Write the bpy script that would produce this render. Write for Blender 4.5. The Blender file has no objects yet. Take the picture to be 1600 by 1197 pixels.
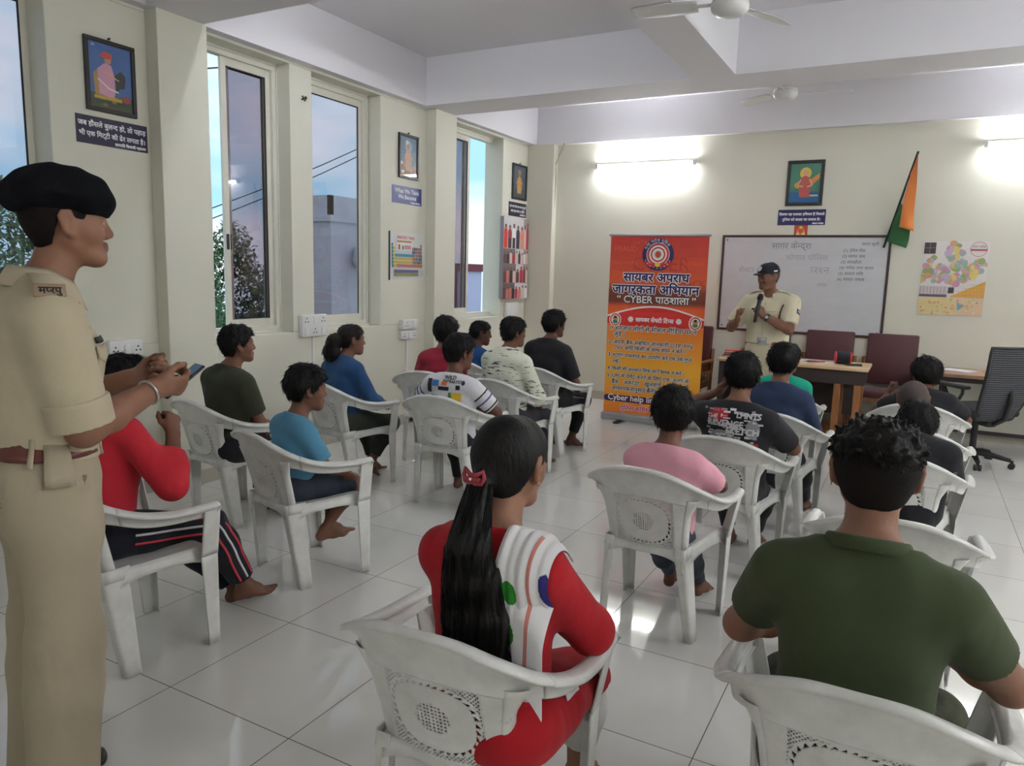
import bpy, bmesh, math, random
import numpy as np
from mathutils import Vector, Matrix, Euler
D = bpy.data
SC = bpy.context.scene
COL = SC.collection
rad = math.radians

# ---------------------------------------------------------------- camera
F_PX = 1153.46                                   # focal length in pixels of a 1600 px wide frame
cam_data = D.cameras.new('camera')
cam_data.sensor_fit = 'HORIZONTAL'; cam_data.sensor_width = 36.0
cam_data.lens = F_PX / 1600 * 36.0
cam_data.clip_start = 0.05; cam_data.clip_end = 400
cam = D.objects.new('camera', cam_data); COL.objects.link(cam)
cam.matrix_world = Matrix(((0.87685496, -0.09420998, 0.47143383, 0.0),
                           (0.48001130, 0.11704141, -0.86941961, 0.0),
                           (0.02673073, 0.98864846, 0.14785020, 1.6),
                           (0, 0, 0, 1)))
SC.camera = cam

# ---------------------------------------------------------------- sky, exposure
SC.view_settings.view_transform = 'Standard'
SC.view_settings.look = 'None'
SC.view_settings.gamma = 1.0
SC.view_settings.use_curve_mapping = False
SC.view_settings.exposure = EXPOSURE = 1.32
SC.cycles.use_denoising = True
SC.cycles.max_bounces = 8
world = D.worlds.new('dusk_sky'); SC.world = world; world.use_nodes = True
wn = world.node_tree.nodes; wl = world.node_tree.links; wn.clear()
w_tc = wn.new('ShaderNodeTexCoord'); w_no = wn.new('ShaderNodeTexNoise'); w_cr = wn.new('ShaderNodeValToRGB')
w_bg = wn.new('ShaderNodeBackground'); w_out = wn.new('ShaderNodeOutputWorld'); w_mp = wn.new('ShaderNodeMapping')
w_mp.inputs['Scale'].default_value = (1.2, 1.2, 3.4)
w_no.inputs['Scale'].default_value = 2.2; w_no.inputs['Detail'].default_value = 5; w_no.inputs['Roughness'].default_value = .5
w_cr.color_ramp.elements[0].position = .40; w_cr.color_ramp.elements[0].color = (.36, .66, .86, 1)
w_cr.color_ramp.elements[1].position = .62; w_cr.color_ramp.elements[1].color = (.86, .90, .94, 1)
wl.new(w_tc.outputs['Generated'], w_mp.inputs['Vector']); wl.new(w_mp.outputs[0], w_no.inputs['Vector'])
wl.new(w_no.outputs['Fac'], w_cr.inputs['Fac']); wl.new(w_cr.outputs['Color'], w_bg.inputs['Color'])
wl.new(w_bg.outputs[0], w_out.inputs['Surface'])
w_bg.inputs['Strength'].default_value = SKY_STRENGTH = .56

# ---------------------------------------------------------------- lights (their housings are built further down)
TUBE_POWER = 80.0        # emission of the tube lights' glass

# ---------------------------------------------------------------- colours and materials
def lin(c):
    out = []
    for v in c[:3]:
        v = v / 255.0
        out.append(v / 12.92 if v <= .04045 else ((v + .055) / 1.055) ** 2.4)
    return tuple(out) + (1.0,)
MATS = {}
def mat(name, rgb, rough=.6, metal=0.0, spec=.5, bump=0.0, bscale=40.0, var=0.0, vscale=6.0, vcol=False,
        emit=0.0, sheen=0.0, coat=0.0, vary2=None, sss=0.0, stretch=None, trans=0.0, wrinkle=0.0):
    if name in MATS: return MATS[name]
    m = D.materials.new(name); m.use_nodes = True
    nt = m.node_tree; n = nt.nodes; l = nt.links; b = n['Principled BSDF']
    b.inputs['Base Color'].default_value = lin(rgb); b.inputs['Roughness'].default_value = rough
    b.inputs['Metallic'].default_value = metal; b.inputs['Specular IOR Level'].default_value = spec
    if sheen: b.inputs['Sheen Weight'].default_value = sheen
    if coat: b.inputs['Coat Weight'].default_value = coat; b.inputs['Coat Roughness'].default_value = .08
    if sss:
        b.inputs['Subsurface Weight'].default_value = sss; b.inputs['Subsurface Radius'].default_value = (.012, .004, .002)
    if trans: b.inputs['Transmission Weight'].default_value = trans
    if emit:
        b.inputs['Emission Color'].default_value = lin(rgb); b.inputs['Emission Strength'].default_value = emit
    tc = n.new('ShaderNodeTexCoord'); vec = tc.outputs['Object']
    if stretch:
        mp = n.new('ShaderNodeMapping'); mp.inputs['Scale'].default_value = stretch
        l.new(vec, mp.inputs['Vector']); vec = mp.outputs[0]
    src = None
    if vcol:
        a = n.new('ShaderNodeVertexColor'); a.layer_name = 'Col'; src = a.outputs['Color']
    if var:
        no = n.new('ShaderNodeTexNoise'); no.inputs['Scale'].default_value = vscale; no.inputs['Detail'].default_value = 6
        no.inputs['Roughness'].default_value = .62
        l.new(vec, no.inputs['Vector'])
        mx = n.new('ShaderNodeMix'); mx.data_type = 'RGBA'
        cr = n.new('ShaderNodeValToRGB'); cr.color_ramp.elements[0].position = .35; cr.color_ramp.elements[1].position = .68
        l.new(no.outputs['Fac'], cr.inputs['Fac'])
        ml = n.new('ShaderNodeMath'); ml.operation = 'MULTIPLY'; ml.inputs[1].default_value = var
        l.new(cr.outputs['Color'], ml.inputs[0]); l.new(ml.outputs[0], mx.inputs['Factor'])
        if src: l.new(src, mx.inputs['A'])
        else: mx.inputs['A'].default_value = lin(rgb)
        mx.inputs['B'].default_value = lin(vary2) if vary2 else lin([v * .45 for v in rgb])
        src = mx.outputs['Result']
    if src: l.new(src, b.inputs['Base Color'])
    if bump:
        no = n.new('ShaderNodeTexNoise'); no.inputs['Scale'].default_value = bscale; no.inputs['Detail'].default_value = 4
        l.new(vec, no.inputs['Vector'])
        bu = n.new('ShaderNodeBump'); bu.inputs['Strength'].default_value = bump; bu.inputs['Distance'].default_value = .02
        l.new(no.outputs['Fac'], bu.inputs['Height']); l.new(bu.outputs[0], b.inputs['Normal'])
    if wrinkle:
        no = n.new('ShaderNodeTexNoise'); no.inputs['Scale'].default_value = 8; no.inputs['Detail'].default_value = 2; no.inputs['Distortion'].default_value = .3
        mp2 = n.new('ShaderNodeMapping'); mp2.inputs['Scale'].default_value = (1, 1, .55); mp2.inputs['Rotation'].default_value = (.3, .5, .2)
        l.new(tc.outputs['Object'], mp2.inputs['Vector']); l.new(mp2.outputs[0], no.inputs['Vector'])
        bu2 = n.new('ShaderNodeBump'); bu2.inputs['Strength'].default_value = wrinkle; bu2.inputs['Distance'].default_value = .03
        l.new(no.outputs['Fac'], bu2.inputs['Height'])
        if bump: l.new(bu.outputs[0], bu2.inputs['Normal'])
        l.new(bu2.outputs[0], b.inputs['Normal'])
    MATS[name] = m
    return m
def cmat(rgb, rough=.6):
    return mat('paint_%d_%d_%d_%d' % (*[int(v) for v in rgb[:3]], int(rough * 100)), rgb, rough)

# ---------------------------------------------------------------- objects
def link(o, parent=None):
    COL.objects.link(o)
    if parent is not None: o.parent = parent
    return o
def tag(o, label=None, cat=None, group=None, kind=None):
    if label: o['label'] = label
    if cat: o['category'] = cat
    if group: o['group'] = group
    if kind: o['kind'] = kind
    return o
def thing(name, label, cat, loc=(0, 0, 0), rotz=0.0, group=None):
    o = D.objects.new(name, None); o.empty_display_size = .1
    o.location = loc; o.rotation_euler = (0, 0, rotz)
    return tag(link(o), label, cat, group)
def raw(name, V, Fc, mats, parent=None, idx=None, smooth=True, col=None, loc=None):
    me = D.meshes.new(name)
    V = np.asarray(V, np.float32)
    if isinstance(Fc, np.ndarray) and Fc.ndim == 2 and len(Fc):
        k = Fc.shape[1]; nf = len(Fc)
        me.vertices.add(len(V)); me.vertices.foreach_set('co', V.ravel())
        me.loops.add(nf * k); me.loops.foreach_set('vertex_index', np.ascontiguousarray(Fc, np.int32).ravel())
        me.polygons.add(nf); me.polygons.foreach_set('loop_start', np.arange(0, nf * k, k, dtype=np.int32))
        me.update(calc_edges=True); me.validate()
    else:
        me.from_pydata([tuple(map(float, v)) for v in V], [], [tuple(map(int, f)) for f in Fc]); me.update()
    if not isinstance(mats, (list, tuple)): mats = [mats]
    for m in mats: me.materials.append(m)
    if idx is not None and len(idx) == len(me.polygons): me.polygons.foreach_set('material_index', np.asarray(idx, np.int32))
    me.polygons.foreach_set('use_smooth', np.full(len(me.polygons), bool(smooth)))
    if col is not None:
        at = me.color_attributes.new('Col', 'FLOAT_COLOR', 'POINT')
        c = np.ones((len(V), 4), np.float32); c[:, :3] = col
        at.data.foreach_set('color', c.ravel())
    o = D.objects.new(name, me)
    if loc is not None: o.location = loc
    return link(o, parent)
def fix_normals(o):
    bm = bmesh.new(); bm.from_mesh(o.data); bmesh.ops.recalc_face_normals(bm, faces=bm.faces); bm.to_mesh(o.data); bm.free(); return o

class MB:
    """collects shapes, then links them as ONE mesh object"""
    def __init__(s): s.V = []; s.F = []; s.I = []; s.S = []
    def add(s, V, Fc, mi=0, smooth=False):
        o = len(s.V); s.V += [tuple(v) for v in V]
        for f in Fc: s.F.append(tuple(o + i for i in f)); s.I.append(mi); s.S.append(smooth)
        return s
    def box(s, lo, hi, mi=0, M=None):
        x0, y0, z0 = lo; x1, y1, z1 = hi
        V = [(x0,y0,z0),(x1,y0,z0),(x1,y1,z0),(x0,y1,z0),(x0,y0,z1),(x1,y0,z1),(x1,y1,z1),(x0,y1,z1)]
        if M is not None: V = [tuple(M @ Vector(v)) for v in V]
        return s.add(V, [(0,3,2,1),(4,5,6,7),(0,1,5,4),(1,2,6,5),(2,3,7,6),(3,0,4,7)], mi)
    def rbox(s, lo, hi, r=.01, mi=0, M=None, seg=2):
        bm = bmesh.new(); bmesh.ops.create_cube(bm, size=1)
        c = [(a + b) / 2 for a, b in zip(lo, hi)]; d = [abs(b - a) for a, b in zip(lo, hi)]
        for v in bm.verts: v.co = Vector([c[i] + v.co[i] * d[i] for i in range(3)])
        bmesh.ops.bevel(bm, geom=bm.edges[:] , offset=min(r, min(d) * .49), segments=seg, profile=.5, affect='EDGES')
        if M is not None: bmesh.ops.transform(bm, matrix=M, verts=bm.verts)
        bm.verts.index_update()
        s.add([v.co[:] for v in bm.verts], [[v.index for v in f.verts] for f in bm.faces], mi, True); bm.free(); return s
    def tube(s, pts, r, seg=10, mi=0, cap=True, smooth=True):
        pts = [Vector(p) for p in pts]; rs = r if isinstance(r, (list, tuple)) else [r] * len(pts)
        V = []; n = len(pts); up = None
        for i, p in enumerate(pts):
            t = (pts[min(i + 1, n - 1)] - pts[max(i - 1, 0)]).normalized()
            if up is None:
                up = Vector((0, 0, 1)) if abs(t.z) < .9 else Vector((1, 0, 0))
            a = t.cross(up).normalized(); b = a.cross(t).normalized(); up = b
            for k in range(seg):
                q = 2 * math.pi * k / seg; V.append(p + rs[i] * (math.cos(q) * a + math.sin(q) * b))
        Fc = [(i*seg+k, i*seg+(k+1)%seg, (i+1)*seg+(k+1)%seg, (i+1)*seg+k) for i in range(n-1) for k in range(seg)]
        s.add([v[:] for v in V], Fc, mi, smooth)
        if cap:
            s.add([V[k][:] for k in range(seg)], [tuple(range(seg))[::-1]], mi)
            s.add([V[(n-1)*seg+k][:] for k in range(seg)], [tuple(range(seg))], mi)
        return s
    def lathe(s, prof, c=(0, 0, 0), seg=32, mi=0, M=None, smooth=True):
        V = []
        for r, z in prof:
            for k in range(seg):
                q = 2 * math.pi * k / seg; V.append(Vector((r * math.cos(q), r * math.sin(q), z)))
        if M is not None: V = [M @ v for v in V]
        V = [v + Vector(c) for v in V]; n = len(prof)
        Fc = [(i*seg+k, i*seg+(k+1)%seg, (i+1)*seg+(k+1)%seg, (i+1)*seg+k) for i in range(n-1) for k in range(seg)]
        s.add([v[:] for v in V], Fc, mi, smooth)
        s.add([V[k][:] for k in range(seg)], [tuple(range(seg))[::-1]], mi); s.add([V[(n-1)*seg+k][:] for k in range(seg)], [tuple(range(seg))], mi)
        return s
    def grid(s, fn, nu, nv, mi=0, smooth=True):
        V = [fn(i / nu, j / nv) for j in range(nv + 1) for i in range(nu + 1)]
        Fc = [(j*(nu+1)+i, j*(nu+1)+i+1, (j+1)*(nu+1)+i+1, (j+1)*(nu+1)+i) for j in range(nv) for i in range(nu)]
        return s.add(V, Fc, mi, smooth)
    def poly(s, pts, mi=0): return s.add(pts, [tuple(range(len(pts)))], mi)
    def prism(s, pts, h, mi=0, M=None):
        n = len(pts); V = [Vector((x, y, 0)) for x, y in pts] + [Vector((x, y, h)) for x, y in pts]
        if M is not None: V = [M @ v for v in V]
        return s.add([v[:] for v in V], [tuple(range(n))[::-1], tuple(range(n, 2*n))] + [(i, (i+1)%n, n+(i+1)%n, n+i) for i in range(n)], mi)
    def build(s, name, mats, parent=None, loc=None, solid=0, bevel=0, fix=False):
        o = raw(name, s.V, s.F, mats, parent, s.I, True, loc=loc)
        o.data.polygons.foreach_set('use_smooth', np.array(s.S, bool))
        if fix: fix_normals(o)
        if solid:
            md = o.modifiers.new('solid', 'SOLIDIFY'); md.thickness = solid; md.offset = 0
        if bevel:
            md = o.modifiers.new('bevel', 'BEVEL'); md.width = bevel; md.segments = 2; md.limit_method = 'ANGLE'
        return o

def dup(root, loc, rotz, label=None, group=None, cat=None):
    r = root.copy(); COL.objects.link(r); r.location = loc; r.rotation_euler = (0, 0, rotz)
    if label: r['label'] = label
    if group: r['group'] = group
    for ch in list(root.children):
        c = ch.copy(); COL.objects.link(c); c.parent = r
        for g in list(ch.children):
            d = g.copy(); COL.objects.link(d); d.parent = c
    return r

# ---------------------------------------------------------------- lettering
def _txt(body, size=1.0, res=2):
    c = D.curves.new('t', 'FONT'); c.body = body; c.size = size; c.resolution_u = res
    o = D.objects.new('t', c); COL.objects.link(o)
    dg = bpy.context.evaluated_depsgraph_get(); e = o.evaluated_get(dg); m = e.to_mesh()
    V = [tuple(v.co[:2]) for v in m.vertices]; Fc = [tuple(p.vertices) for p in m.polygons]
    e.to_mesh_clear(); D.objects.remove(o); D.curves.remove(c)
    return V, Fc
_adv = {}
def _advance(t):
    if t not in _adv:
        a = max(v[0] for v in _txt(t + '|')[0]); b = max(v[0] for v in _txt('|')[0]); _adv[t] = a - b
    return _adv[t]
HALF = set('कखगघचजझञणतथधनपफबभमयलवशषसक्ष')
def shape_text(t):
    """2-D mesh of one line (unit size); Devanagari short-i is put before its consonant, stem consonants lose their stem in conjuncts"""
    chars = list(t); out = []; i = 0
    while i < len(chars):
        if chars[i] == 'ि' and out:
            j = len(out) - 1
            while j > 0 and (out[j] in '़्' or out[j - 1] == '्'): j -= 1
            out.insert(j, 'ि')
        else: out.append(chars[i])
        i += 1
    runs = []; cur = ''; i = 0
    while i < len(out):
        if i + 2 < len(out) and out[i + 1] == '्' and out[i] in HALF:
            if cur: runs.append((cur, False)); cur = ''
            runs.append((out[i], True)); i += 2; continue
        cur += out[i]; i += 1
    if cur: runs.append((cur, False))
    V = []; Fc = []; x = 0.0
    for s, half in runs:
        if not s.strip(): x += _advance(s); continue
        v, f = _txt(s); w = _advance(s)
        if half:
            bm = bmesh.new(); vs = [bm.verts.new((a, b, 0)) for a, b in v]
            for q in f:
                try: bm.faces.new([vs[k] for k in q])
                except ValueError: pass
            cut = w - .215
            bmesh.ops.bisect_plane(bm, geom=bm.verts[:] + bm.edges[:] + bm.faces[:], plane_co=(cut, 0, 0), plane_no=(1, 0, 0), clear_outer=True)
            bm.verts.index_update(); v = [q.co[:2] for q in bm.verts]; f = [[q.index for q in ff.verts] for ff in bm.faces]; bm.free(); w = cut
        o = len(V); V += [(a + x, b) for a, b in v]; Fc += [tuple(o + k for k in q) for q in f]; x += w
    return V, Fc, x
_shape = {}
def put_text(mb, t, x, y, size, width=None, align='l', mi=0, fn=None, z=0.0, bold=0.0):
    """write a line on a MB in 2-D; fn maps (x, y, z) to the real place"""
    if t not in _shape: _shape[t] = shape_text(t)
    V, Fc, w = _shape[t]
    sx = size if width is None else width / max(w, 1e-6)
    sy = size if width is None else min(sx, .9 * abs(size)) if size != 1 else sx
    W = w * sx; x0 = x - (W / 2 if align == 'c' else W if align == 'r' else 0)
    fn = fn or (lambda a, b, c: (a, b, c))
    offs = [(0, 0)] if not bold else [(-bold, 0), (bold, 0), (0, bold), (0, -bold), (bold*.7, bold*.7), (-bold*.7, -bold*.7), (bold*.7, -bold*.7), (-bold*.7, bold*.7)]
    for k, (ox, oy) in enumerate(offs):
        mb.add([fn(x0 + a * sx + ox, y + b * sy + oy, z + k * 1e-6) for a, b in V], Fc, mi)
# ================================================================ the room
XL, YF, XR, YB = -4.62, 8.92, 4.3, -2.6        # left wall, front wall, right wall, back wall
ZC, ZB, TH = 3.70, 3.24, .26                    # ceiling, beam soffit, wall thickness
WZ0, WZ1 = 1.05, 3.22                           # window sill and head
M_WALL = mat('cream_wall_paint', (222, 220, 205), .55, var=.10, vscale=1.3, vary2=(208, 204, 182), bump=.04, bscale=18)
M_WHITE = mat('white_ceiling_paint', (228, 226, 230), .7, var=.10, vscale=1.0, vary2=(214, 211, 216), bump=.03, bscale=12)
M_SKIRT = mat('skirting_tile', (190, 186, 172), .25, var=.25, vscale=3, vary2=(170, 165, 150))
M_FRAME = mat('window_aluminium', (226, 224, 212), .35, var=.12, vscale=9, vary2=(190, 180, 150))
M_DARKRUB = mat('dark_rubber', (40, 40, 44), .6)

def floor_material():
    m = D.materials.new('vitrified_floor_tile'); m.use_nodes = True; nt = m.node_tree; n = nt.nodes; l = nt.links; b = n['Principled BSDF']
    tc = n.new('ShaderNodeTexCoord'); sep = n.new('ShaderNodeSeparateXYZ'); l.new(tc.outputs['Object'], sep.inputs[0])
    def M(op, a, bb=None, c=None):
        x = n.new('ShaderNodeMath'); x.operation = op
        for i, q in enumerate((a, bb, c)):
            if q is None: continue
            if isinstance(q, (int, float)): x.inputs[i].default_value = q
            else: l.new(q, x.inputs[i])
        return x.outputs[0]
    fx = M('DIVIDE', M('ADD', sep.outputs['X'], 1.75 + 61.5), .615); fy = M('DIVIDE', M('SUBTRACT', sep.outputs['Y'], 1.69 - 61.3), .613)
    dx = M('ABSOLUTE', M('SUBTRACT', M('FRACT', fx), .5)); dy = M('ABSOLUTE', M('SUBTRACT', M('FRACT', fy), .5))
    joint = M('GREATER_THAN', M('MAXIMUM', dx, dy), .4968)
    cell = n.new('ShaderNodeCombineXYZ'); l.new(M('FLOOR', fx), cell.inputs[0]); l.new(M('FLOOR', fy), cell.inputs[1])
    wh = n.new('ShaderNodeTexWhiteNoise'); l.new(cell.outputs[0], wh.inputs['Vector'])
    no = n.new('ShaderNodeTexNoise'); no.inputs['Scale'].default_value = 2.3; no.inputs['Detail'].default_value = 7; l.new(tc.outputs['Object'], no.inputs['Vector'])
    mx = n.new('ShaderNodeMix'); mx.data_type = 'RGBA'; mx.inputs['A'].default_value = lin((234, 233, 228)); mx.inputs['B'].default_value = lin((214, 211, 204))
    l.new(M('ADD', M('MULTIPLY', wh.outputs['Value'], .22), M('MULTIPLY', no.outputs['Fac'], .5)), mx.inputs['Factor'])
    mj = n.new('ShaderNodeMix'); mj.data_type = 'RGBA'; mj.inputs['B'].default_value = lin((96, 92, 84)); l.new(joint, mj.inputs['Factor']); l.new(mx.outputs['Result'], mj.inputs['A'])
    l.new(mj.outputs['Result'], b.inputs['Base Color'])
    n2 = n.new('ShaderNodeTexNoise'); n2.inputs['Scale'].default_value = 1.1; n2.inputs['Detail'].default_value = 5; l.new(tc.outputs['Object'], n2.inputs['Vector'])
    l.new(M('ADD', M('MULTIPLY', n2.outputs['Fac'], .06), M('ADD', .015, M('MULTIPLY', joint, .4))), b.inputs['Roughness'])
    b.inputs['Specular IOR Level'].default_value = .62
    return m
M_FLOOR = floor_material()
def struct(o): o['kind'] = 'structure'; return o

struct(MB().box((XL - TH, YB - .2, -.15), (XR + .2, YF + .2, 0)).build('floor', M_FLOOR))
struct(MB().box((XL - TH, YB - .2, ZC), (XR + .2, YF + .2, ZC + .12)).build('ceiling', M_WHITE))
# left wall with four tall openings
WIN = [(.95, 2.68), (3.55, 4.61), (4.86, 5.77), (6.70, 8.14)]
mb = MB().box((XL - TH, YB - .2, 0), (XL, YF + .2, WZ0)).box((XL - TH, YB - .2, WZ1), (XL, YF + .2, ZC))
ys = [YB - .2] + [v for w in WIN for v in w] + [YF + .2]
for a, b in zip(ys[0::2], ys[1::2]): mb.box((XL - TH, a, WZ0), (XL, b, WZ1))
# columns standing proud of the wall
COLS = [(3.33, 3.72), (6.52, 6.91)]
for a, b in COLS: mb.box((XL, a, 0), (-4.50, b, ZB))
mb.box((XL, 8.80, 0), (-4.25, YF, ZB)).box((XL, -.3, 0), (-4.50, .1, ZB))
struct(mb.build('wall_left', M_WALL, bevel=.006))
struct(MB().box((XL - TH, YF, 0), (XR + .2, YF + .2, ZC)).build('wall_front', M_WALL))
struct(MB().box((XR, YB, 0), (XR + .2, YF, ZC)).build('wall_right', M_WALL))
struct(MB().box((XL, YB - .2, 0), (XR, YB, ZC)).build('wall_back', M_WALL))
# beams under the ceiling, skirtings
bm_l = [((XL, YB, ZB), (-4.53, YF, ZC)), ((-4.53, 8.86, ZB), (XR, YF, ZC)), ((-4.53, 3.28, ZB), (XR, 3.70, ZC)),
        ((-4.53, 6.38, ZB), (XR, 6.88, ZC)), ((-1.81, YB, ZB), (-1.47, -.2, ZC)), ((-1.81, .2, ZB), (-1.47, 3.28, ZC)), ((-1.81, 3.70, ZB), (-1.47, 6.38, ZC)),
        ((-4.53, -.2, ZB), (XR, .2, ZC))]
for k, (a, b) in enumerate(bm_l): struct(MB().box(a, b).build('trim_%d' % (k + 1), M_WHITE))
sk = MB()
yy = [YB] + [v for c in COLS for v in c] + [8.80]
for a, b in zip(yy[0::2], yy[1::2]): sk.box((XL, a, 0), (XL + .014, b, .1))
for a, b in COLS: sk.box((XL, a - .014, 0), (-4.486, b + .014, .1))
sk.box((XL, 8.786, 0), (-4.236, YF, .1))
struct(sk.build('baseboard_left', M_SKIRT, bevel=.003))
struct(MB().box((-4.236, YF - .014, 0), (XR, YF, .1)).build('baseboard_front', M_SKIRT, bevel=.003))
# corner cable and cracks
tag(MB().tube([(-4.26, 8.87, 2.3), (-4.245, 8.865, 2.75), (-4.255, 8.865, 2.98), (-4.20, 8.853, 3.10), (-4.15, 8.853, 3.2), (-4.14, 8.853, 3.25)], .006, 6).build('cable', cmat((150, 145, 125))),
    'thin cable hanging down the cream front left corner column', 'cable')

# windows
def glass_mat(name, tint, refl):
    m = D.materials.new(name); m.use_nodes = True; n = m.node_tree.nodes; l = m.node_tree.links; n.clear()
    t = n.new('ShaderNodeBsdfTransparent'); t.inputs[0].default_value = lin(tint); g = n.new('ShaderNodeBsdfGlossy'); g.inputs['Roughness'].default_value = .02
    g.inputs['Color'].default_value = (1, 1, 1, 1)
    lw = n.new('ShaderNodeLayerWeight'); lw.inputs['Blend'].default_value = .5; pw = n.new('ShaderNodeMath'); pw.operation = 'POWER'; pw.inputs[1].default_value = 4.5
    ma = n.new('ShaderNodeMath'); ma.operation = 'MULTIPLY_ADD'; ma.inputs[1].default_value = .85; ma.inputs[2].default_value = refl
    mx = n.new('ShaderNodeMixShader'); o = n.new('ShaderNodeOutputMaterial')
    l.new(lw.outputs['Facing'], pw.inputs[0]); l.new(pw.outputs[0], ma.inputs[0]); l.new(ma.outputs[0], mx.inputs[0])
    l.new(t.outputs[0], mx.inputs[1]); l.new(g.outputs[0], mx.inputs[2]); l.new(mx.outputs[0], o.inputs['Surface'])
    return m
M_TINT = glass_mat('smoke_tinted_glass', (226, 222, 226), .045)
XW = XL - .15                                   # plane of the window frames
def window(k, y0, y1, sashes, sill=True):
    """sashes: list of (y0, y1, depth track)"""
    f = .055
    w = MB().box((XW - .07, y0, WZ0), (XW, y1, WZ0 + f)).box((XW - .07, y0, WZ1 - f), (XW, y1, WZ1))
    w.box((XW - .07, y0, WZ0 + f), (XW, y0 + f, WZ1 - f)).box((XW - .07, y1 - f, WZ0 + f), (XW, y1, WZ1 - f))
    w.box((XW, y0, WZ1 - .02), (XW + .012, y1, WZ1)).box((XW, y1 - .018, WZ0), (XW + .012, y1, WZ1)).box((XW, y0, WZ0), (XW + .03, y1, WZ0 + .02))
    wo = struct(w.build('window_%d' % k, M_FRAME, bevel=.003))
    s = MB()
    for (a, b, t) in sashes:
        x = XW - .03 - .032 * t; q = .05
        z0, z1 = WZ0 + f, WZ1 - f
        sm = MB().box((x - .024, a, z0), (x, a + q, z1)).box((x - .024, b - q, z0), (x, b, z1)).box((x - .024, a + q, z0), (x, b - q, z0 + .06)).box((x - .024, a + q, z1 - .06), (x, b - q, z1))
        sm.box((x - .004, b - q - .012, z0 + .06), (x + .002, b - q, z1 - .06), 1).box((x - .004, a + q, z1 - .072), (x + .002, b - q, z1 - .06), 1)
        sm.box((x, a + .012, 1.72), (x + .012, a + .032, 1.84), 1)
        so = sm.build('sash', [M_FRAME, M_DARKRUB], wo, bevel=.002)
        MB().box((x - .014, a + q, z0 + .06), (x - .009, b - q, z1 - .06)).build('pane', M_TINT, so)
window(0, .95, 2.68 + .06, [(1.0, 1.9, 1), (1.86, 2.69, 0)])
window(1, 3.55, 4.62, [(3.60, 4.12, 1), (4.08, 4.57, 0)][1:] + [(4.13, 4.565, 1)])
window(2, 4.84, 5.75, [(4.89, 5.71, 0)])
window(3, 6.70, 8.22, [(6.75, 7.66, 0), (6.78, 7.62, 1)])

# ---------------------------------------------------------------- outside
M_LEAF = mat('tree_leaves', (86, 118, 74), .7, var=.6, vscale=9, vary2=(52, 80, 54))
M_BARK = mat('tree_bark', (70, 58, 48), .9)
def tree(loc, h, r, n, seed, label):
    rng = random.Random(seed); t = thing('tree', label, 'tree', loc, 0, 'trees outside the windows')
    MB().tube([(0, 0, 0), (.05, .03, h * .35), (-.04, .05, h * .7)], [.13, .1, .05], 8).build('trunk', M_BARK, t)
    m = MB()
    for _ in range(n):
        a, b = rng.uniform(0, 6.28), rng.uniform(-1, 1); q = rng.uniform(.35, 1) ** .5
        c = Vector((math.cos(a) * r * q * math.sqrt(1 - b * b), math.sin(a) * r * q * math.sqrt(1 - b * b), h * .66 + b * h * .34 * q))
        u = Vector((rng.uniform(-1, 1), rng.uniform(-1, 1), rng.uniform(-1, 1))).normalized(); v = u.cross(Vector((0.3, .2, 1))).normalized(); s = rng.uniform(.06, .11)
        w = u.cross(v) * s * .18
        m.add([c - u * s, c - v * s * .45 + w, c + u * s, c + v * s * .45 + w], [(0, 1, 2), (0, 2, 3)])
    m.build('crown', M_LEAF, t)
GZ = -4.0
tree((-15.5, 11.6, GZ), 6.5, 1.2, 5200, 1, 'leafy green tree outside behind the open sliding window')
tree((-17.0, 14.6, GZ), 6.9, .95, 4200, 2, 'green tree seen through the tinted pane of the open sliding window')
tree((-18.6, 18.7, GZ), 6.3, 1.4, 4200, 3, 'low green tree outside beside the white rooftop building')
tree((-13.5, 6.6, GZ), 7.0, 1.7, 6000, 4, 'dark tree outside the leftmost window by the man in beret')
M_CON = mat('weathered_concrete', (206, 206, 210), .85, var=.35, vscale=.9, vary2=(150, 150, 156))
b = thing('building', 'white rooftop building outside the single tinted window', 'building', (-14.2, 16.9, GZ))
MB().box((-2.2, -1.3, 0), (0, 2.2, 6.85)).build('wall', M_CON, b)
MB().box((-2.3, -1.38, 6.85), (.08, 2.3, 7.02)).box((-.12, -1.3, 7.02), (0, 2.2, 7.55)).box((-2.2, -1.3, 7.02), (0, -1.18, 7.55)).build('parapet', M_CON, b)
MB().lathe([(.01, 0), (.34, .02), (.42, .2), (.36, .55), (.1, .66)], (.35, -.2, 5.6), 14).build('water_tank', M_CON, b)
b = thing('house', 'dark brick house with tin roof outside below the windows', 'building', (-19.6, 9.0, GZ))
MB().box((-3, -3, 0), (0, 6.2, 4.9)).build('wall', mat('old_brick', (98, 76, 70), .9, var=.5, vscale=4), b)
MB().box((-3.4, -3.3, 4.9), (.7, 6.6, 5.02)).build('roof', mat('tin_sheet', (112, 108, 110), .6, var=.4, vscale=2), b)
b = thing('apartment_building', 'pale lilac building outside the open window next to the collage', 'building', (-16.0, 25.0, GZ))
MB().box((-6, -4.2, 0), (0, 1.6, 5.6)).build('wall', mat('lilac_render', (186, 184, 210), .9), b)
MB().box((.0, -1.2, 3.2), (.3, -.7, 5.6)).box((-.1, -4.2, 5.6), (.1, 1.6, 5.9)).build('column', mat('maroon_paint', (120, 52, 66), .8), b)
struct(MB().box((-70, -40, GZ - .3), (XL - 1.2, 70, GZ)).build('ground', mat('dusty_ground', (120, 112, 98), .95, var=.4, vscale=.6)))
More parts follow.
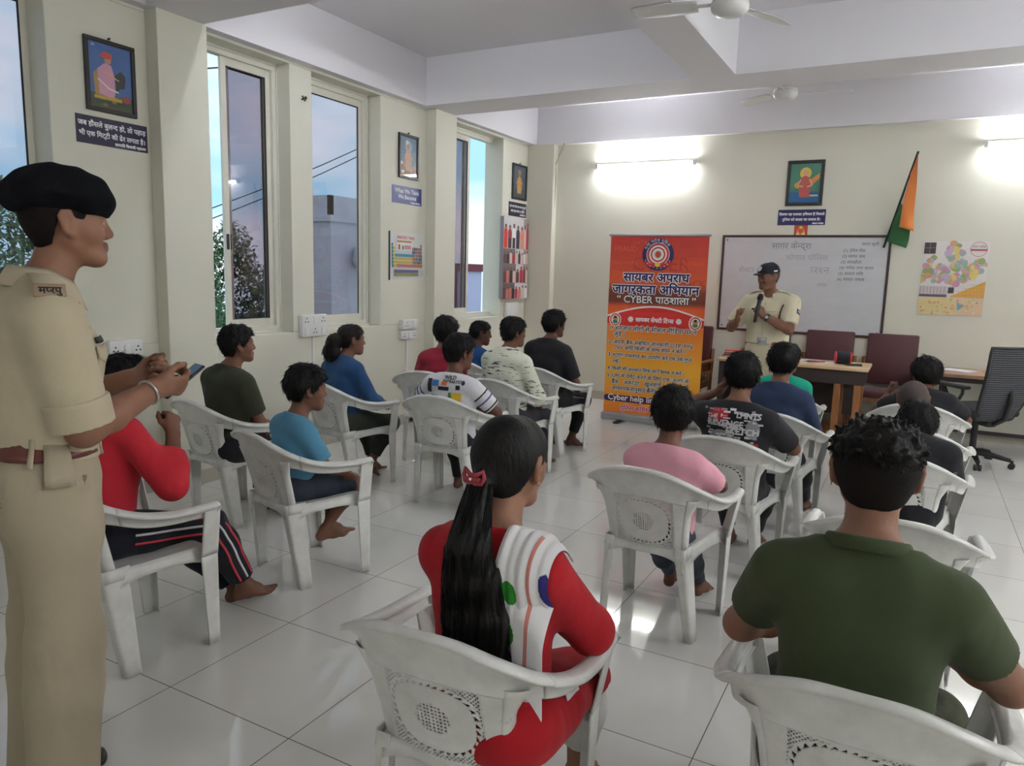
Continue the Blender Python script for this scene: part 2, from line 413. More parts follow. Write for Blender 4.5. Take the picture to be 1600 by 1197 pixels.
for k, (a, c) in enumerate([((-12, 9.2, 2.2), (-11, 18, 6.6)), ((-12.2, 9.2, 2.35), (-11, 18.4, 6.9)), ((-9, 6.0, 3.9), (-9.2, 15.0, 7.2))]):
    pts = [Vector(a).lerp(Vector(c), i / 8) - Vector((0, 0, .25 * math.sin(math.pi * i / 8))) for i in range(9)]
    tag(MB().tube(pts, .011, 5).build('overhead_wire', M_DARKRUB), 'thin dark overhead wire crossing the sky outside the windows', 'wire', 'overhead wires outside')

# ---------------------------------------------------------------- tube lights and fans
M_BATTEN = mat('white_enamel', (232, 232, 232), .35)
def tube_light(loc, rz, label, P=1.0, L=1.22):
    t = thing('tube_light', label, 'light', loc, rz, 'tube lights')
    MB().rbox((-L/2, -.02, -.02), (L/2, .02, .02), .006).build('batten', M_BATTEN, t)
    e = MB()
    for s in (-1, 1): e.rbox((s*L/2 - .018, -.075, -.045), (s*L/2 + .018, -.02, .015), .006)
    e.build('lamp_holder', M_BATTEN, t)
    MB().tube([(-L/2 + .02, -.055, -.02), (L/2 - .02, -.055, -.02)], .014, 12).build('tube', mat('lit_tube_glass_%d' % int(P * 100), (246, 250, 255), .3, emit=TUBE_POWER * P), t)
tube_light((-3.06, YF - .021, 2.95), 0, 'lit white tube light on the front wall above the banner', .72)
tube_light((1.06, YF - .021, 2.99), 0, 'lit white tube light on the front wall at the right edge', .72)
for y, l in ((.8, 'lit tube light on the right wall beside the camera'), (3.0, 'lit tube light on the right wall, middle'), (5.4, 'lit tube light on the right wall, far end')):
    tube_light((XR - .021, y, 2.95), -math.pi/2, l, 1.5)
tube_light((-1.2, YB + .021, 2.95), math.pi, 'added fill tube light on the back wall behind the camera', .35)  # weak fill lamp, added to lift the near floor and the backs
tube_light((-1.831, 1.7, 3.36), math.pi/2, 'added unseen fill tube light on the left side of the long beam above the camera', 1.3)  # added out of view to brighten the floor near the camera
tube_light((-3.2, 3.721, 3.47), math.pi, 'lit tube light on the far side of the nearest cross beam, left', .36)
tube_light((1.3, 3.721, 3.47), math.pi, 'added unseen fill tube light on the far side of the nearest cross beam, right', .36)  # extra hidden lamp, added to brighten the ceiling on this side
M_FAN = mat('fan_white', (222, 222, 220), .3)
def fan(loc, rz, label, drop):
    t = thing('ceiling_fan', label, 'fan', loc, rz, 'ceiling fans')
    MB().lathe([(.0, -.055), (.05, -.055), (.085, -.045), (.108, -.02), (.112, 0), (.108, .014), (.1, .018), (.108, .026), (.1, .04), (.06, .052), (.03, .06), (0, .06)], seg=40).build('motor', M_FAN, t)
    MB().lathe([(.052, .055), (.06, .07), (.06, .10), (.04, .12), (.014, .125), (.011, .13), (.011, drop - .11), (.02, drop - .10), (.055, drop - .02), (.06, drop)], seg=24).build('downrod', M_FAN, t)
    for k in range(3):
        q = rad(120 * k); m = MB(); R3 = Matrix.Rotation(q, 4, 'Z')
        m.box((.09, -.022, .018), (.22, .022, .022), 0, R3)
        def f(u, v, R3=R3):
            x = .19 + u * .40; w = (.055 + .02 * math.sin(math.pi * min(1, u * 1.1))) * (1 if u < .93 else .8)
            return tuple(R3 @ Vector((x, (v - .5) * 2 * w, .02 + (v - .5) * .03)))
        m.grid(f, 12, 4).build('blade', M_FAN, t, solid=.003)
    return t
fan((-1.145, 4.706, 3.20), rad(66), 'white ceiling fan nearest the camera under the ceiling', .50)
fan((-1.25, 7.45, 3.30), rad(20), 'smaller looking white ceiling fan near the front wall', .40)
# ================================================================ things on the walls
FW = YF                                         # items on the front wall hang at y just under YF
M_BLACKF = mat('black_frame_wood', (34, 30, 30), .4)
M_NAVY = mat('navy_sign_vinyl', (38, 34, 92), .45)
M_NAVYD = mat('dark_navy_sign_vinyl', (36, 28, 62), .45)
M_LETTER = cmat((238, 238, 242), .5)
def wall_thing(name, label, cat, wall, at, z, group=None):
    """wall 'L': local x runs along +y of the room and local -y points into the room; 'F': local x runs along +x"""
    return thing(name, label, cat, (wall, at, z) if wall != 'F' else (at, FW, z), math.pi / 2 if wall != 'F' else 0, group)
L2 = lambda x, y, z=0.0: (x, -z, y)             # 2-D drawing (x, y) on a wall plane; z comes out of the wall
class Art:
    """flat coloured shapes printed on a sheet, a fraction of a millimetre apart"""
    def __init__(s, z0): s.m = MB(); s.mats = []; s.z = z0
    def _mi(s, c):
        k = cmat(c, .5) if isinstance(c, tuple) else c
        if k not in s.mats: s.mats.append(k)
        return s.mats.index(k)
    def poly(s, pts, c): s.z += .00005; s.m.poly([L2(x, y, s.z) for x, y in pts], s._mi(c)); return s
    def rect(s, x0, y0, x1, y1, c): return s.poly([(x0, y0), (x1, y0), (x1, y1), (x0, y1)], c)
    def ell(s, x, y, rx, ry, c, n=24, a0=0, a1=2*math.pi): return s.poly([(x + rx*math.cos(a0+(a1-a0)*i/n), y + ry*math.sin(a0+(a1-a0)*i/n)) for i in range(n)], c)
    def ring(s, x, y, r0, r1, c, n=36):
        s.z += .00005; V = [L2(x + r*math.cos(2*math.pi*i/n), y + r*math.sin(2*math.pi*i/n), s.z) for r in (r0, r1) for i in range(n)]
        s.m.add(V, [(i, (i+1) % n, n+(i+1) % n, n+i) for i in range(n)], s._mi(c)); return s
    def line(s, pts, w, c):
        for (x0, y0), (x1, y1) in zip(pts, pts[1:]):
            L = math.hypot(x1-x0, y1-y0) or 1; nx, ny = -(y1-y0)/L*w/2, (x1-x0)/L*w/2
            s.poly([(x0+nx, y0+ny), (x0-nx, y0-ny), (x1-nx, y1-ny), (x1+nx, y1+ny)], c)
        return s
    def text(s, t, x, y, size, c, width=None, align='l', bold=0.0):
        s.z += .00005; put_text(s.m, t, x, y, size, width, align, s._mi(c), L2, s.z, bold); return s
    def build(s, name, parent): return s.m.build(name, s.mats, parent)
def sign(t, w, h, m, lines):
    MB().box((-w/2, -.004, -h/2), (w/2, 0, h/2)).build('board', m, t)
    a = Art(.0042)
    for (s, x, y, size, width, al) in lines: a.text(s, x, y, size, M_LETTER, width, al, .0012)
    a.build('lettering', t)
def framed(name, label, wall, at, z, w, h, draw, lean=.0, fw=.026, hook=True):
    t = wall_thing(name, label, 'picture', wall, at, z, None)
    f = MB(); d = .022
    for a, b in (((-w/2, -d, -h/2), (w/2, 0, -h/2+fw)), ((-w/2, -d, h/2-fw), (w/2, 0, h/2)), ((-w/2, -d, -h/2+fw), (-w/2+fw, 0, h/2-fw)), ((w/2-fw, -d, -h/2+fw), (w/2, 0, h/2-fw))): f.box(a, b)
    f.build('frame', M_BLACKF, t, bevel=.004)
    MB().box((-w/2+fw, -.008, -h/2+fw), (w/2-fw, -.001, h/2-fw)).build('backing', cmat((120, 120, 120)), t)
    a = Art(.0085); draw(a, w/2-fw, h/2-fw); a.build('print', t)
    MB().box((-w/2+fw, -.0145, -h/2+fw), (w/2-fw, -.013, h/2-fw)).build('glass_pane', glass_mat('picture_glass_' + str(len(MATS) + int(z*100)), (255, 255, 255), .03), t)
    if hook: MB().tube([(0, -.003, h/2+.012), (0, -.02, h/2+.014)], .006, 8).tube([(-.012, -.006, h/2), (0, -.012, h/2+.014), (.012, -.006, h/2)], .002, 5).build('nail', M_DARKRUB, t)
    t.rotation_euler.x = 0
    return t
def figure_art(bg, low, cloth, skin, extra):
    """a generic single figure on a coloured ground"""
    def draw(a, w, h):
        a.rect(-w, -h, w, h, bg).rect(-w, -h, w, -h*.45, low)
        extra(a, w, h)
        a.poly([(-w*.32, -h*.72), (-w*.40, -h*.1), (-w*.28, h*.28), (0, h*.40), (w*.28, h*.26), (w*.42, -h*.1), (w*.30, -h*.74)], cloth)
        a.ell(0, h*.52, w*.17, h*.15, skin)
        a.line([(-w*.28, h*.2), (-w*.5, -h*.12), (-w*.12, -h*.18)], w*.11, skin).line([(w*.28, h*.2), (w*.48, -h*.1), (w*.15, -h*.2)], w*.11, skin)
    return draw
def warrior(a, w, h):
    a.rect(-w, -h, w, h, (66, 104, 168)); a.rect(-w, -h*.99, w, -h*.55, (58, 74, 44))
    for i in range(14):
        r = random.Random(i); a.ell(r.uniform(-w, w)*.85, r.uniform(-h*.95, -h*.5), w*.13, h*.05, r.choice([(40, 60, 34), (84, 92, 48), (150, 120, 60)]), 9)
    a.poly([(-w*.75, -h*.6), (-w*.8, h*.05), (-w*.55, h*.2), (-w*.4, -h*.1), (-w*.3, -h*.62)], (176, 140, 70))
    a.poly([(-w*.55, -h*.55), (-w*.6, h*.2), (-w*.25, h*.42), (w*.05, h*.38), (w*.18, h*.05), (w*.2, -h*.45), (w*.1, -h*.68)], (206, 150, 176))
    a.ell(-w*.1, h*.52, w*.16, h*.12, (196, 140, 100)); a.poly([(-w*.5, h*.6), (-w*.25, h*.78), (w*.12, h*.74), (w*.1, h*.58), (-w*.2, h*.55)], (206, 72, 50))
    a.poly([(w*.2, h*.1), (w*.5, h*.28), (w*.72, h*.12), (w*.66, -h*.25), (w*.4, -h*.3), (w*.25, -h*.5)], (48, 46, 48))
    a.line([(-w*.6, -h*.1), (-w*.1, -h*.35), (w*.35, -h*.42)], w*.07, (226, 220, 200)).line([(-w*.3, h*.15), (w*.4, -h*.05)], w*.05, (230, 190, 60))
    a.rect(-w*.8, -h*.72, w*.5, -h*.62, (196, 160, 50)).ell(w*.72, -h*.6, w*.2, h*.12, (150, 60, 40), 12).text('वीर', -w*.85, h*.86, h*.1, (225, 225, 235))
def saint(a, w, h): figure_art((92, 128, 150), (150, 120, 90), (196, 150, 130), (190, 140, 110), lambda a, w, h: (a.ell(0, h*.5, w*.4, h*.3, (150, 170, 180)), a.ell(-w*.15, h*.72, w*.2, h*.12, (225, 215, 200)), [a.ell((i*.37 % 1.6-.8)*w, -h*(.35+.11*(i % 5)), w*.2, h*.08, ((226, 216, 214), (196, 120, 100), (150, 140, 150))[i % 3], 10) for i in range(12)]))(a, w, h)
def monk(a, w, h): figure_art((56, 84, 108), (40, 58, 80), (214, 160, 70), (186, 128, 90), lambda a, w, h: (a.ell(0, h*.62, w*.26, h*.16, (214, 150, 60)),))(a, w, h)
def lady(a, w, h): figure_art((74, 140, 116), (40, 104, 160), (196, 90, 80), (226, 180, 140), lambda a, w, h: (a.ell(0, h*.5, w*.38, h*.3, (232, 200, 90)), a.poly([(w*.2, h*.1), (w*.95, h*.5), (w*.9, h*.2), (w*.3, -h*.2)], (226, 140, 60)), a.ell(-w*.4, -h*.1, w*.3, h*.18, (220, 170, 60)), a.rect(w*.35, -h*.68, w*.9, -h*.6, (226, 200, 90))))(a, w, h)
framed('framed_picture', 'black framed picture of a warrior in pink above the longest navy sign', XL, 3.068, 2.75, .335, .44, warrior)
framed('framed_picture', 'black framed picture of a standing figure between window and column', XL, 6.20, 2.718, .325, .43, saint)
framed('framed_picture', 'black framed portrait in an orange robe above the photo collage', XL, 8.56, 2.745, .38, .44, monk)
framed('framed_picture', 'black framed picture of a goddess figure above the whiteboard', 'F', -1.215, 2.665, .385, .49, lady, fw=.034, hook=False)
t = wall_thing('sign', 'dark navy Hindi motto sign under the warrior picture', 'sign', XL, 3.07, 2.41, 'navy motto signs')
sign(t, .48, .17, M_NAVYD, [('जब हौंसले बुलन्द हो, तो पहाड़', 0, .024, 1, .455, 'c'), ('भी एक मिट्टी की ढेर लगता है।', 0, -.036, 1, .45, 'c'), ('छत्रपति शिवाजी महाराज', .225, -.073, .024, None, 'r')])
t = wall_thing('sign', 'blue English motto sign above the periodic table chart', 'sign', XL, 6.19, 2.34, 'navy motto signs')
sign(t, .49, .17, mat('mid_blue_vinyl', (72, 78, 138), .4), [('What We Think', 0, .018, 1, .40, 'c'), ('We Become', 0, -.038, 1, .30, 'c'), ('- Gautam Buddha', .22, -.074, .024, None, 'r')])
t = wall_thing('sign', 'small dark motto sign directly above the photo collage board', 'sign', XL, 8.54, 2.40, 'navy motto signs')
sign(t, .47, .175, mat('black_vinyl', (40, 38, 56), .4), [('उठो जागो और तब तक मत रुको', 0, .022, 1, .43, 'c'), ('जब तक लक्ष्य ना मिले', 0, -.036, 1, .36, 'c'), ('स्वामी विवेकानन्द', .21, -.072, .024, None, 'r')])
t = wall_thing('sign', 'navy Hindi motto sign under the goddess picture on the front wall', 'sign', 'F', -1.225, 2.295, 'navy motto signs')
sign(t, .50, .17, M_NAVY, [('शिक्षा वह सशक्त हथियार है जिससे', 0, .022, 1, .475, 'c'), ('दुनिया को बदला जा सकता है।', 0, -.036, 1, .40, 'c'), ('-नेल्सन मण्डेला', .235, -.074, .022, None, 'r')])
# small devotional sticker
t = wall_thing('sticker', 'small red devotional sticker between the navy sign and whiteboard', 'sticker', 'F', -1.22, 2.13)
MB().box((-.07, -.003, -.08), (.07, 0, .08)).build('card', cmat((178, 62, 46)), t)
a = Art(.0035); a.rect(-.062, -.072, .062, .072, (196, 74, 48)).ell(0, .0, .044, .05, (226, 150, 70)).ell(0, .02, .026, .03, (190, 96, 60)).ell(-.03, -.03, .02, .03, (236, 200, 160)).ell(.03, -.03, .02, .03, (236, 200, 160)).ell(0, .055, .02, .016, (236, 190, 90)); a.build('print', t)

# periodic table chart
t = wall_thing('chart', 'periodic table chart on the left wall by the column', 'chart', XL, 6.195, 1.735)
MB().box((-.29, -.004, -.235), (.29, 0, .235)).build('sheet', cmat((222, 224, 222), .4), t)
MB().box((-.30, -.012, -.24), (-.288, 0, .24)).build('roller', M_DARKRUB, t)
a = Art(.0045)
a.text('PERIODIC TABLE', -.02, .172, 1, (196, 60, 60), .29, 'c', .0012)
cw, ch = .0285, .0345; TEAL, YEL, BLU, PUR, ORA, PNK, OLV = (70, 150, 160), (222, 204, 120), (88, 160, 200), (136, 104, 160), (206, 140, 84), (206, 130, 150), (150, 150, 90)
for r in range(7):
    for c in range(18):
        if r == 0 and 0 < c < 17: continue
        if r in (1, 2) and 2 <= c < 12: continue
        col = TEAL if c == 0 else (YEL if c == 1 else YEL if c < 12 else (BLU, ORA, PUR, TEAL, PNK, ORA)[(c + r) % 6])
        if r == 3 and 1 < c < 12: col = BLU
        if r == 6 and c > 2: col = PNK if c < 12 else ORA
        x, y = -.262 + c * cw + .0, .128 - r * ch
        a.rect(x + .001, y - ch + .001, x + cw - .001, y - .001, col); a.rect(x + .008, y - .022, x + .019, y - .010, tuple(int(v*.55) for v in col))
a.rect(-.19, .055, .07, .16, (236, 236, 232)).rect(-.18, .135, .06, .155, (190, 140, 90)).rect(-.06, .07, .05, .11, (206, 150, 170)).rect(-.16, .065, -.13, .115, (196, 90, 70)).rect(-.1, .065, -.07, .105, (90, 140, 110))
for r in range(2):
    for c in range(15): a.rect(-.23 + c*cw*.95, -.165 - r*ch, -.23 + (c+1)*cw*.95 - .002, -.135 - r*ch, (OLV if r else (110, 110, 150)))
a.rect(.21, -.2, .275, -.14, (206, 210, 214)); a.build('print', t)

# photo collage on a thick canvas
t = wall_thing('photo_collage', 'tall canvas photo collage by the front left corner', 'picture', XL, 8.43, 1.78)
MB().rbox((-.33, -.055, -.51), (.33, 0, .51), .006).build('canvas', cmat((150, 146, 150)), t)
a = Art(.0555); rng = random.Random(4)
cells = [(-.33, .12, .20, .51), (.20, .12, .33, .51), (-.33, -.07, -.02, .12), (-.02, -.07, .2, .12), (.2, -.07, .33, .12), (-.33, -.31, .0, -.07), (.0, -.31, .2, -.07), (.2, -.31, .33, -.07), (-.33, -.51, -.02, -.31), (-.02, -.51, .33, -.31)]
for ci, (x0, y0, x1, y1) in enumerate(cells):
    a.rect(x0, y0, x1 - .004, y1 - .004, [(206, 204, 206), (170, 150, 150), (120, 110, 112)][ci % 3])
    n = 5 if ci == 0 else max(2, int((x1-x0) * 14))
    for i in range(n):
        cx = x0 + (x1-x0) * (i + .5) / n; hh = (y1-y0) * rng.uniform(.75, .95); w = (x1-x0) / n * .42
        c = ((214, 60, 52), (150, 44, 60), (232, 230, 232), (44, 44, 56), (220, 130, 110))[i] if ci == 0 else rng.choice([(180, 50, 60), (60, 50, 56), (214, 190, 180), (206, 120, 110), (110, 60, 66), (230, 226, 226)])
        a.poly([(cx-w, y0+.004), (cx-w*1.05, y0+hh*.68), (cx-w*.7, y0+hh*.79), (cx+w*.7, y0+hh*.79), (cx+w*1.05, y0+hh*.66), (cx+w, y0+.004)], c)
        if ci == 0: a.rect(cx-w*.8, y0+.004, cx+w*.8, y0+hh*.42, ((206, 52, 48), (60, 44, 52), (48, 46, 52), (44, 44, 56), (206, 150, 130))[i])
        a.ell(cx, y0+hh*.87, min(w*.6, .03), hh*.095, (36, 30, 32), 12); a.ell(cx, y0+hh*.85, min(w*.48, .025), hh*.075, (140, 96, 78), 12)
a.build('print', t)
# loose black and white poster by window 3
t = wall_thing('poster', 'small black and white poster beside the far left window', 'poster', -4.50, 6.715, 1.2)
t.location = (-4.62, 7.1, 1.22); t.location.x = XW + .035
MB().box((-.13, -.004, -.17), (.13, 0, .17)).build('sheet', cmat((196, 190, 192)), t)
a = Art(.0045)
for i in range(16):
    r = random.Random(i + 70); x, y = r.uniform(-.1, .1), r.uniform(-.13, .13); a.poly([(x, y), (x + .03, y + r.uniform(.02, .06)), (x + .05, y - .01), (x + .01, y - r.uniform(.02, .05))], r.choice([(60, 52, 56), (96, 84, 90), (140, 130, 136)]))
a.line([(-.125, -.165), (.125, -.165), (.125, .165)], .008, (40, 36, 38)); a.build('print', t)
# nails / hook on the pier between the windows
tag(MB().tube([(XL, 4.745, 2.97), (XL + .035, 4.745, 2.975), (XL + .04, 4.75, 2.99)], .007, 6).tube([(XL + .03, 4.72, 2.99), (XL + .03, 4.75, 2.955), (XL + .03, 4.77, 2.985)], .006, 6).build('wall_hook', M_DARKRUB), 'small dark hook high on the pier between two windows', 'hook')

# switch boards
M_SWITCH = mat('white_switch_plastic', (228, 228, 226), .35)
def board(label, y, z, w=.24, h=.15, rows=2, cols=3, x=XL, lid=False):
    t = thing('switch_board', label, 'switch', (x, y, z), math.pi/2, 'switch boards on the left wall')
    MB().rbox((-w/2, -.05, -h/2), (w/2, 0, h/2), .008).build('box', M_SWITCH, t)
    for r in range(rows):
        zc = h/2 - (r + .5) * h / rows
        for c in range(cols):
            xc = -w/2 + (c + .5) * w / cols; s = min(w/cols, h/rows) * .36
            if (c + r) % 2 == 0 and cols > 1:
                m = MB()
                for dx, dz in ((0, s*.5), (-s*.5, -s*.35), (s*.5, -s*.35)): m.tube([(xc+dx, -.0515, zc+dz), (xc+dx, -.048, zc+dz)], .006, 8)
                m.build('socket', M_DARKRUB, t)
            else: MB().rbox((xc-s*.7, -.058, zc-s), (xc+s*.7, -.049, zc+s), .003).build('rocker', M_BATTEN, t)
    return t
board('white switch board with sockets on the pier between two windows', 4.815, 1.10, .30, .19)
board('upper white switch box under the periodic table chart', 6.2, 1.045, .26, .10, 1, 2)
board('white switch plate just below the box under the periodic chart', 6.18, .935, .25, .09, 1, 3)
board('white switch board under the photo collage', 8.40, 1.12, .30, .2, 1, 1)
board('white switch board on the wall behind the man in beret', 3.06, 1.03, .24, .12, 1, 3)
for y, z1, l in ((4.83, 1.0, 'white vertical conduit below the switch board between windows'), (6.19, .88, 'white vertical conduit below the plate under the periodic chart')):
    tag(MB().box((XL, y-.011, .1), (XL + .014, y + .011, z1)).build('conduit', M_SWITCH, bevel=.003), l, 'conduit', 'white conduits on the left wall')
t = thing('floor_socket', 'tiny brown box on the skirting near the column', 'socket', (XL + .014, 6.27, .055), math.pi/2)
MB().rbox((-.035, -.02, -.04), (.035, 0, .04), .004).build('box', cmat((70, 52, 44)), t)

# whiteboard
t = wall_thing('whiteboard', 'large whiteboard with dark frame on the front wall behind the speaker', 'whiteboard', 'F', -1.185, 1.55)
BW, BH = .86, .525
MB().box((-BW, -.014, -BH), (BW, 0, BH)).build('panel', mat('whiteboard_enamel', (208, 210, 214), .28, var=.35, vscale=3.5, vary2=(186, 188, 194), stretch=(1, 1, 2.2)), t)
m = MB(); q = .026
m.box((-BW-q, -.026, -BH-q), (BW+q, 0, -BH)).box((-BW-q, -.026, BH), (BW+q, 0, BH+q)).box((-BW-q, -.026, -BH), (-BW, 0, BH)).box((BW, -.026, -BH), (BW+q, 0, BH))
m.build('frame', mat('dark_brown_frame', (62, 44, 44), .5), t, bevel=.003)
a = Art(.0145); INK, FAINT = (70, 72, 80), (168, 170, 178)
lines = [('सागर केन्द्रा', -.12, .40, 1, (128, 130, 138), .42, 'c'), ('भोपाल पोलिस', .05, .275, 1, FAINT, .44, 'c'), ('सेक्टर सागर', -.50, .13, 1, FAINT, .36, 'c'), ('प्रश्न', .10, .13, .11, FAINT), ('नगर', .18, -.02, .07, FAINT), ('समय सूची', .60, .44, .045, INK)]
lines += [(s, .42 - .008*i, .37 - .062*i, .046, INK) for i, s in enumerate(['(1) ईमेल मेल', '(2) सागर नाम', '(3) समझौता', '(4) गणेश नगर सागर', '(5) सवाल राशि', '(6) सवाल जवाब'])]
for q in lines: a = Art(.0145); a.text(*q); a.build('handwriting', t)
for x, y in ((-BW+.03, BH-.03), (BW-.03, BH-.03), (-BW+.03, -BH+.03), (BW-.03, -BH+.03)): Art(.0145).ell(x, y, .009, .009, (60, 56, 56), 10).build('screw', t)

# wall map
t = wall_thing('map', 'colourful district map poster right of the flag', 'map', 'F', .295, 1.66)
MB().box((-.305, -.003, -.39), (.305, 0, .39)).build('sheet', cmat((222, 218, 210), .4), t)
a = Art(.0035); rng = random.Random(11); cols5 = [(206, 150, 180), (150, 170, 110), (222, 200, 110), (200, 180, 204), (150, 186, 170), (214, 160, 120)]
a.rect(-.29, -.375, .29, .375, (228, 224, 220))
def blob(x, y, r, c):
    a.poly([(min(.288, max(-.288, x + r*rng.uniform(.75, 1.15)*math.cos(k*.785))), y + r*rng.uniform(.75, 1.15)*math.sin(k*.785)) for k in range(8)], c)
hull = [(-.05, .30), (0, .33), (.03, .27), (-.06, .25), (-.01, .2), (-.2, .2), (-.22, .12), (-.25, .05), (-.26, -.01), (-.18, .06), (-.12, .0), (-.12, .12), (-.06, .06), (0, .12), (.02, .02), (.08, .08), (.1, .16), (.15, .12), (.2, .14), (.24, .16), (.2, .06), (.12, 0), (-.18, -.02), (-.05, -.01), (.05, -.03), (.27, .15), (.16, .04), (-.1, .05), (.04, .16), (-.2, .04)]
for i, (x, y) in enumerate(hull):
    for k in range(4): blob(x + rng.uniform(-.035, .035), y + rng.uniform(-.03, .03), rng.uniform(.022, .040), cols5[(i + k*2) % 6])
a.rect(-.285, .25, -.18, .365, (70, 60, 62)).rect(-.28, .31, -.19, .312, (200, 200, 200)).rect(-.235, .255, -.233, .36, (200, 200, 200))
a.ring(.2, .3, .07, .074, (190, 60, 70)).rect(.13, .285, .27, .30, (190, 60, 70)).text('मध्य प्रदेश', .2, .315, 1, (60, 50, 50), .11, 'c')
a.poly([(-.02, -.19), (.29, -.02), (.29, -.19)], (222, 170, 80))
for k in range(9): a.line([(.0+k*.032, -.19), (.0+k*.032, -.18+k*.018)], .002, (190, 130, 60))
for k in range(4): a.line([(.05*k, -.165+.035*k), (.29, -.165+.035*k)], .002, (190, 130, 60))
a.rect(-.29, -.19, -.04, -.08, (206, 196, 196)).rect(-.29, -.19, -.04, -.165, (96, 84, 88)).rect(-.03, -.15, .02, -.09, (80, 70, 74))
for k in range(8): a.rect(-.285+k*.031, -.16, -.28+k*.031, -.085, (150, 130, 140))
a.rect(-.29, -.375, .04, -.2, (222, 204, 150)).rect(.04, -.375, .29, -.2, (224, 196, 160)).poly([(.06, -.24), (.13, -.27), (.07, -.33)], (110, 170, 200))
for k in range(40): blob(rng.uniform(-.28, .28), rng.uniform(-.365, -.21), .012, rng.choice([(206, 180, 120), (214, 150, 110), (190, 190, 130), (230, 214, 170)]))
a.build('print', t)

# flag
t = thing('flag', 'orange white and green flag drooping from a wall pole above whiteboard corner', 'flag', (-.37, YF - .05, 1.98))
MB().tube([(0, .05, -.0), (.0, .0, -.01), (.235, -.22, .93)], .011, 10).build('pole', M_DARKRUB, t)
def flag_fn(u, v, u0):
    # u runs down the hoist (0 = tip of the pole), v out to the fly; the saffron hangs in front, the other bands fold in behind it
    p = Vector((.235, -.22, .93)).lerp(Vector((.005, -.02, .06)), u)
    if u0 == 0: d, sx, sy = .79 - 1.1 * u, .035 - .50 * u, -.05
    elif u0 < .5: d, sx, sy = .20 - .10 * u, .055 + .02 * u, .03
    else: d, sx, sy = .42 - .34 * u, .07 + .13 * u, -.01
    x = p.x + v * sx + .010 * math.sin(v * 6 + u * 9) * v
    y = p.y + sy * v + .030 * math.sin(v * 3 + u * 14) * (.1 + .9 * v)
    return (x, y, p.z - d * v)
for nm, c, u0, u1 in (('saffron_band', (222, 128, 60), 0, .2), ('white_band', (226, 222, 222), .2, .54), ('green_band', (44, 104, 56), .54, 1)):
    MB().grid(lambda a, b, u0=u0, u1=u1: flag_fn(u0 + (u1-u0) * a, b, u0), 14, 26).build(nm, mat(nm + '_cloth', c, .7, sheen=.2), t, solid=.0015)
# ---------------------------------------------------------------- roll-up banner
t = thing('banner_stand', 'tall orange roll-up awareness banner standing left of the speaker', 'banner', (-2.445, 7.66, 0), rad(2.5))
BNW, Z0, Z1 = .525, .10, 2.03
MB().rbox((-BNW-.02, -.055, .018), (BNW+.02, .055, .098), .02).build('base', mat('brushed_aluminium', (176, 178, 182), .35, metal=.7), t)
for s in (-1, 1): MB().rbox((s*.33-.03, -.16, 0), (s*.33+.03, .10, .018), .006).build('foot', M_DARKRUB, t)
MB().tube([(0, .04, .06), (0, .05, Z1)], .009, 8).build('pole', mat('steel', (150, 150, 154), .3, metal=.9), t)
MB().rbox((-BNW-.02, -.014, Z1-.012), (BNW+.02, .012, Z1+.012), .006).build('top_bar', mat('brushed_aluminium', (176, 178, 182)), t)
m = D.materials.new('banner_print'); m.use_nodes = True; n = m.node_tree.nodes; l = m.node_tree.links
tc = n.new('ShaderNodeTexCoord'); sp = n.new('ShaderNodeSeparateXYZ'); cr = n.new('ShaderNodeValToRGB'); mr = n.new('ShaderNodeMapRange'); mr.inputs['From Max'].default_value = 2.05
l.new(tc.outputs['Object'], sp.inputs[0]); l.new(sp.outputs['Z'], mr.inputs['Value']); l.new(mr.outputs[0], cr.inputs[0]); l.new(cr.outputs[0], n['Principled BSDF'].inputs['Base Color'])
n['Principled BSDF'].inputs['Roughness'].default_value = .45
e = cr.color_ramp.elements; e[0].position = .05; e[0].color = lin((236, 128, 44)); e[1].position = .98; e[1].color = lin((196, 54, 44))
for p, c in ((.28, (240, 176, 44)), (.42, (240, 150, 50)), (.62, (226, 92, 44)), (.645, (120, 56, 40)), (.70, (132, 58, 42)), (.745, (214, 92, 46)), (.84, (208, 74, 48))):
    q = cr.color_ramp.elements.new(p); q.color = lin(c)
def bpanel(u, v): return ((u - .5) * 2 * BNW * (1 - .0 * v), .0, Z0 + (Z1 - Z0) * v)
MB().grid(bpanel, 4, 12).build('panel', m, t)
a = Art(.001); NV, WH, RD = (40, 34, 96), (240, 236, 232), (200, 44, 44)
X = BNW
rng = random.Random(3)
for i, (s, x, y, sz) in enumerate([('CYBER', -.28, 1.66, .21), ('CRIME', -.42, 1.50, .20), ('SECURITY', .17, 1.63, .055), ('MALWARE', -.5, 1.72, .06), ('VIRUS', .30, 1.80, .08), ('FRAUD', -.48, 1.86, .08), ('PHISHING', .22, 1.90, .05), ('SPAM', -.5, 1.58, .10), ('HACK', .24, 1.50, .1), ('DATA', -.28, 1.93, .06), ('THEFT', -.52, 1.45, .09), ('ATTACK', .27, 1.72, .055)]):
    a.text(s, x, y, sz, (222, 96, 62) if i % 2 else (186, 58, 46))
a.z += .0004; a.ell(0, 1.83, .168, .168, NV, 48); a.ring(0, 1.83, .118, .124, WH, 48); a.ell(0, 1.83, .118, .118, (206, 60, 50), 40); a.ell(0, 1.83, .095, .095, WH, 40); a.ring(0, 1.83, .062, .078, (196, 52, 46), 40); a.ell(0, 1.83, .045, .045, (206, 200, 190), 24); a.ell(0, 1.83, .03, .034, (190, 70, 50), 16)
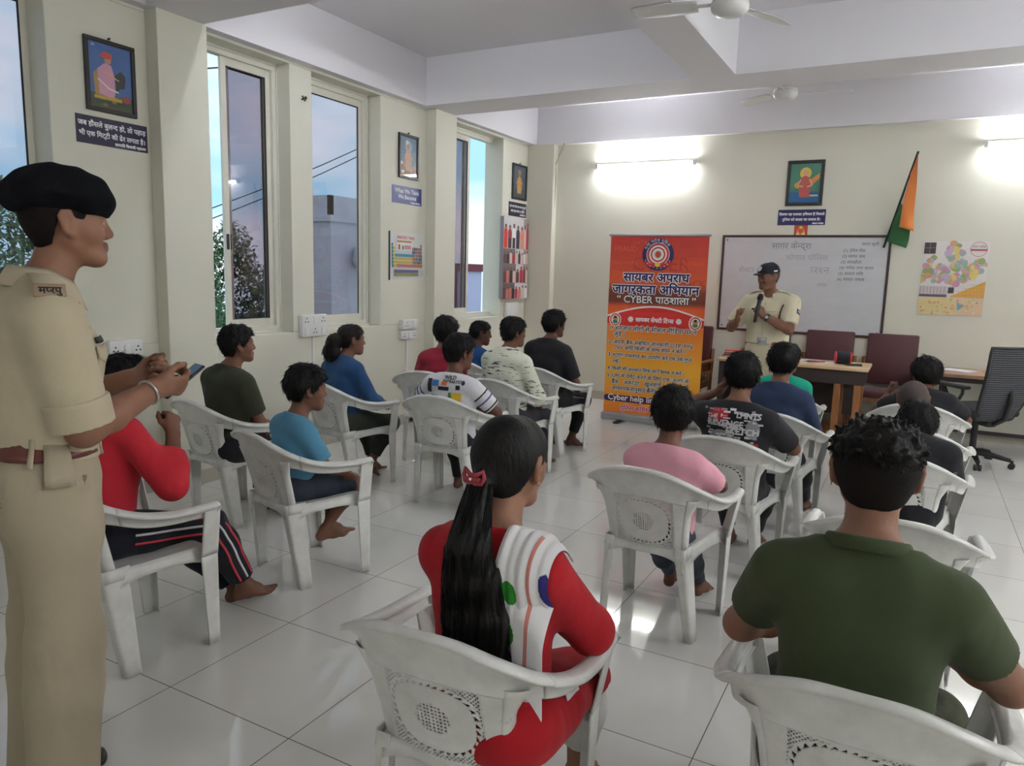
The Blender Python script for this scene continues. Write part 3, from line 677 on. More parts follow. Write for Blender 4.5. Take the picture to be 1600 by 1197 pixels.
def arc_text(s, cx, cy, r, size, c, a0):
    ang = a0
    for chs in s.split('|'):
        w = shape_text(chs)[2] * size; ang -= (w / 2) / r
        V, Fc, _ = shape_text(chs); ca, sa = math.cos(ang - math.pi/2), math.sin(ang - math.pi/2)
        a.z += .00002; mi = a._mi(c); cxx, cyy = cx + r*math.cos(ang), cy + r*math.sin(ang)
        a.m.add([L2(cxx + (p[0]*size - w/2)*ca - p[1]*size*sa, cyy + (p[0]*size - w/2)*sa + p[1]*size*ca, a.z) for p in V], Fc, mi); ang -= (w / 2 + size * .05) / r
arc_text('म|ध्य| |प्र|दे|श| |पु|लि|स', 0, 1.83, .134, .042, WH, rad(158))
arc_text('पु|लि|स| |क|मि|श्न|रे|ट', 0, 1.83, .098, .030, NV, rad(160))
a.poly([(-.155, 1.735), (-.08, 1.70), (.08, 1.70), (.155, 1.735), (.135, 1.765), (.07, 1.735), (-.07, 1.735), (-.135, 1.765)], RD)
a.ell(0, 1.725, .03, .026, (240, 200, 80), 14)
for i in range(9): q = rad(205 + i*16); a.ell(.145*math.cos(q), 1.83 + .145*math.sin(q), .006, .006, WH, 6)
a.text('सायबर अपराध', -.01, 1.545, 1, WH, .71, 'c', .011).text('सायबर अपराध', -.01, 1.545, 1, NV, .71, 'c', .004)
a.text('जागरुकता अभियान', -.015, 1.415, 1, WH, .94, 'c', .011).text('जागरुकता अभियान', -.015, 1.415, 1, NV, .94, 'c', .004)
a.text('“ CYBER पाठशाला ”', 0, 1.315, 1, (48, 24, 24), .86, 'c', .008).text('“ CYBER पाठशाला ”', 0, 1.315, 1, WH, .86, 'c', .0022)
arc = lambda o: [(-X + 2*X*i/24, 1.155 + o + .115 * math.sin(math.pi * i / 24)) for i in range(25)]
a.poly(arc(.018) + arc(-.06)[::-1], WH); a.poly(arc(0) + [(X, 1.09), (-X, 1.09)], (212, 46, 40))
a.poly([(-X, 1.10), (X, 1.10), (X, 1.085), (X*.6, 1.065), (-X*.6, 1.065), (-X, 1.085)], (212, 46, 40))
for s in (-1, 1):
    a.ell(s*.435, 1.125, .068, .076, WH, 30).ell(s*.435, 1.125, .058, .066, (206, 46, 40), 28).ell(s*.435, 1.125, .046, .053, WH, 24).ell(s*.435, 1.135, .03, .026, (222, 150, 60), 16).ell(s*.435, 1.152, .018, .016, (60, 50, 46), 12).ell(s*.435, 1.102, .03, .02, (70, 130, 80), 12)
a.text('✳ सायबर सेफ्टी टिप्स ✳', 0, 1.115, 1, WH, .60, 'c', .0025)
TX = (40, 26, 36)
tips = [('1.', 'अनजान लोगों से सोशल मीडिया पर न', 1.01, .90), ('', 'जुड़ें ।', .945, .13), ('2.', 'अपनी बैंक संबंधित जानकारी OTP, PIN,', .86, .88), ('', 'CVV आदि किसी के साथ शेयर न करें ।', .80, .80), ('3.', 'स्ट्रांग पासवर्ड का उपयोग करें एवं उसे गुप्त', .72, .87), ('', 'रखें ।', .65, .10), ('4.', 'किसी भी अज्ञात लिंक पर क्लिक न करें ।', .57, .80), ('5.', 'UPI से पेमेंट करने के लिए एक अलग से', .49, .85), ('', 'बैंक   अकाउंट   खुलवायें   एवं   उसमें', .42, .85), ('', 'आवश्यकतानुसार बैलेंस रखें ।', .35, .66)]
for nm, s, y, w in tips:
    for c, b in ((WH, .006), (TX, .0014)):
        if nm: a.text(nm, -.50, y, .062, c, None, 'l', b)
        a.text(s, -.445, y, 1, c, w, 'l', b)
a.poly([(-.49 + .035*math.cos(q), .26 + .035*math.sin(q)) for q in [math.pi/2 + math.pi*i/8 for i in range(9)]] + [(.49 + .035*math.cos(q), .26 + .035*math.sin(q)) for q in [-math.pi/2 + math.pi*i/8 for i in range(9)]], (60, 34, 92))
a.text('Cyber help line No. 1930', -.48, .24, 1, WH, .94, 'l', .002)
a.text('पुलिस कमिश्नरेट, भोपाल', -.02, .135, 1, WH, .62, 'c', .006).text('पुलिस कमिश्नरेट, भोपाल', -.02, .135, 1, (200, 50, 90), .62, 'c', .002)
a.build('print', t)
# ================================================================ furniture
M_PLAST = mat('worn_white_plastic', (228, 228, 224), .33, var=.32, vscale=11, vary2=(166, 162, 150), bump=.03, bscale=60)
# ---- moulded plastic armchair: local y forward, origin on the floor under the seat
RAIL_P = [(0, -.318, .795), (.10, -.308, .788), (.19, -.280, .757), (.255, -.215, .710), (.288, -.12, .668), (.300, -.01, .645), (.304, .10, .636), (.300, .205, .633)]
RAIL_Q = [(0, -.288, .668), (.10, -.280, .664), (.178, -.255, .654), (.245, -.195, .640), (.276, -.11, .612), (.286, -.01, .596), (.288, .10, .590), (.284, .190, .588)]
def cr_spline(P, t):
    n = len(P) - 1; x = min(max(t, 0), 1) * n; i = min(int(x), n - 1); f = x - i
    p = [Vector(P[min(max(k, 0), n)]) for k in (i - 1, i, i + 1, i + 2)]
    if i == 0: p[0] = Vector((-P[1][0], P[1][1], P[1][2]))
    return .5 * (2*p[1] + (p[2]-p[0])*f + (2*p[0]-5*p[1]+4*p[2]-p[3])*f*f + (3*p[1]-p[0]-3*p[2]+p[3])*f**3)
def rail(t):
    """t in -1..1, left arm tip to right arm tip: top edge, bottom edge, outward direction"""
    s = 1 if t >= 0 else -1
    p, q = cr_spline(RAIL_P, abs(t)), cr_spline(RAIL_Q, abs(t)); d = cr_spline(RAIL_P, min(1, abs(t) + .02)) - cr_spline(RAIL_P, max(0, abs(t) - .02))
    o = Vector((d.y, -d.x, 0)); o.normalize()
    for v in (p, q, o): v.x *= s
    if abs(t) < 1e-6: o = Vector((0, -1, 0))
    return p, q, o
def rail_strip(mb, t0, t1, n):
    prof = []
    for i in range(n + 1):
        t = t0 + (t1 - t0) * i / n; p, q, o = rail(t); a = min(1, abs(t) / .40); lip = (.010 + .022 * a) * (1 - .62 * max(0, (abs(t) - .62) / .38) ** 1.2); inn = .030 * max(0, (abs(t) - .3) / .7) ** .6 if abs(t) > .3 else 0
        row = [p - o * inn + Vector((0, 0, -.010)) * (inn > 0), p - o * inn * .5 + Vector((0, 0, .003)), p + Vector((0, 0, .004)), p + o * lip * .55 + Vector((0, 0, .001)), p + o * lip + Vector((0, 0, -.006)), p + o * lip * .96 + Vector((0, 0, -.014)), p + o * lip * .4 + Vector((0, 0, -.015)), p + o * .004 + Vector((0, 0, -.022)), p.lerp(q, .45), q + o * .001, q + Vector((0, 0, -.004)), q - o * .008]
        prof.append(row)
    k = len(prof[0]); V = [v[:] for r in prof for v in r]
    mb.add(V, [(i*k+j, i*k+j+1, (i+1)*k+j+1, (i+1)*k+j) for i in range(n) for j in range(k - 1)], 0, True)
def back_pt(u, z):
    """the lower back shell; u -1..1 across its width, z height"""
    f = (z - .40) / (.668 - .40); w = .158 + .020 * f + .012 * f * f * f
    y = -.222 - .066 * max(f, 0) ** 1.15 + .066 * max(-f, 0) + .034 * u * u
    return Vector((u * w, y, z))
def chair_mesh_parts():
    parts = {}
    b = MB(); rail_strip(b, -.47, .47, 44)
    # shell around the pierced panel, and the panel itself with its holes
    NU, NV = 150, 132; z0, z1 = .395, .672
    def hole(x, z):
        cx, cz = x, z - .545
        if abs(cx) > .128 or not (.428 < z < .652): return False
        r = math.hypot(cx, cz * 1.05)
        if r < .047: return (x / .0105) % 1 < .62 and (z / .0105) % 1 < .62
        e = (abs(cx) / .122) ** 2.6 + (abs(cz) / .103) ** 2.6
        if .80 < e < 1.02:
            a = math.atan2(cz, cx); q = (a / (2 * math.pi) * 34) % 1
            return q < .70 * (1.02 - e) / .22 + .12
        if e >= 1.10 or cz < -.098:
            p, q = x / .0115 + z / .0115, x / .0115 - z / .0115
            return abs((p % 1) - .5) < .33 and abs((q % 1) - .5) < .33
        return False
    V = []
    for j in range(NV + 1):
        for i in range(NU + 1):
            z = z0 + (z1 - z0) * j / NV; u = -1 + 2 * i / NU; v = back_pt(u, z)
            inset = .004 if (abs(v.x) < .134 and .422 < z < .658) else 0
            v.y += inset; V.append(v[:])
    Fc = []
    for j in range(NV):
        for i in range(NU):
            c = back_pt(-1 + 2 * (i + .5) / NU, z0 + (z1 - z0) * (j + .5) / NV)
            if not hole(c.x, c.z): Fc.append((j*(NU+1)+i, j*(NU+1)+i+1, (j+1)*(NU+1)+i+1, (j+1)*(NU+1)+i))
    b.add(V, Fc, 0, True)
    for s in (-1, 1):      # rounded side posts of the back
        b.grid(lambda u, v, s=s: tuple(back_pt(s, .395 + .277 * v) + Vector((s * .022 * math.sin(u * math.pi / 2), .03 * u * u, 0)) + Vector((s * .045 * max(0, v - .72) * 2.2 * u, 0, 0))), 5, 16)
    parts['backrest'] = b.build('backrest', M_PLAST, solid=.003)
    for s in (-1, 1):
        a = MB(); rail_strip(a, .46 * s, s, 26)
        p, q, o = rail(s); k = Vector((0, .006, 0))
        a.add([v[:] for v in (p + o*.024 + Vector((0, 0, -.01)), p - o*.028 + Vector((0, 0, -.008)), q - o*.02 + k, q + o*.014 + k)], [(0, 1, 2, 3)])
        parts['arm%d' % s] = a.build('armrest', M_PLAST, solid=.0045)
    st = MB()
    def seat(u, v):
        x = (u - .5) * 2 * (.166 + .064 * v ** .7); y = -.215 + .445 * v
        z = .424 - .016 * math.sin(math.pi * u) * math.sin(math.pi * min(1, v * 1.05)) + .012 * v - .028 * max(0, (v - .88) / .12) ** 2
        return (x, y, z)
    st.grid(seat, 24, 24)
    for s in (0, 1):
        def skirt(u, v, s=s):
            e = Vector(seat(s, u)); arch = .042 + .060 * abs(2*u - 1) ** 3
            return (e.x + (1 if s else -1) * .012 * v, e.y, e.z - arch * v)
        st.grid(skirt, 20, 3)
    st.grid(lambda u, v: (seat(u, 1)[0], seat(u, 1)[1] + .004 * v, seat(u, 1)[2] - (.03 + .05 * abs(2*u - 1) ** 3) * v), 20, 2)
    st.grid(lambda u, v: (seat(u, 0)[0], seat(u, 0)[1] - .003 * v, seat(u, 0)[2] - (.028 + .03 * abs(2*u - 1) ** 4) * v), 20, 2)
    parts['seat'] = st.build('seat', M_PLAST, solid=.005)
    def channel(mb, A, B, wa, wb, da, db, s, fy):
        """L-shaped leg from A (top) to B (foot): outer face runs along y, front/rear face along x"""
        n = 8
        def f(u, v):
            c = Vector(A).lerp(Vector(B), v); w = wa + (wb - wa) * v; d = da + (db - da) * v
            if u < .44: return (c.x, c.y - fy * w * (1 - u / .44), c.z)
            if u < .56: q = (u - .44) / .12 * math.pi / 2; r = .010; return (c.x - s * r * (1 - math.cos(q)), c.y + fy * r * math.sin(q), c.z)
            return (c.x - s * (.010 + (d - .010) * (u - .56) / .44), c.y + fy * .010, c.z)
        mb.grid(f, 18, n)
    for s in (-1, 1):
        g = MB(); channel(g, (s*.307, .205, .626), (s*.264, .216, .405), .066, .070, .042, .05, s, 1); channel(g, (s*.264, .214, .412), (s*.248, .224, 0), .070, .044, .052, .036, s, 1)
        parts['front%d' % s] = g.build('leg', M_PLAST, solid=.005)
        g = MB(); channel(g, (s*.186, -.212, .44), (s*.226, -.155, 0), .092, .050, .046, .036, s, -1)
        g.grid(lambda u, v, s=s: (s*(.186 + .006*v), -.212 + .10*u, .44 - .05*v), 4, 2)
        parts['rear%d' % s] = g.build('leg', M_PLAST, solid=.005)
    return parts
chair0 = thing('plastic_chair', 'x', 'chair', (0, 0, 0))
for o in chair_mesh_parts().values(): o.parent = chair0
CH_GROUP = 'white plastic armchairs of the audience'
CHAIRS = {  # x, y, heading (degrees clockwise from the front wall direction), who sits there
 'red': (-2.761, 1.821, 4.7, 'white plastic armchair under the child in red, beside man in beret'),
 'olive': (-3.737, 3.198, 6.7, 'white plastic armchair under the boy in dark olive tee'),
 'blue': (-2.739, 2.797, 14.5, 'white plastic armchair under the boy in light blue polo'),
 'girl': (-3.65, 4.2, 8, 'white plastic armchair under the girl with bushy ponytail'),
 'maroon': (-3.53, 5.134, -13, 'white plastic armchair under the child in maroon tee'),
 'colour': (-2.736, 4.23, -5, 'white plastic armchair under the boy in multicoloured print tee'),
 'braid': (-3.66, 6.05, 8, 'white plastic armchair under the girl in dark blue with earring'),
 'pattern': (-2.768, 5.11, 5, 'white plastic armchair under the boy in striped white shirt'),
 'black': (-2.826, 5.968, 8, 'white plastic armchair under the boy in black next to the banner'),
 'pink': (-0.947, 3.25, 3.3, 'white plastic armchair under the boy in pink tee'),
 'graphic': (-0.815, 4.077, 3, 'white plastic armchair under the boy in black graphic tee'),
 'navy': (-0.72, 4.976, 3, 'white plastic armchair under the boy in navy shirt'),
 'teal': (-.867, 6.01, 0, 'white plastic armchair under the child in teal tee'),
 'C': (.002, 4.18, 5, 'white plastic armchair under the black-tee boy in front of olive-tee man'),
 'shaved': (.05, 4.97, 5, 'white plastic armchair under the boy with shaved head'),
 'A': (.08, 5.92, 3, 'white plastic armchair under the person in black leaning on his hand'),
 'woman': (-0.935, 1.595, -3, 'white plastic armchair under the woman in red, nearest the camera'),
 'oman': (-0.03, 1.84, 0, 'white plastic armchair under the man in olive tee'),
 'empty': (0, 3.10, 0, 'empty white plastic armchair in front of the man in olive tee'),
}
first = True
for k, (x, y, h, lab) in CHAIRS.items():
    if first: chair0.location = (x, y, 0); chair0.rotation_euler.z = -rad(h); tag(chair0, lab, 'chair', CH_GROUP); first = False
    else: dup(chair0, (x, y, 0), -rad(h), lab, CH_GROUP)

# ---- wooden armchairs with maroon backs behind the desk
M_TEAK = mat('teak_wood', (142, 92, 52), .45, var=.5, vscale=5, vary2=(96, 58, 32), stretch=(6, 6, .8))
M_MAROON = mat('maroon_upholstery', (74, 30, 36), .55, bump=.06, bscale=90, sheen=.15)
def wooden_chair():
    t = thing('wooden_armchair', 'x', 'chair')
    W = .26
    for s in (-1, 1):
        m = MB().box((s*W-.022, .20, 0), (s*W+.022, .25, .66)); m.build('leg', M_TEAK, t, bevel=.004)
        m = MB().tube([(s*W, -.24, 0), (s*W, -.22, .42), (s*W, -.27, .80)], .024, 4, smooth=False); m.build('leg', M_TEAK, t)
        m = MB().rbox((s*W-.032, -.24, .655), (s*W+.032, .28, .685), .008).box((s*W-.012, -.2, .40), (s*W+.012, .22, .46)).box((s*W-.012, -.2, .22), (s*W+.012, .22, .26)).box((s*W-.012, -.2, .53), (s*W+.012, .22, .56))
        for y in (-.1, .0, .1): m.box((s*W-.008, y-.012, .46), (s*W+.008, y+.012, .655))
        m.build('armrest', M_TEAK, t, bevel=.003)
    MB().box((-W, -.22, .38), (W, .23, .42)).build('seat_frame', M_TEAK, t, bevel=.004)
    MB().rbox((-.235, -.21, .42), (.235, .24, .49), .02).build('seat_cushion', M_MAROON, t)
    M = Matrix.Translation((0, -.23, .46)) @ Matrix.Rotation(rad(7), 4, 'X')
    MB().rbox((-.245, -.035, .06), (.245, .03, .60), .018, 0, M).build('backrest', M_MAROON, t)
    return t
WC = [((-2.27, 8.22), rad(178), 'wooden armchair with maroon back half hidden behind the banner'),
      ((-1.47, 8.58), math.pi, 'maroon backed wooden armchair mostly hidden behind the speaking officer'),
      ((-.81, 8.60), math.pi, 'maroon backed wooden armchair behind the desk under the whiteboard'),
      ((-.19, 8.60), math.pi, 'maroon backed wooden armchair at the right end of the desk')]
w0 = wooden_chair()
for k, (p, r, lab) in enumerate(WC):
    if k == 0: w0.location = (*p, 0); w0.rotation_euler.z = r; tag(w0, lab, 'chair', 'wooden armchairs behind the desk')
    else: dup(w0, (*p, 0), r, lab, 'wooden armchairs behind the desk')

# ---- the speaker's desk
M_PLY = mat('pale_wood_laminate', (206, 178, 140), .4, var=.35, vscale=4, vary2=(180, 148, 108), stretch=(.6, 5, 5))
M_DARKWOOD = mat('dark_stained_wood', (48, 36, 34), .55)
t = thing('desk', 'pale topped desk with dark apron behind the speaker', 'table', (-1.06, 8.0, 0))
MB().rbox((-.715, -.30, .755), (.715, .30, .785), .005).build('tabletop', M_PLY, t)
MB().box((-.69, -.27, .62), (.69, -.245, .755)).box((-.69, .245, .62), (.69, .27, .755)).box((-.69, -.245, .62), (-.665, .245, .755)).box((.665, -.245, .62), (.69, .245, .755)).box((-.66, .20, .25), (.66, .22, .62)).build('apron', M_DARKWOOD, t)
MB().box((-.69, -.27, 0), (-.63, .27, .62)).build('side_panel', M_DARKWOOD, t)
for x, y in ((.45, -.24), (.63, -.24), (.45, .22), (.63, .22)): MB().box((x-.03, y-.03, 0), (x+.03, y+.03, .62)).build('leg', M_TEAK, t, bevel=.004)
MB().box((-.63, -.2, .10), (.66, .2, .14)).build('foot_shelf', M_TEAK, t, bevel=.003)
# things on the desk
for k, (x, y, z, r, c, lab) in enumerate([(-1.63, 7.93, .785, 5, (196, 44, 50), 'red file lowest in the stack on the desk'), (-1.60, 7.95, .808, -8, (40, 34, 36), 'dark covered file in the middle of the stack on the desk'), (-1.62, 7.96, .831, 12, (206, 60, 58), 'red file topmost in the stack on the desk')]):
    t = thing('file', lab, 'book', (x, y, z), rad(r), 'files stacked on the desk')
    MB().rbox((-.12, -.09, .003), (.116, .09, .017), .002).build('pages', cmat((226, 222, 214)), t)
    MB().box((-.122, -.094, 0), (.122, .094, .003)).box((-.122, -.094, .017), (.122, .094, .021)).box((-.124, -.094, 0), (-.119, .094, .021)).build('cover', cmat(c, .4), t)
for k, (x, y, r, lab) in enumerate([(-.97, 8.06, 12, 'white paper sheet lying left on the desk'), (-.80, 8.02, -6, 'white paper sheet next to the small speaker')]):
    tag(MB().box((-.105, -.148, 0), (.105, .148, .0012)).build('paper', cmat((232, 230, 232)), loc=(x, y, .786)), lab, 'paper', 'papers on the desk').rotation_euler.z = rad(90 + r)
tag(MB().tube([(-.9, 7.9, .795), (-.76, 7.98, .795)], .005, 8).build('pen', cmat((170, 40, 50), .3)), 'thin red pen on the pale desk', 'pen')
t = thing('portable_speaker', 'small black speaker with red ends on the desk', 'speaker', (-.60, 8.03, .786), rad(8))
MB().tube([(-.055, 0, .062), (.055, 0, .062)], .06, 24).build('body', mat('speaker_cloth', (34, 36, 42), .8), t)
for s in (-1, 1):
    MB().lathe([(.0, 0), (.05, 0), (.062, .008), (.062, .018), (.045, .026), (.0, .024)], seg=24, M=Matrix.Translation((s*.055, 0, .062)) @ Matrix.Rotation(s*math.pi/2, 4, 'Y')).build('end_cap', mat('red_gloss', (196, 52, 62), .25), t)
MB().box((-.04, -.03, 0), (.04, .03, .006)).build('foot', M_DARKRUB, t)
tag(MB().tube([(-.50 + .05*math.cos(q)*(1+.03*i), 7.93 + .03*math.sin(q), .79 + .003*(i % 3)) for i, q in enumerate([k*.5 for k in range(26)])], .004, 6).tube([(-.53, 7.9, .798), (-.42, 7.93, .798)], .012, 10).build('cable_coil', M_DARKRUB), 'coiled black charging cable at the desk right end', 'cable')

# ---- long side table on the right
M_TABW = mat('worn_tabletop_edge', (176, 140, 112), .5, var=.4, vscale=5)
M_IRON = mat('dark_iron', (58, 48, 50), .5)
t = thing('side_table', 'long wooden side table against the front wall at right', 'table', (1.30, 8.53, 0))
MB().box((-1.06, -.32, .715), (1.3, .34, .75)).build('tabletop', M_TABW, t, bevel=.004)
MB().box((-1.03, -.30, .67), (1.27, .32, .715)).build('frame', M_IRON, t)
for x in (-1.0, 1.24):
    for y in (-.28, .30): MB().box((x-.02, y-.02, 0), (x+.02, y+.02, .67)).build('leg', M_IRON, t)
MB().box((-1.0, .28, .09), (1.24, .315, .125)).build('stretcher', M_IRON, t)
for k, (x, y, r, lab) in enumerate([(1.14, 8.42, 20, 'white papers lying on the right side table'), (.42, 8.5, -30, 'white sheet on the side table behind the office chair')]):
    tag(MB().box((-.14, -.1, 0), (.14, .1, .012)).build('paper', cmat((228, 224, 228)), loc=(x, y, .751)), lab, 'paper').rotation_euler.z = rad(r)
tag(MB().box((-.16, -.012, 0), (.16, .012, .012)).build('ruler', cmat((190, 50, 70)), loc=(1.0, 8.30, .751)), 'red ruler on the right side table edge', 'ruler').rotation_euler.z = rad(8)
tag(MB().tube([(1.18, 8.1, .305), (1.42, 8.2, .27), (2.0, 8.3, .1), (2.05, 8.31, .015)], .021, 12).build('broom_handle', mat('green_plastic', (58, 124, 64), .4)), 'green plastic handle leaning near the floor at the right edge', 'broom')
# ---- office chair
M_OFF = mat('black_office_plastic', (30, 30, 33), .45)
M_MESHB = mat('black_mesh_fabric', (36, 36, 40), .7)
t = thing('office_chair', 'black mesh-back office chair on castors by the side table', 'chair', (.56, 7.76, 0), rad(40))
m = MB(); NN = 34
def ob(u, v):
    w = .235 - .05 * (2*v - 1) ** 2 * (1 if v < .5 else .5) + .015 * v; return ((u - .5) * 2 * w, -.235 - .12 * v - .05 * math.sin(v * 3) + .05 * (2*u - 1) ** 2, .44 + .64 * v)
m.grid(ob, 20, 40)
m.build('mesh_back', M_MESHB, t, solid=.006)
m = MB()
for k in range(1, NN): m.tube([ob(i / 12, k / NN) for i in range(13)], .0065, 5)
m.build('back_ribs', mat('grey_rib', (84, 84, 90), .6), t)
m = MB(); pts = [ob(0, i / 14) for i in range(15)] + [ob(i / 8, 1) for i in range(1, 9)] + [ob(1, 1 - i / 14) for i in range(1, 15)] + [ob(1 - i / 8, 0) for i in range(1, 9)]
m.tube(pts, .014, 8); m.tube([(0, -.20, .40), (0, -.30, .46), (0, -.34, .62), (0, -.31, .78)], .022, 8); m.build('back_frame', M_OFF, t)
MB().rbox((-.25, -.22, .455), (.25, .27, .53), .035, seg=3).build('seat', mat('black_seat_fabric', (30, 30, 34), .8), t)
for s in (-1, 1):
    m = MB(); m.tube([(s*.20, .02, .45), (s*.27, .02, .46), (s*.285, .0, .55), (s*.285, .10, .70)], .018, 8).tube([(s*.27, .0, .48), (s*.285, -.12, .66), (s*.285, -.12, .70)], .014, 8)
    ar = m.build('arm_support', M_OFF, t); MB().rbox((s*.285-.04, -.17, .70), (s*.285+.04, .16, .735), .014).build('arm_pad', M_OFF, t)
MB().box((-.1, -.14, .42), (.1, .12, .455)).rbox((-.06, -.2, .37), (.02, -.08, .43), .01).tube([(0, 0, .42), (0, 0, .10)], .028, 12).tube([(.05, .05, .43), (.26, .05, .43)], .01, 6).build('gas_lift', M_OFF, t)
m = MB()
for k in range(5):
    q = rad(72*k + 20); m.tube([(0, 0, .11), (.15*math.cos(q), .15*math.sin(q), .10), (.30*math.cos(q), .30*math.sin(q), .075)], [.03, .026, .018], 8)
m.build('base', M_OFF, t)
for k in range(5):
    q = rad(72*k + 20); c = Vector((.31*math.cos(q), .31*math.sin(q), .027)); n = Vector((-math.sin(q), math.cos(q), 0))
    MB().tube([c - n*.028, c - n*.006], .027, 14).tube([c + n*.006, c + n*.028], .027, 14).tube([c + Vector((0, 0, .0)), c + Vector((0, 0, .05))], .012, 8).build('castor', M_OFF, t)
# small wooden bench at the left wall
t = thing('wooden_bench', 'small pale wooden bench behind the girl in dark blue', 'bench', (-3.62, 7.05, 0), rad(90))
MB().box((-.42, -.16, .71), (.42, .16, .74)).build('top', mat('bench_wood', (196, 160, 120), .5, var=.3), t, bevel=.003)
for x in (-.38, .38):
    for y in (-.12, .12): MB().box((x-.02, y-.02, 0), (x+.02, y+.02, .71)).build('leg', M_TEAK, t)
# ================================================================ people
F32 = np.float32
def nrm(v): v = np.asarray(v, float); return v / (np.linalg.norm(v) + 1e-12)
def arr(*v): return np.array(v, float)
class Field:
    """signed distance sampled on a grid; capsules with elliptical, tapering sections are blended in one by one"""
    def __init__(s, lo, hi, h):
        s.lo = np.asarray(lo, float); s.h = h; s.n = np.ceil((np.asarray(hi, float) - s.lo) / h).astype(int) + 1
        s.d = np.full(s.n, .08, F32)
    def sl(s, lo, hi):
        a = np.clip(np.floor((np.asarray(lo) - s.lo) / s.h).astype(int), 0, s.n); b = np.clip(np.ceil((np.asarray(hi) - s.lo) / s.h).astype(int) + 1, 0, s.n)
        return tuple(slice(i, j) for i, j in zip(a, b))
    def xyz(s, sl=None):
        sl = sl or tuple(slice(0, n) for n in s.n)
        ax = [(s.lo[i] + s.h * np.arange(sl[i].start, sl[i].stop)).astype(F32) for i in range(3)]
        return ax[0][:, None, None], ax[1][None, :, None], ax[2][None, None, :]
    def cap(s, a, b, ra, rb=None, u=(1, 0, 0), k=.02, op='u', inf=0.0, cut=None):
        a = np.asarray(a, float); b = np.asarray(b, float)
        rb = ra if rb is None else rb
        ra = arr(*(ra if hasattr(ra, '__len__') else (ra, ra))) + inf; rb = arr(*(rb if hasattr(rb, '__len__') else (rb, rb))) + inf
        R = max(ra.max(), rb.max()) + k + 2.5 * s.h + .012
        sl = s.sl(np.minimum(a, b) - R, np.maximum(a, b) + R)
        if any(q.stop <= q.start for q in sl): return s
        X, Y, Z = s.xyz(sl); L = np.linalg.norm(b - a)
        w = (b - a) / L if L > 1e-6 else nrm(np.cross(u, (0, 1, 0)) if abs(nrm(u)[1]) < .9 else np.cross(u, (0, 0, 1)))
        u = np.asarray(u, float); u = u - w * (u @ w)
        if np.linalg.norm(u) < 1e-3: u = np.cross(w, (0, 1, 0) if abs(w[1]) < .9 else (1, 0, 0))
        u = nrm(u); v = np.cross(w, u)
        dot = lambda q: (X - F32(a[0])) * F32(q[0]) + (Y - F32(a[1])) * F32(q[1]) + (Z - F32(a[2])) * F32(q[2])
        tw = dot(w); t = np.clip(tw / F32(max(L, 1e-6)), 0, 1) if L > 1e-6 else tw * 0
        pu = dot(u); pv = dot(v); dw = tw - t * F32(L)
        ru = F32(ra[0]) + t * F32(rb[0] - ra[0]); rv = F32(ra[1]) + t * F32(rb[1] - ra[1]); rw = np.minimum(ru, rv)
        eu, ev, ew = pu / ru, pv / rv, dw / rw
        k0 = np.sqrt(eu * eu + ev * ev + ew * ew); k1 = np.sqrt((eu / ru) ** 2 + (ev / rv) ** 2 + (ew / rw) ** 2)
        d = np.where(k1 > 1e-6, k0 * (k0 - 1) / np.maximum(k1, 1e-6), -rw)
        if cut is not None:
            c, n = np.asarray(cut[0], float), nrm(cut[1]); q = (X - F32(c[0])) * F32(n[0]) + (Y - F32(c[1])) * F32(n[1]) + (Z - F32(c[2])) * F32(n[2])
            d = np.maximum(d, q)
        s.comb(sl, d, k, op); return s
    def comb(s, sl, d, k, op='u'):
        c = s.d[sl]
        if op == 'u':
            hh = np.maximum(k - np.abs(c - d), 0) / k if k > 0 else 0
            s.d[sl] = np.minimum(c, d) - hh * hh * k * .25
        elif op == 's':
            e = -d; hh = np.maximum(k - np.abs(c - e), 0) / k
            s.d[sl] = np.maximum(c, e) + hh * hh * k * .25
        elif op == 'i':
            hh = np.maximum(k - np.abs(c - d), 0) / k
            s.d[sl] = np.maximum(c, d) + hh * hh * k * .25
    def cutf(s, fn, k=.004): s.comb(tuple(slice(0, n) for n in s.n), fn(*s.xyz()).astype(F32) + np.zeros(s.n, F32), k, 'i'); return s
    def folds(s, amp, freq, seed, ani=(1, 1, 1)):
        X, Y, Z = s.xyz(); r = np.random.RandomState(seed); acc = np.zeros(s.n, F32); wx = 0
        X, Y, Z = X * ani[0], Y * ani[1], Z * ani[2]
        for i in range(5):
            k = r.normal(size=3); k = k / np.linalg.norm(k) * freq * (.6 + .35 * i); q = r.rand() * 6.28
            ph = (X * k[0] + Y * k[1] + Z * k[2] + q).astype(F32); ph = ph + 1.3 * np.sin(.5 * ph[::1] * .7 + X * k[1] * .5 + Z * k[0] * .5)
            acc += (np.sin(ph) / (1 + .5 * i)).astype(F32)
        s.d += F32(amp * .5) * acc; return s
    def mesh(s):
        d = s.d; I = d < 0
        c = I[:-1, :-1, :-1].astype(np.uint8)
        cnt = np.zeros(c.shape, np.uint8)
        offs = [(i, j, k) for i in (0, 1) for j in (0, 1) for k in (0, 1)]
        n = np.array(d.shape)
        for o in offs: cnt += I[o[0]:n[0]-1+o[0], o[1]:n[1]-1+o[1], o[2]:n[2]-1+o[2]]
        act = np.argwhere((cnt > 0) & (cnt < 8))
        if not len(act): return np.zeros((0, 3)), np.zeros((0, 4), int)
        idx = np.full(c.shape, -1, np.int32); idx[tuple(act.T)] = np.arange(len(act))
        val = np.stack([d[act[:, 0]+o[0], act[:, 1]+o[1], act[:, 2]+o[2]] for o in offs], 1)
        pos = np.zeros((len(act), 3)); w = np.zeros(len(act))
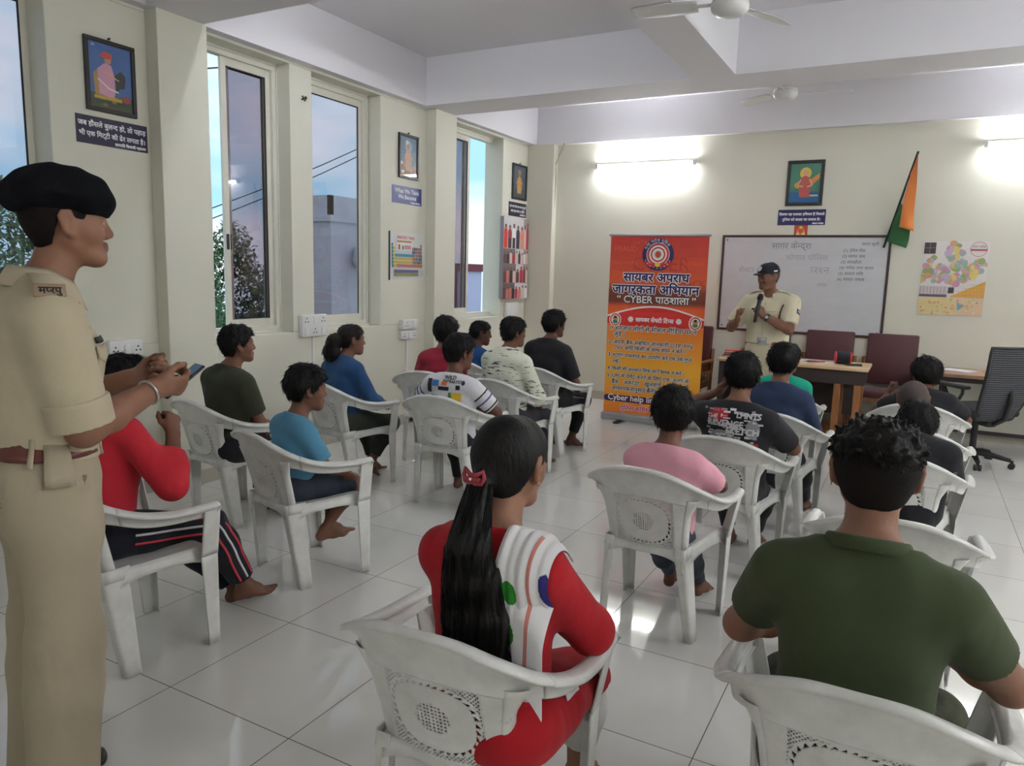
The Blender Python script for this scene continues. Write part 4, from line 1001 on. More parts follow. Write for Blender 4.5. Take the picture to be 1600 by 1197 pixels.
        for a in range(8):
            for b in range(a + 1, 8):
                oa, ob_ = np.array(offs[a]), np.array(offs[b])
                if np.abs(oa - ob_).sum() != 1: continue
                va, vb = val[:, a], val[:, b]; m = (va < 0) != (vb < 0)
                t = np.where(m, va / np.where(m, va - vb, 1), 0)
                pos += np.where(m[:, None], oa + t[:, None] * (ob_ - oa), 0); w += m
        V = s.lo + s.h * (act + pos / w[:, None]); Q = []
        for ax in range(3):
            o = [0, 0, 0]; o[ax] = 1
            A = I[tuple(slice(1, n[i]-1) if i != ax else slice(0, n[i]-1) for i in range(3))]
            B = I[tuple(slice(1, n[i]-1) if i != ax else slice(1, n[i]) for i in range(3))]
            e = np.argwhere(A != B)
            if not len(e): continue
            ins = A[tuple(e.T)]
            g = e.copy()
            for i in range(3):
                if i != ax: g[:, i] += 1
            p, q = [i for i in range(3) if i != ax]
            def cell(dp, dq): h = g.copy(); h[:, p] -= dp; h[:, q] -= dq; return idx[tuple(h.T)]
            f = np.stack([cell(1, 1), cell(0, 1), cell(0, 0), cell(1, 0)], 1)
            flip = ins if ax != 1 else ~ins
            f[~flip] = f[~flip][:, ::-1]; Q.append(f)
        Q = np.concatenate(Q); Q = Q[(Q >= 0).all(1)]
        return V, Q
    def at(s, P):
        g = (np.asarray(P, float) - s.lo) / s.h; i = np.clip(np.floor(g).astype(int), 0, s.n - 2); f = np.clip(g - i, 0, 1); r = 0
        for o in [(a, b, c) for a in (0, 1) for b in (0, 1) for c in (0, 1)]:
            w = np.prod(np.where(np.array(o), f, 1 - f), axis=1); r = r + w * s.d[i[:, 0]+o[0], i[:, 1]+o[1], i[:, 2]+o[2]]
        return r

def rotm(yaw=0, pitch=0, roll=0):
    """yaw: to the right, pitch: nod down, roll: tilt to the right shoulder (degrees); columns map head axes to the body"""
    return np.array((Matrix.Rotation(-rad(yaw), 3, 'Z') @ Matrix.Rotation(-rad(pitch), 3, 'X') @ Matrix.Rotation(rad(roll), 3, 'Y')))
def ik(a, b, l1, l2, pole):
    a, b = np.asarray(a, float), np.asarray(b, float); d = b - a; L = np.linalg.norm(d); L2 = min(L, (l1 + l2) * .999); d = d / L
    x = (l1*l1 - l2*l2 + L2*L2) / (2*L2); y = math.sqrt(max(l1*l1 - x*x, 0)); p = np.asarray(pole, float); p = nrm(p - d * (p @ d))
    return a + d * x + p * y, a + d * L2

M_EYEW = mat('eye_white', (206, 198, 188), .25)
M_IRIS = mat('dark_iris', (26, 18, 16), .15)
M_HAIR = mat('black_hair', (15, 13, 13), .55, spec=.22, bump=.25, bscale=120, stretch=(1, 1, .25))
M_LIP = mat('lips', (128, 72, 66), .45)
SKINS = {'a': (140, 99, 78), 'b': (124, 85, 67), 'c': (112, 75, 59), 'd': (100, 67, 52), 'e': (152, 110, 88)}
def skin(k): return mat('skin_' + k, SKINS[k], .52, spec=.35, var=.22, vscale=14, vary2=[v * .84 for v in SKINS[k]], bump=.05, bscale=160, sss=.06)

class Person:
    """joints in the person's own frame (y forward, x right, z up, origin on the floor); s body scale, hs head scale"""
    def __init__(p, s=1.0, hs=1.0, hip=(0, -.08, .51), lean=4, side=0, twist=0, wide=1.0, slouch=0, thick=1.0):
        p.s, p.hs, p.wide, p.thick = s, hs, wide, thick
        p.hip = np.asarray(hip, float); q = rad(lean); r = rad(side)
        p.up = nrm((math.sin(r), math.sin(q), math.cos(q) * math.cos(r))); tw = rad(twist)
        p.rt = nrm(np.cross((math.sin(tw), math.cos(tw), 0), p.up)); p.fw = np.cross(p.up, p.rt)
        p.back = -p.fw
        T = lambda h, f=0.0, x=0.0: p.hip + p.up * h * s + p.fw * f * s + p.rt * x * s
        p.T = T
        p.slouch = slouch
        p.neck = T(.50, .01 + slouch)
        p.C = {}                     # named groups of capsules
        w, th = wide, thick
        p.C['torso'] = [
            (T(-.02, .0, -.06), T(-.02, .0, .06), (.100*s*th, .094*s*th), None, p.up, .04),
            (T(.04, 0), T(.17, -.005), (.142*s*w, .098*s*th), (.132*s*w, .090*s*th), p.rt, .05),
            (T(.17, -.005), T(.32, .0), (.132*s*w, .090*s*th), (.152*s*w, .104*s*th), p.rt, .05),
            (T(.32, 0, -.05*w), T(.40, -.012 + slouch*.6, -.07*w), (.10*s, .105*s*th), (.095*s, .085*s), p.rt, .05),
            (T(.32, 0, .05*w), T(.40, -.012 + slouch*.6, .07*w), (.10*s, .105*s*th), (.095*s, .085*s), p.rt, .05),
            (T(.425, -.015 + slouch*.8, -.085*w), T(.425, -.015 + slouch*.8, .085*w), (.070*s, .056*s), None, p.fw, .05),
            (T(.435, -.02 + slouch*.8, .13*w), T(.50, -.01 + slouch, .03), .042*s, .045*s, p.fw, .045),
            (T(.435, -.02 + slouch*.8, -.13*w), T(.50, -.01 + slouch, -.03), .042*s, .045*s, p.fw, .045)]
        p.C['xdrape'] = [(T(.02, .005), T(.30, .005), (.152*s*w, .108*s*th), (.158*s*w, .112*s*th), p.rt, .05)]
        p.sh = {1: T(.415, -.01 + slouch*.8, .172*w), -1: T(.415, -.01 + slouch*.8, -.172*w)}
        p.hj = {1: T(-.01, .01, .088), -1: T(-.01, .01, -.088)}
        p.el = {}; p.wr = {}; p.hand = {}; p.kn = {}; p.an = {}; p.ft = {}
    def head(p, yaw=0, pitch=0, roll=0, fwd=.045, up=.0):
        p.HR = rotm(yaw, pitch, roll)
        h = p.hs
        base = p.neck + p.up * (.075 * h + up) + p.fw * fwd * h
        p.hc = base + p.HR @ arr(0, .012, .075) * h
        H = lambda x, y, z: p.hc + p.HR @ (arr(x, y, z) * h)
        p.H = H; X, Y, Z = p.HR[:, 0], p.HR[:, 1], p.HR[:, 2]
        g = p.C
        g['neck'] = [(p.neck - p.up * .03 + p.fw * -.0, H(0, -.022, -.055), (.056*h*.5 + .056*p.s*.5, .056*h*.5 + .054*p.s*.5), (.052*h, .054*h), p.rt, .03)]
        hd = [(H(0, -.018, .028), H(0, -.018, .028), (.0765*h, .097*h), None, X, .02)]
        hd = [(H(0, -.03, .030), H(0, .012, .034), (.076*h, .084*h), (.072*h, .078*h), X, .03),
              (H(0, .02, .0), H(0, .038, -.060), (.062*h, .058*h), (.046*h, .042*h), X, .035),
              (H(-.012, .067, -.087), H(.012, .067, -.087), .018*h, None, Z, .026),
              (H(-.047, .0, -.042), H(-.014, .062, -.084), .015*h, .014*h, Z, .03), (H(.047, .0, -.042), H(.014, .062, -.084), .015*h, .014*h, Z, .03),
              (H(-.036, .056, -.022), H(-.05, .03, -.012), .023*h, .020*h, Z, .026), (H(.036, .056, -.022), H(.05, .03, -.012), .023*h, .020*h, Z, .026),
              (H(-.034, .074, .031), H(.034, .074, .031), (.011*h, .012*h), None, Z, .02),
              (H(0, .080, .024), H(0, .1015, -.019), (.0095*h, .010*h), (.0115*h, .0105*h), X, .016),
              (H(-.0125, .090, -.025), H(.0125, .090, -.025), .0085*h, None, Z, .012),
              (H(-.017, .087, -.050), H(.017, .087, -.050), (.0065*h, .0085*h), None, Y, .008),
              (H(-.014, .086, -.060), H(.014, .086, -.060), (.0075*h, .008*h), None, Y, .008)]
        for sx in (-1, 1):
            hd += [(H(sx*.070, .004, .012), H(sx*.074, -.002, -.026), (.009*h, .015*h), (.007*h, .010*h), X, .010),
                   (H(sx*.081, -.012, .024), H(sx*.079, -.006, -.020), (.0075*h, .019*h), (.006*h, .012*h), X, .008),
                   (H(sx*.090, -.026, .024), H(sx*.085, -.014, -.018), (.0055*h, .008*h), None, X, .008), (H(sx*.088, -.022, .034), H(sx*.082, -.002, .036), .0055*h, None, X, .008)]
        g['head'] = hd
        for sx in (-1, 1):
            hd += [(H(sx*.0275, .0775, .0105), H(sx*.0355, .0755, .0105), (.0115*h, .0118*h), None, Z, .008)]
        p.sockets = [(H(sx*.0225, .0905, .0092), H(sx*.0405, .0855, .0102), (.0037*h, .0085*h), None, Z, .003) for sx in (-1, 1)] + [(H(sx*.089, -.006, .012), H(sx*.088, -.004, -.006), (.007*h, .009*h), None, X, .006) for sx in (-1, 1)] + [(H(-.018, .097, -.0548), H(.018, .097, -.0548), (.0016*h, .005*h), None, Z, .004)]
        p.eyes = [H(sx*.0315, .0745, .0098) for sx in (-1, 1)]
        return p
    def arm(p, side, wrist, pole=(0, -1, -.4), palm=None, curl=.35, spread=.0, up=.285, fo=.25, thumb=.5, hand_dir=None, thick=1.0):
        s = p.s; S = p.sh[side]; wrist = np.asarray(wrist, float); pole = np.asarray(pole, float) * arr(side if False else 1, 1, 1)
        E, Wp = ik(S, wrist, up * s, fo * s, pole); p.el[side] = E; p.wr[side] = Wp; k = thick
        f = nrm(Wp - E); n = nrm(np.cross(f, E - S)) if np.linalg.norm(np.cross(f, E - S)) > 1e-4 else arr(1, 0, 0)
        p.C['armu%d' % side] = [(S, E, (.048*s*k, .050*s*k), (.038*s*k, .040*s*k), n, .035)]
        p.C['armf%d' % side] = [(E, E + (Wp - E) * .35, .037*s*k, (.037*s*k, .040*s*k), n, .025), (E + (Wp - E) * .35, Wp, (.037*s*k, .040*s*k), (.022*s*k, .028*s*k), n, .02)]
        hd = f if hand_dir is None else nrm(hand_dir); pn = nrm(palm if palm is not None else (0, 0, -1)); pn = nrm(pn - hd * (pn @ hd)); lat = np.cross(hd, pn) * side  # towards the thumb
        p.C['hand%d' % side] = p.make_hand(Wp, hd, pn, lat, curl, spread, thumb); return p
    def make_hand(p, W, d, n, lat, curl, spread, thumb):
        s = p.s * .35 + p.hs * .65; s *= .98; out = []
        P = lambda a, b, c=0: W + d * a * s + lat * b * s + n * c * s
        out.append((P(-.01, 0), P(.03, .004), (.027*s, .019*s), (.034*s, .017*s), lat, .02)); out.append((P(.03, .004), P(.085, .0), (.036*s, .016*s), (.040*s, .0125*s), lat, .015))
        cs = curl if hasattr(curl, '__len__') else [curl] * 4
        for i, (b, L, r) in enumerate(((.030, .074, .0092), (.010, .082, .0096), (-.010, .076, .0092), (-.029, .060, .0082))):
            q = P(.088 - .006 * abs(i - 1.2), b, 0); dd = nrm(d + lat * (spread * (1.2 - i) * .22)); a = 0; prev = q
            for j, fr in enumerate((.46, .30, .24)):
                a += cs[i] * (1.1, 1.35, .9)[j]; v = dd * math.cos(a) + n * math.sin(a); nx = prev + v * L * fr * s
                out.append((prev, nx, r * s * (1 - .07*j), r * s * (.95 - .09*j), lat, .006)); prev = nx
        a = P(.018, .022, .006); t1 = a + nrm(lat * (1 - thumb * .4) + d * .75 + n * thumb * .7) * .042 * s; t2 = t1 + nrm(d * .95 + lat * (.35 - thumb * .5) + n * thumb * .75) * .034 * s; t3 = t2 + nrm(d + lat * (.05 - thumb * .4) + n * thumb * .5) * .026 * s
        out += [(a, t1, .0145*s, .0115*s, n, .014), (t1, t2, .0112*s, .0102*s, n, .006), (t2, t3, .0102*s, .0082*s, n, .006)]
        return out
    def leg(p, side, ankle, pole=(0, 1, .5), th=.415, shn=.40, foot=None, thick=1.0, toes=True):
        s = p.s; K, A = ik(p.hj[side], ankle, th * s, shn * s, pole); p.kn[side] = K; p.an[side] = A; k = thick
        n = nrm(np.cross(K - p.hj[side], A - K) + arr(1e-4, 0, 0))
        p.C['thigh%d' % side] = [(p.hj[side], K, (.082*s*k, .080*s*k), (.055*s*k, .056*s*k), n, .05), (p.hj[side] - p.fw*.05*s, p.hj[side] + (K - p.hj[side])*.3, .078*s*k, .076*s*k, n, .04)]
        p.C['shin%d' % side] = [(K, K + (A - K)*.32, .052*s*k, (.050*s*k, .056*s*k), n, .03), (K + (A - K)*.32, A, (.050*s*k, .056*s*k), .032*s*k, n, .03)]
        f = nrm(foot if foot is not None else (side * .15, 1, -.05)); u = nrm(np.cross(f, (0, 0, 1))); w = np.cross(u, f); z = .95 * s * .35 + .62 * p.hs * .95
        P = lambda a, b, c: A + f * a * z + u * b * z + w * c * z
        ft = [(A, P(-.03, 0, -.045), .031*s, .029*z, u, .02), (P(-.035, 0, -.045), P(.05, 0, -.047), (.030*z, .026*z), (.036*z, .022*z), u, .02), (A, P(.07, 0, -.030), .030*s, (.034*z, .022*z), u, .03), (P(.05, 0, -.047), P(.115, side*-.004, -.056), (.037*z, .021*z), (.043*z, .014*z), u, .02)]
        for i, (b, L, r) in enumerate(((-.028, .050, .0125), (-.008, .046, .009), (.008, .042, .0085), (.022, .036, .008), (.034, .030, .0075))): ft.append((P(.118 - .006*i, side*b, -.058), P(.118 + L - .006*i, side*b*1.05, -.061), r*1.05*z, r*z, u, .005))
        p.C['foot%d' % side] = ft; p.ftd = getattr(p, 'ftd', {}); p.ftd[side] = (f, u, w, z)
        return p
    # ------------------------------------------------------------ meshing
    def bounds(p, keys, m):
        L = [c for k in keys for c in p.C.get(k, ())]; P = np.array([q for c in L for q in c[:2]]); r = max(np.max(c[2]) for c in L)
        return P.min(0) - .13 - m, P.max(0) + .13 + m
    def field(p, keys, h, inf=0.0, k=None, cuts={}, m=0.0):
        f = Field(*p.bounds(keys, m), h)
        for key in keys:
            for c in p.C.get(key, ()): f.cap(c[0], c[1], c[2], c[3], c[4], k if k else c[5], inf=inf[key] if isinstance(inf, dict) and key in inf else (0.0 if isinstance(inf, dict) else inf), cut=cuts.get(key))
        return f
    def body(p, parent, sk, h, name='body'):
        keys = [k for k in p.C if not k.startswith('x')]
        f = p.field(keys, h)
        for c in p.sockets: f.cap(c[0], c[1], c[2], c[3], c[4], c[5], 's')
        V, Q = f.mesh()
        c = V[Q].mean(1); loc = (c - p.hc) @ p.HR / p.hs
        lips = (np.abs(loc[:, 0]) < .023) & (loc[:, 1] > .082) & (loc[:, 2] < -.0445) & (loc[:, 2] > -.0665) & ((np.abs(loc[:, 0]) / .023) ** 2 + ((loc[:, 2] + .055) / .0115) ** 2 < 1)
        p.bf = f
        return raw(name, V, Q, [skin(sk), M_LIP], parent, lips.astype(np.int32))
    def face(p, parent, brows=True, hair=None):
        h = p.hs
        for e in p.eyes:
            m = MB(); m.lathe([(.0112*math.sin(q)*h, .0112*math.cos(q)*h) for q in np.linspace(math.pi, 0.55, 9)], seg=16, M=Matrix(p.HR.tolist()).to_4x4() @ Matrix.Rotation(-math.pi/2, 4, 'X'), c=e)
            m.lathe([(.0114*math.sin(q)*h, .0114*math.cos(q)*h) for q in np.linspace(.56, 0.0, 5)], seg=16, mi=1, M=Matrix(p.HR.tolist()).to_4x4() @ Matrix.Rotation(-math.pi/2, 4, 'X'), c=e)
            m.build('eye', [M_EYEW, M_IRIS], parent)
        if brows:
            for sx in (-1, 1):
                f = Field(p.hc - .13, p.hc + .13, .0035); H = p.H
                f.cap(H(sx*.014, .0870, .029), H(sx*.034, .0855, .034), (.0035*h, .0045*h), (.0035*h, .0045*h), p.HR[:, 1], .004); f.cap(H(sx*.034, .0855, .034), H(sx*.052, .070, .029), (.0035*h, .0045*h), (.002*h, .003*h), p.HR[:, 1], .004)
                raw('eyebrow', *f.mesh(), hair or M_HAIR, parent)
    def hair(p, parent, h, thick=.016, line=None, lump=.004, freq=90, extra=(), m=None, name='hair', seed=1, back=-.062, front=.068, side=.004, taper=.75, tuft=0):
        hs = p.hs; H = p.H; f = Field(p.hc - .20*max(1, hs), p.hc + .20*max(1, hs), h); X = p.HR[:, 0]
        t = thick
        f.cap(H(0, -.03, .030 + t*.35), H(0, .012, .034 + t*.35), (.078*hs + t*.75, .086*hs + t), (.074*hs + t*.7, .080*hs + t*.9), X, .02)
        f.cap(H(0, -.035, .02), H(0, -.042, -.055), (.072*hs + t*.6, .060*hs + t*.55), (.052*hs + t*.3, .034*hs + t*.35), X, .03)
        x, y, z = f.xyz(); R = p.HR
        lx = ((x-p.hc[0])*R[0, 0] + (y-p.hc[1])*R[1, 0] + (z-p.hc[2])*R[2, 0]) / hs; ly = ((x-p.hc[0])*R[0, 1] + (y-p.hc[1])*R[1, 1] + (z-p.hc[2])*R[2, 1]) / hs; lz = ((x-p.hc[0])*R[0, 2] + (y-p.hc[1])*R[1, 2] + (z-p.hc[2])*R[2, 2]) / hs
        if lump:
            r = np.random.RandomState(seed); acc = 0
            for i in range(6):
                k = r.normal(size=3); k /= np.linalg.norm(k); k *= freq * (.5 + .3*i); acc = acc + np.sin(lx*k[0]*1.0 + ly*k[1] + lz*k[2]*.6 + r.rand()*6 + 1.5*np.sin(ly*freq*.35 + i))
            f.d += (acc * lump * .3).astype(F32) * np.clip((lz + .09) / .12, .15, 1).astype(F32)
        # hairline: nape, round the ear, sideburn, forehead
        hl = np.interp(ly, [-.14, -.085, -.045, -.030, -.006, .004, .022, .040, .06, .08, .12], [back, back, -.050, .012, .034, side - .012, side - .004, .045, front - .004, front, front])
        hl = hl + np.where((np.abs(lx) < .045) & (ly < -.03), -.0, 0) + np.clip((np.abs(lx) - .03) / .05, 0, 1) * np.where(ly > .03, -.012, 0)
        f.comb(tuple(slice(0, n) for n in f.n), (hl - lz).astype(F32) * hs, .006, 'i')
        for c in extra: f.cap(*c)
        p.hf = f
        V, Q = f.mesh(); o = raw(name, V, Q, m or M_HAIR, parent)
        if tuft: p.tufts(parent, V, f, tuft, m or M_HAIR, seed)
        return o
    def tufts(p, parent, V, f, n, m, seed, L=(.012, .026), lift=.16, r0=.0016):
        """fine strands that follow the head away from the crown"""
        g = np.random.RandomState(seed); P = V[g.randint(0, len(V), n)]; e = f.h
        N = np.stack([f.at(P + np.eye(3)[i]*e) - f.at(P - np.eye(3)[i]*e) for i in range(3)], 1); N /= np.linalg.norm(N, axis=1)[:, None] + 1e-9
        c = p.H(.012, -.055, .14); T = P - c; T -= N * (T * N).sum(1)[:, None]; T /= np.linalg.norm(T, axis=1)[:, None] + 1e-9
        T += g.normal(size=T.shape) * .28; S = np.cross(T, N); S /= np.linalg.norm(S, axis=1)[:, None] + 1e-9
        Ln = g.uniform(L[0], L[1], n)[:, None] * p.hs; q = P - N * .003; rows = []
        for k in range(4):
            u = k / 3; c_ = q + T * Ln * u + N * (.003 + lift * Ln * u * (1 - .55 * u)); r = r0 * (1 - .75 * u)
            rows.append(np.stack([c_ + S * r, c_ - S * r * .5 + N * r, c_ - S * r * .5 - N * r], 1))
        A = np.stack(rows, 1); Vt = A.reshape(-1, 3); b = np.arange(n)[:, None] * 12
        Fq = np.concatenate([b + np.array([3*k + i, 3*k + (i+1) % 3, 3*k + 3 + (i+1) % 3, 3*k + 3 + i]) for k in range(3) for i in range(3)])
        raw('hair_strands', Vt, Fq, m, parent)
    def garment(p, name, parent, m, keys, inf, h, k=.045, cuts={}, cutf=(), folds=(.004, 26, 1), sub=(), col=None, ani=(1, 1, .55)):
        f = p.field(keys, h, inf, k, cuts, .03)
        if folds: f.folds(folds[0], folds[1], folds[2], ani)
        for c in cutf: f.cutf(c)
        for c in sub: f.cap(*c)
        V, Q = f.mesh(); p.gf = f
        return raw(name, V, Q, m, parent, col=col(V) if col else None)
    def plane(p, pt, n): pt, n = np.asarray(pt, float), nrm(n); return lambda X, Y, Z: (X - pt[0])*n[0] + (Y - pt[1])*n[1] + (Z - pt[2])*n[2]
    def neckhole(p, r=.012, lift=.0, tilt=.35):
        c = p.neck + p.up * (.004 + lift) - p.fw * .02*p.s; n = nrm(p.up + p.fw * tilt)
        return [p.plane(c + n*.012, n)]
    def tee(p, parent, m, h, sleeve=.62, off=.013, soff=.020, hem=-.03, long=False, folds=(.004, 24, 1), name='shirt', col=None, cuffat=.93, lift=0.0, ncut=True, drape=.004, k=.045):
        keys = ['torso', 'xdrape']; cuts = {}; inf = {'torso': off, 'xdrape': drape}
        for s in (-1, 1):
            if 'armu%d' % s not in p.C: continue
            keys.append('armu%d' % s); inf['armu%d' % s] = soff
            d = p.el[s] - p.sh[s]
            if not long: cuts['armu%d' % s] = (p.sh[s] + d * sleeve, d)
            else: keys.append('armf%d' % s); inf['armf%d' % s] = soff * .8; cuts['armf%d' % s] = (p.el[s] + (p.wr[s] - p.el[s]) * cuffat, p.wr[s] - p.el[s])
        cf = (p.neckhole(lift=lift) if ncut else []) + [p.plane(p.T(hem), -p.up)]
        return p.garment(name, parent, m, keys, inf, h, k=k, cuts=cuts, cutf=cf, folds=folds, col=col)
    def pants(p, parent, m, h, off=.012, ankle=.92, waist=.10, short=None, folds=(.005, 22, 5), name='trousers', col=None, flare=0.0):
        keys = ['hips']; p.C['hips'] = p.C['torso'][:2]; inf = {'hips': off}; cuts = {}
        for s in (-1, 1):
            if 'thigh%d' % s not in p.C: continue
            keys.append('thigh%d' % s); inf['thigh%d' % s] = off
            d = p.kn[s] - p.hj[s]
            if short is not None: cuts['thigh%d' % s] = (p.hj[s] + d * short, d)
            else: keys.append('shin%d' % s); inf['shin%d' % s] = off * 1.1 + flare; cuts['shin%d' % s] = (p.kn[s] + (p.an[s] - p.kn[s]) * ankle, p.an[s] - p.kn[s])
        o = p.garment(name, parent, m, keys, inf, h, cuts=cuts, cutf=[p.plane(p.T(waist), p.up)], folds=folds, col=col)
        del p.C['hips']; return o
    def strands(p, mb, root, n, fn, r0=.0016, seg=10):
        """fn(i) returns a list of points; three-sided strands"""
        for i in range(n): mb.tube(fn(i), [r0 * (1 - .7 * k / seg) for k in range(seg + 1)], 3, cap=False)
def ring_band(p, name, parent, m, a, b, r, t, w, u=(1, 0, 0)):
    """a band (bracelet, watch strap, cuff) round the axis a -> b at a"""
    ax = nrm(np.asarray(b) - np.asarray(a)); M = Matrix.Translation(Vector(a)) @ Vector(ax).to_track_quat('Z', 'Y').to_matrix().to_4x4()
    return MB().lathe([(r, -w/2), (r + t, -w/2), (r + t*1.15, 0), (r + t, w/2), (r, w/2)], seg=28, M=M).build(name, m, parent)
def collar(p, parent, m, h, open_=.03, height=.035, r=.062, fold=.034, name='collar'):
    """a turned-down shirt collar round the neck"""
    c = p.neck + p.up * .002 - p.fw * .006 * p.s; s = p.s; mb = MB(); N = 36
    def f(u, v):
        q = -math.pi/2 + (u - .5) * 2 * (math.pi - open_ * 8); e = abs(u - .5) * 2
        if v < .5: t = v * 2; rr = r*s*(1.06 - .04*t); z = height*s*t*(1 - .25*e)
        else: t = (v - .5) * 2; rr = r*s*(1.03 + .34*t*(1 + .25*e)); z = height*s*(1 - .25*e) - fold*s*t*(1 + .5*e**3)
        rx = rr * 1.08; P = c + p.rt * rx * math.cos(q) + p.fw * rr * 1.0 * math.sin(q) + p.up * z - p.up * .028*s*max(0, math.sin(q)); return tuple(P)
    return mb.grid(f, N, 8).build(name, m, parent, solid=.003)
def wrap(p, parent, field, name, polys, mats, z_in=None, eps=.0025, back=True, depth=.4):
    """lays flat printed shapes (list of (x, z) outlines / triangles already meshed) onto the back (or front) of a garment"""
    V, Fc, I = polys; V = np.asarray(V, float); d = p.back if back else p.fw
    P0 = p.hip + np.outer(V[:, 0], p.rt) + np.outer(V[:, 1], p.up); lo = np.full(len(V), depth); hi = np.zeros(len(V))
    ts = np.linspace(depth, 0.0, 80); hit = np.full(len(V), np.nan); prev = np.ones(len(V)) * .08; pt = depth
    for t in ts:
        g = field.at(P0 + d * t); m = np.isnan(hit) & (g < 0) & (prev >= 0); fr = prev / np.maximum(prev - g, 1e-9)
        hit[m] = (pt + (t - pt) * fr)[m]; prev = g; pt = t
    hit = np.where(np.isnan(hit), np.nanmedian(hit) if np.isfinite(np.nanmedian(hit)) else .1, hit)
    return raw(name, P0 + np.outer(hit + eps, d), [tuple(f) for f in Fc], mats, parent, I, True)
class Print2D:
    def __init__(s): s.m = MB(); s.mats = []
    def _mi(s, c):
        k = cmat(c, .75)
        if k not in s.mats: s.mats.append(k)
        return s.mats.index(k)
    def rect(s, x0, y0, x1, y1, c, n=4):
        s.m.grid(lambda u, v: (x0 + (x1-x0)*u, y0 + (y1-y0)*v, 0), n, n, s._mi(c)); return s
    def ell(s, x, y, rx, ry, c, n=20):
        s.m.add([(x, y, 0)] + [(x + rx*math.cos(6.2832*i/n), y + ry*math.sin(6.2832*i/n), 0) for i in range(n)], [(0, 1+i, 1+(i+1) % n) for i in range(n)], s._mi(c)); return s
    def text(s, t, x, y, size, c, width=None, align='c', bold=0.0): put_text(s.m, t, x, y, size, width, align, s._mi(c), None, 0, bold); return s
    def data(s): return [v[:2] for v in s.m.V], s.m.F, s.m.I
def seat_person(key, label, name='person'):
    x, y, hd, _ = CHAIRS[key]
    return thing(name, label, 'person', (x, y, 0), -rad(hd), 'seated audience')
# ---------------------------------------------------------------- the audience
def cloth(name, rgb, **k): return mat(name, rgb, .88, spec=.25, bump=k.pop('bump', .12), bscale=k.pop('bscale', 260), sheen=.06, wrinkle=k.pop('wrinkle', .45), **k)
M_DENIM = cloth('dark_denim', (52, 58, 70), var=.3, vscale=20)
M_BLACKC = cloth('black_cotton', (34, 34, 38))
M_CHAR = cloth('charcoal_trousers', (52, 52, 58))
def lap(p, l=(-.10, .20), r=(.10, .20), z=.60, curl=.45):
    s = p.s
    p.arm(1, (r[0], r[1], z), pole=(.9, -1, -.5), palm=(-.2, 0, -1), curl=curl); p.arm(-1, (l[0], l[1], z), pole=(-.9, -1, -.5), palm=(.2, 0, -1), curl=curl)
def finish(p, t, sk, h=.0065, hair=True, face=True, hk={}):
    p.body(t, sk, h)
    if face: p.face(t)
    if hair: p.hair(t, min(h, .0055), **{'tuft': 1500, **hk})
def kid(key, label, crown, hs=.93, lean=2, yaw=0, pitch=2, hipx=0.0, hipy=-.09, wide=1.0, slouch=0, side=0, tw=0, roll=0, off=(0, 0), fwd=.045, up=0.0):
    t = seat_person(key, label); t.location.x += off[0]; t.location.y += off[1]
    s = (crown - .425 - .285 * hs) / (.585 * math.cos(rad(lean)) * math.cos(rad(side)))
    p = Person(s=s, hs=hs, hip=(hipx, hipy, .425 + .085 * s), lean=lean, wide=wide, slouch=slouch, side=side, twist=tw); p.head(yaw=yaw, pitch=pitch, roll=roll, fwd=fwd, up=up); p.t = t
    return p, t
def sit(p, l=(-.10, .36), r=(.10, .36), zl=.068, zr=.068, spread=.35, fl=None, fr=None):
    for sd, a, z, f in ((-1, l, zl, fl), (1, r, zr, fr)): p.leg(sd, (a[0], a[1], z), pole=(sd*spread, 1, .6), foot=f)
def tube_on(p, parent, f, name, pts, dirs, r, m, R=.16):
    """a cord or stripe lying on a garment: from each axis point outwards along dir to the surface"""
    out = []
    for q, d in zip(pts, dirs):
        d = nrm(d); ts = np.linspace(0, R, 60); g = f.at(np.asarray(q) + np.outer(ts, d)); k = np.where(g > 0)[0]; out.append(np.asarray(q) + d * (ts[k[0]] if len(k) else .05))
    return MB().tube([tuple(o) for o in out], r, 6).build(name, m, parent)

# child in red, mostly hidden behind the standing man
p, t = kid('red', 'seated child in red long-sleeved top and striped track trousers, elbow on armrest', 1.23, lean=14, yaw=10, pitch=4, hipx=-.09, side=-8)
p.arm(1, (.06, .17, .90), pole=(.8, .3, -1), palm=(-1, 0, 0), curl=.8); p.arm(-1, (-.36, .10, .72), pole=(-.6, -.6, -1), palm=(0, -.3, .2), curl=.15, spread=.7, hand_dir=(.75, .5, .25))
sit(p, l=(.0, .50), r=(.10, .47), zl=.08, zr=.13, fl=(.2, 1, -.05), fr=(.45, 1, .05))
finish(p, t, 'c', hk=dict(lump=.005))
p.tee(t, cloth('red_jersey', (190, 42, 54)), .006, long=True, hem=-.05, cuffat=.62, soff=.019, folds=(.007, 30, 3))
TRK = cloth('black_track_fabric', (34, 36, 44)); p.pants(t, TRK, .006, ankle=.86, flare=.008)
for o, c in ((.028, (200, 60, 70)), (.0, (214, 212, 214)), (-.028, (200, 60, 70))):
    pts, ds = [], []
    for a, b in ((p.hj[1], p.kn[1]), (p.kn[1], p.kn[1] + (p.an[1] - p.kn[1]) * .85)):
        ax = nrm(b - a); nn = nrm(np.cross(p.rt, ax)) * (1 if np.cross(p.rt, ax)[2] >= 0 or True else -1)
        for i in range(8): pts.append(a + (b - a) * (.12 + .86 * i / 7) + nn * o); ds.append(p.rt + nn * o * 3)
    tube_on(p, t, p.gf, 'stripe', pts, ds, .0055, cmat(c, .8))
ring_band(p, 'anklet', t, M_DARKRUB, p.an[-1] + arr(0, 0, .03), p.kn[-1], .030*p.s + .002, .003, .006)

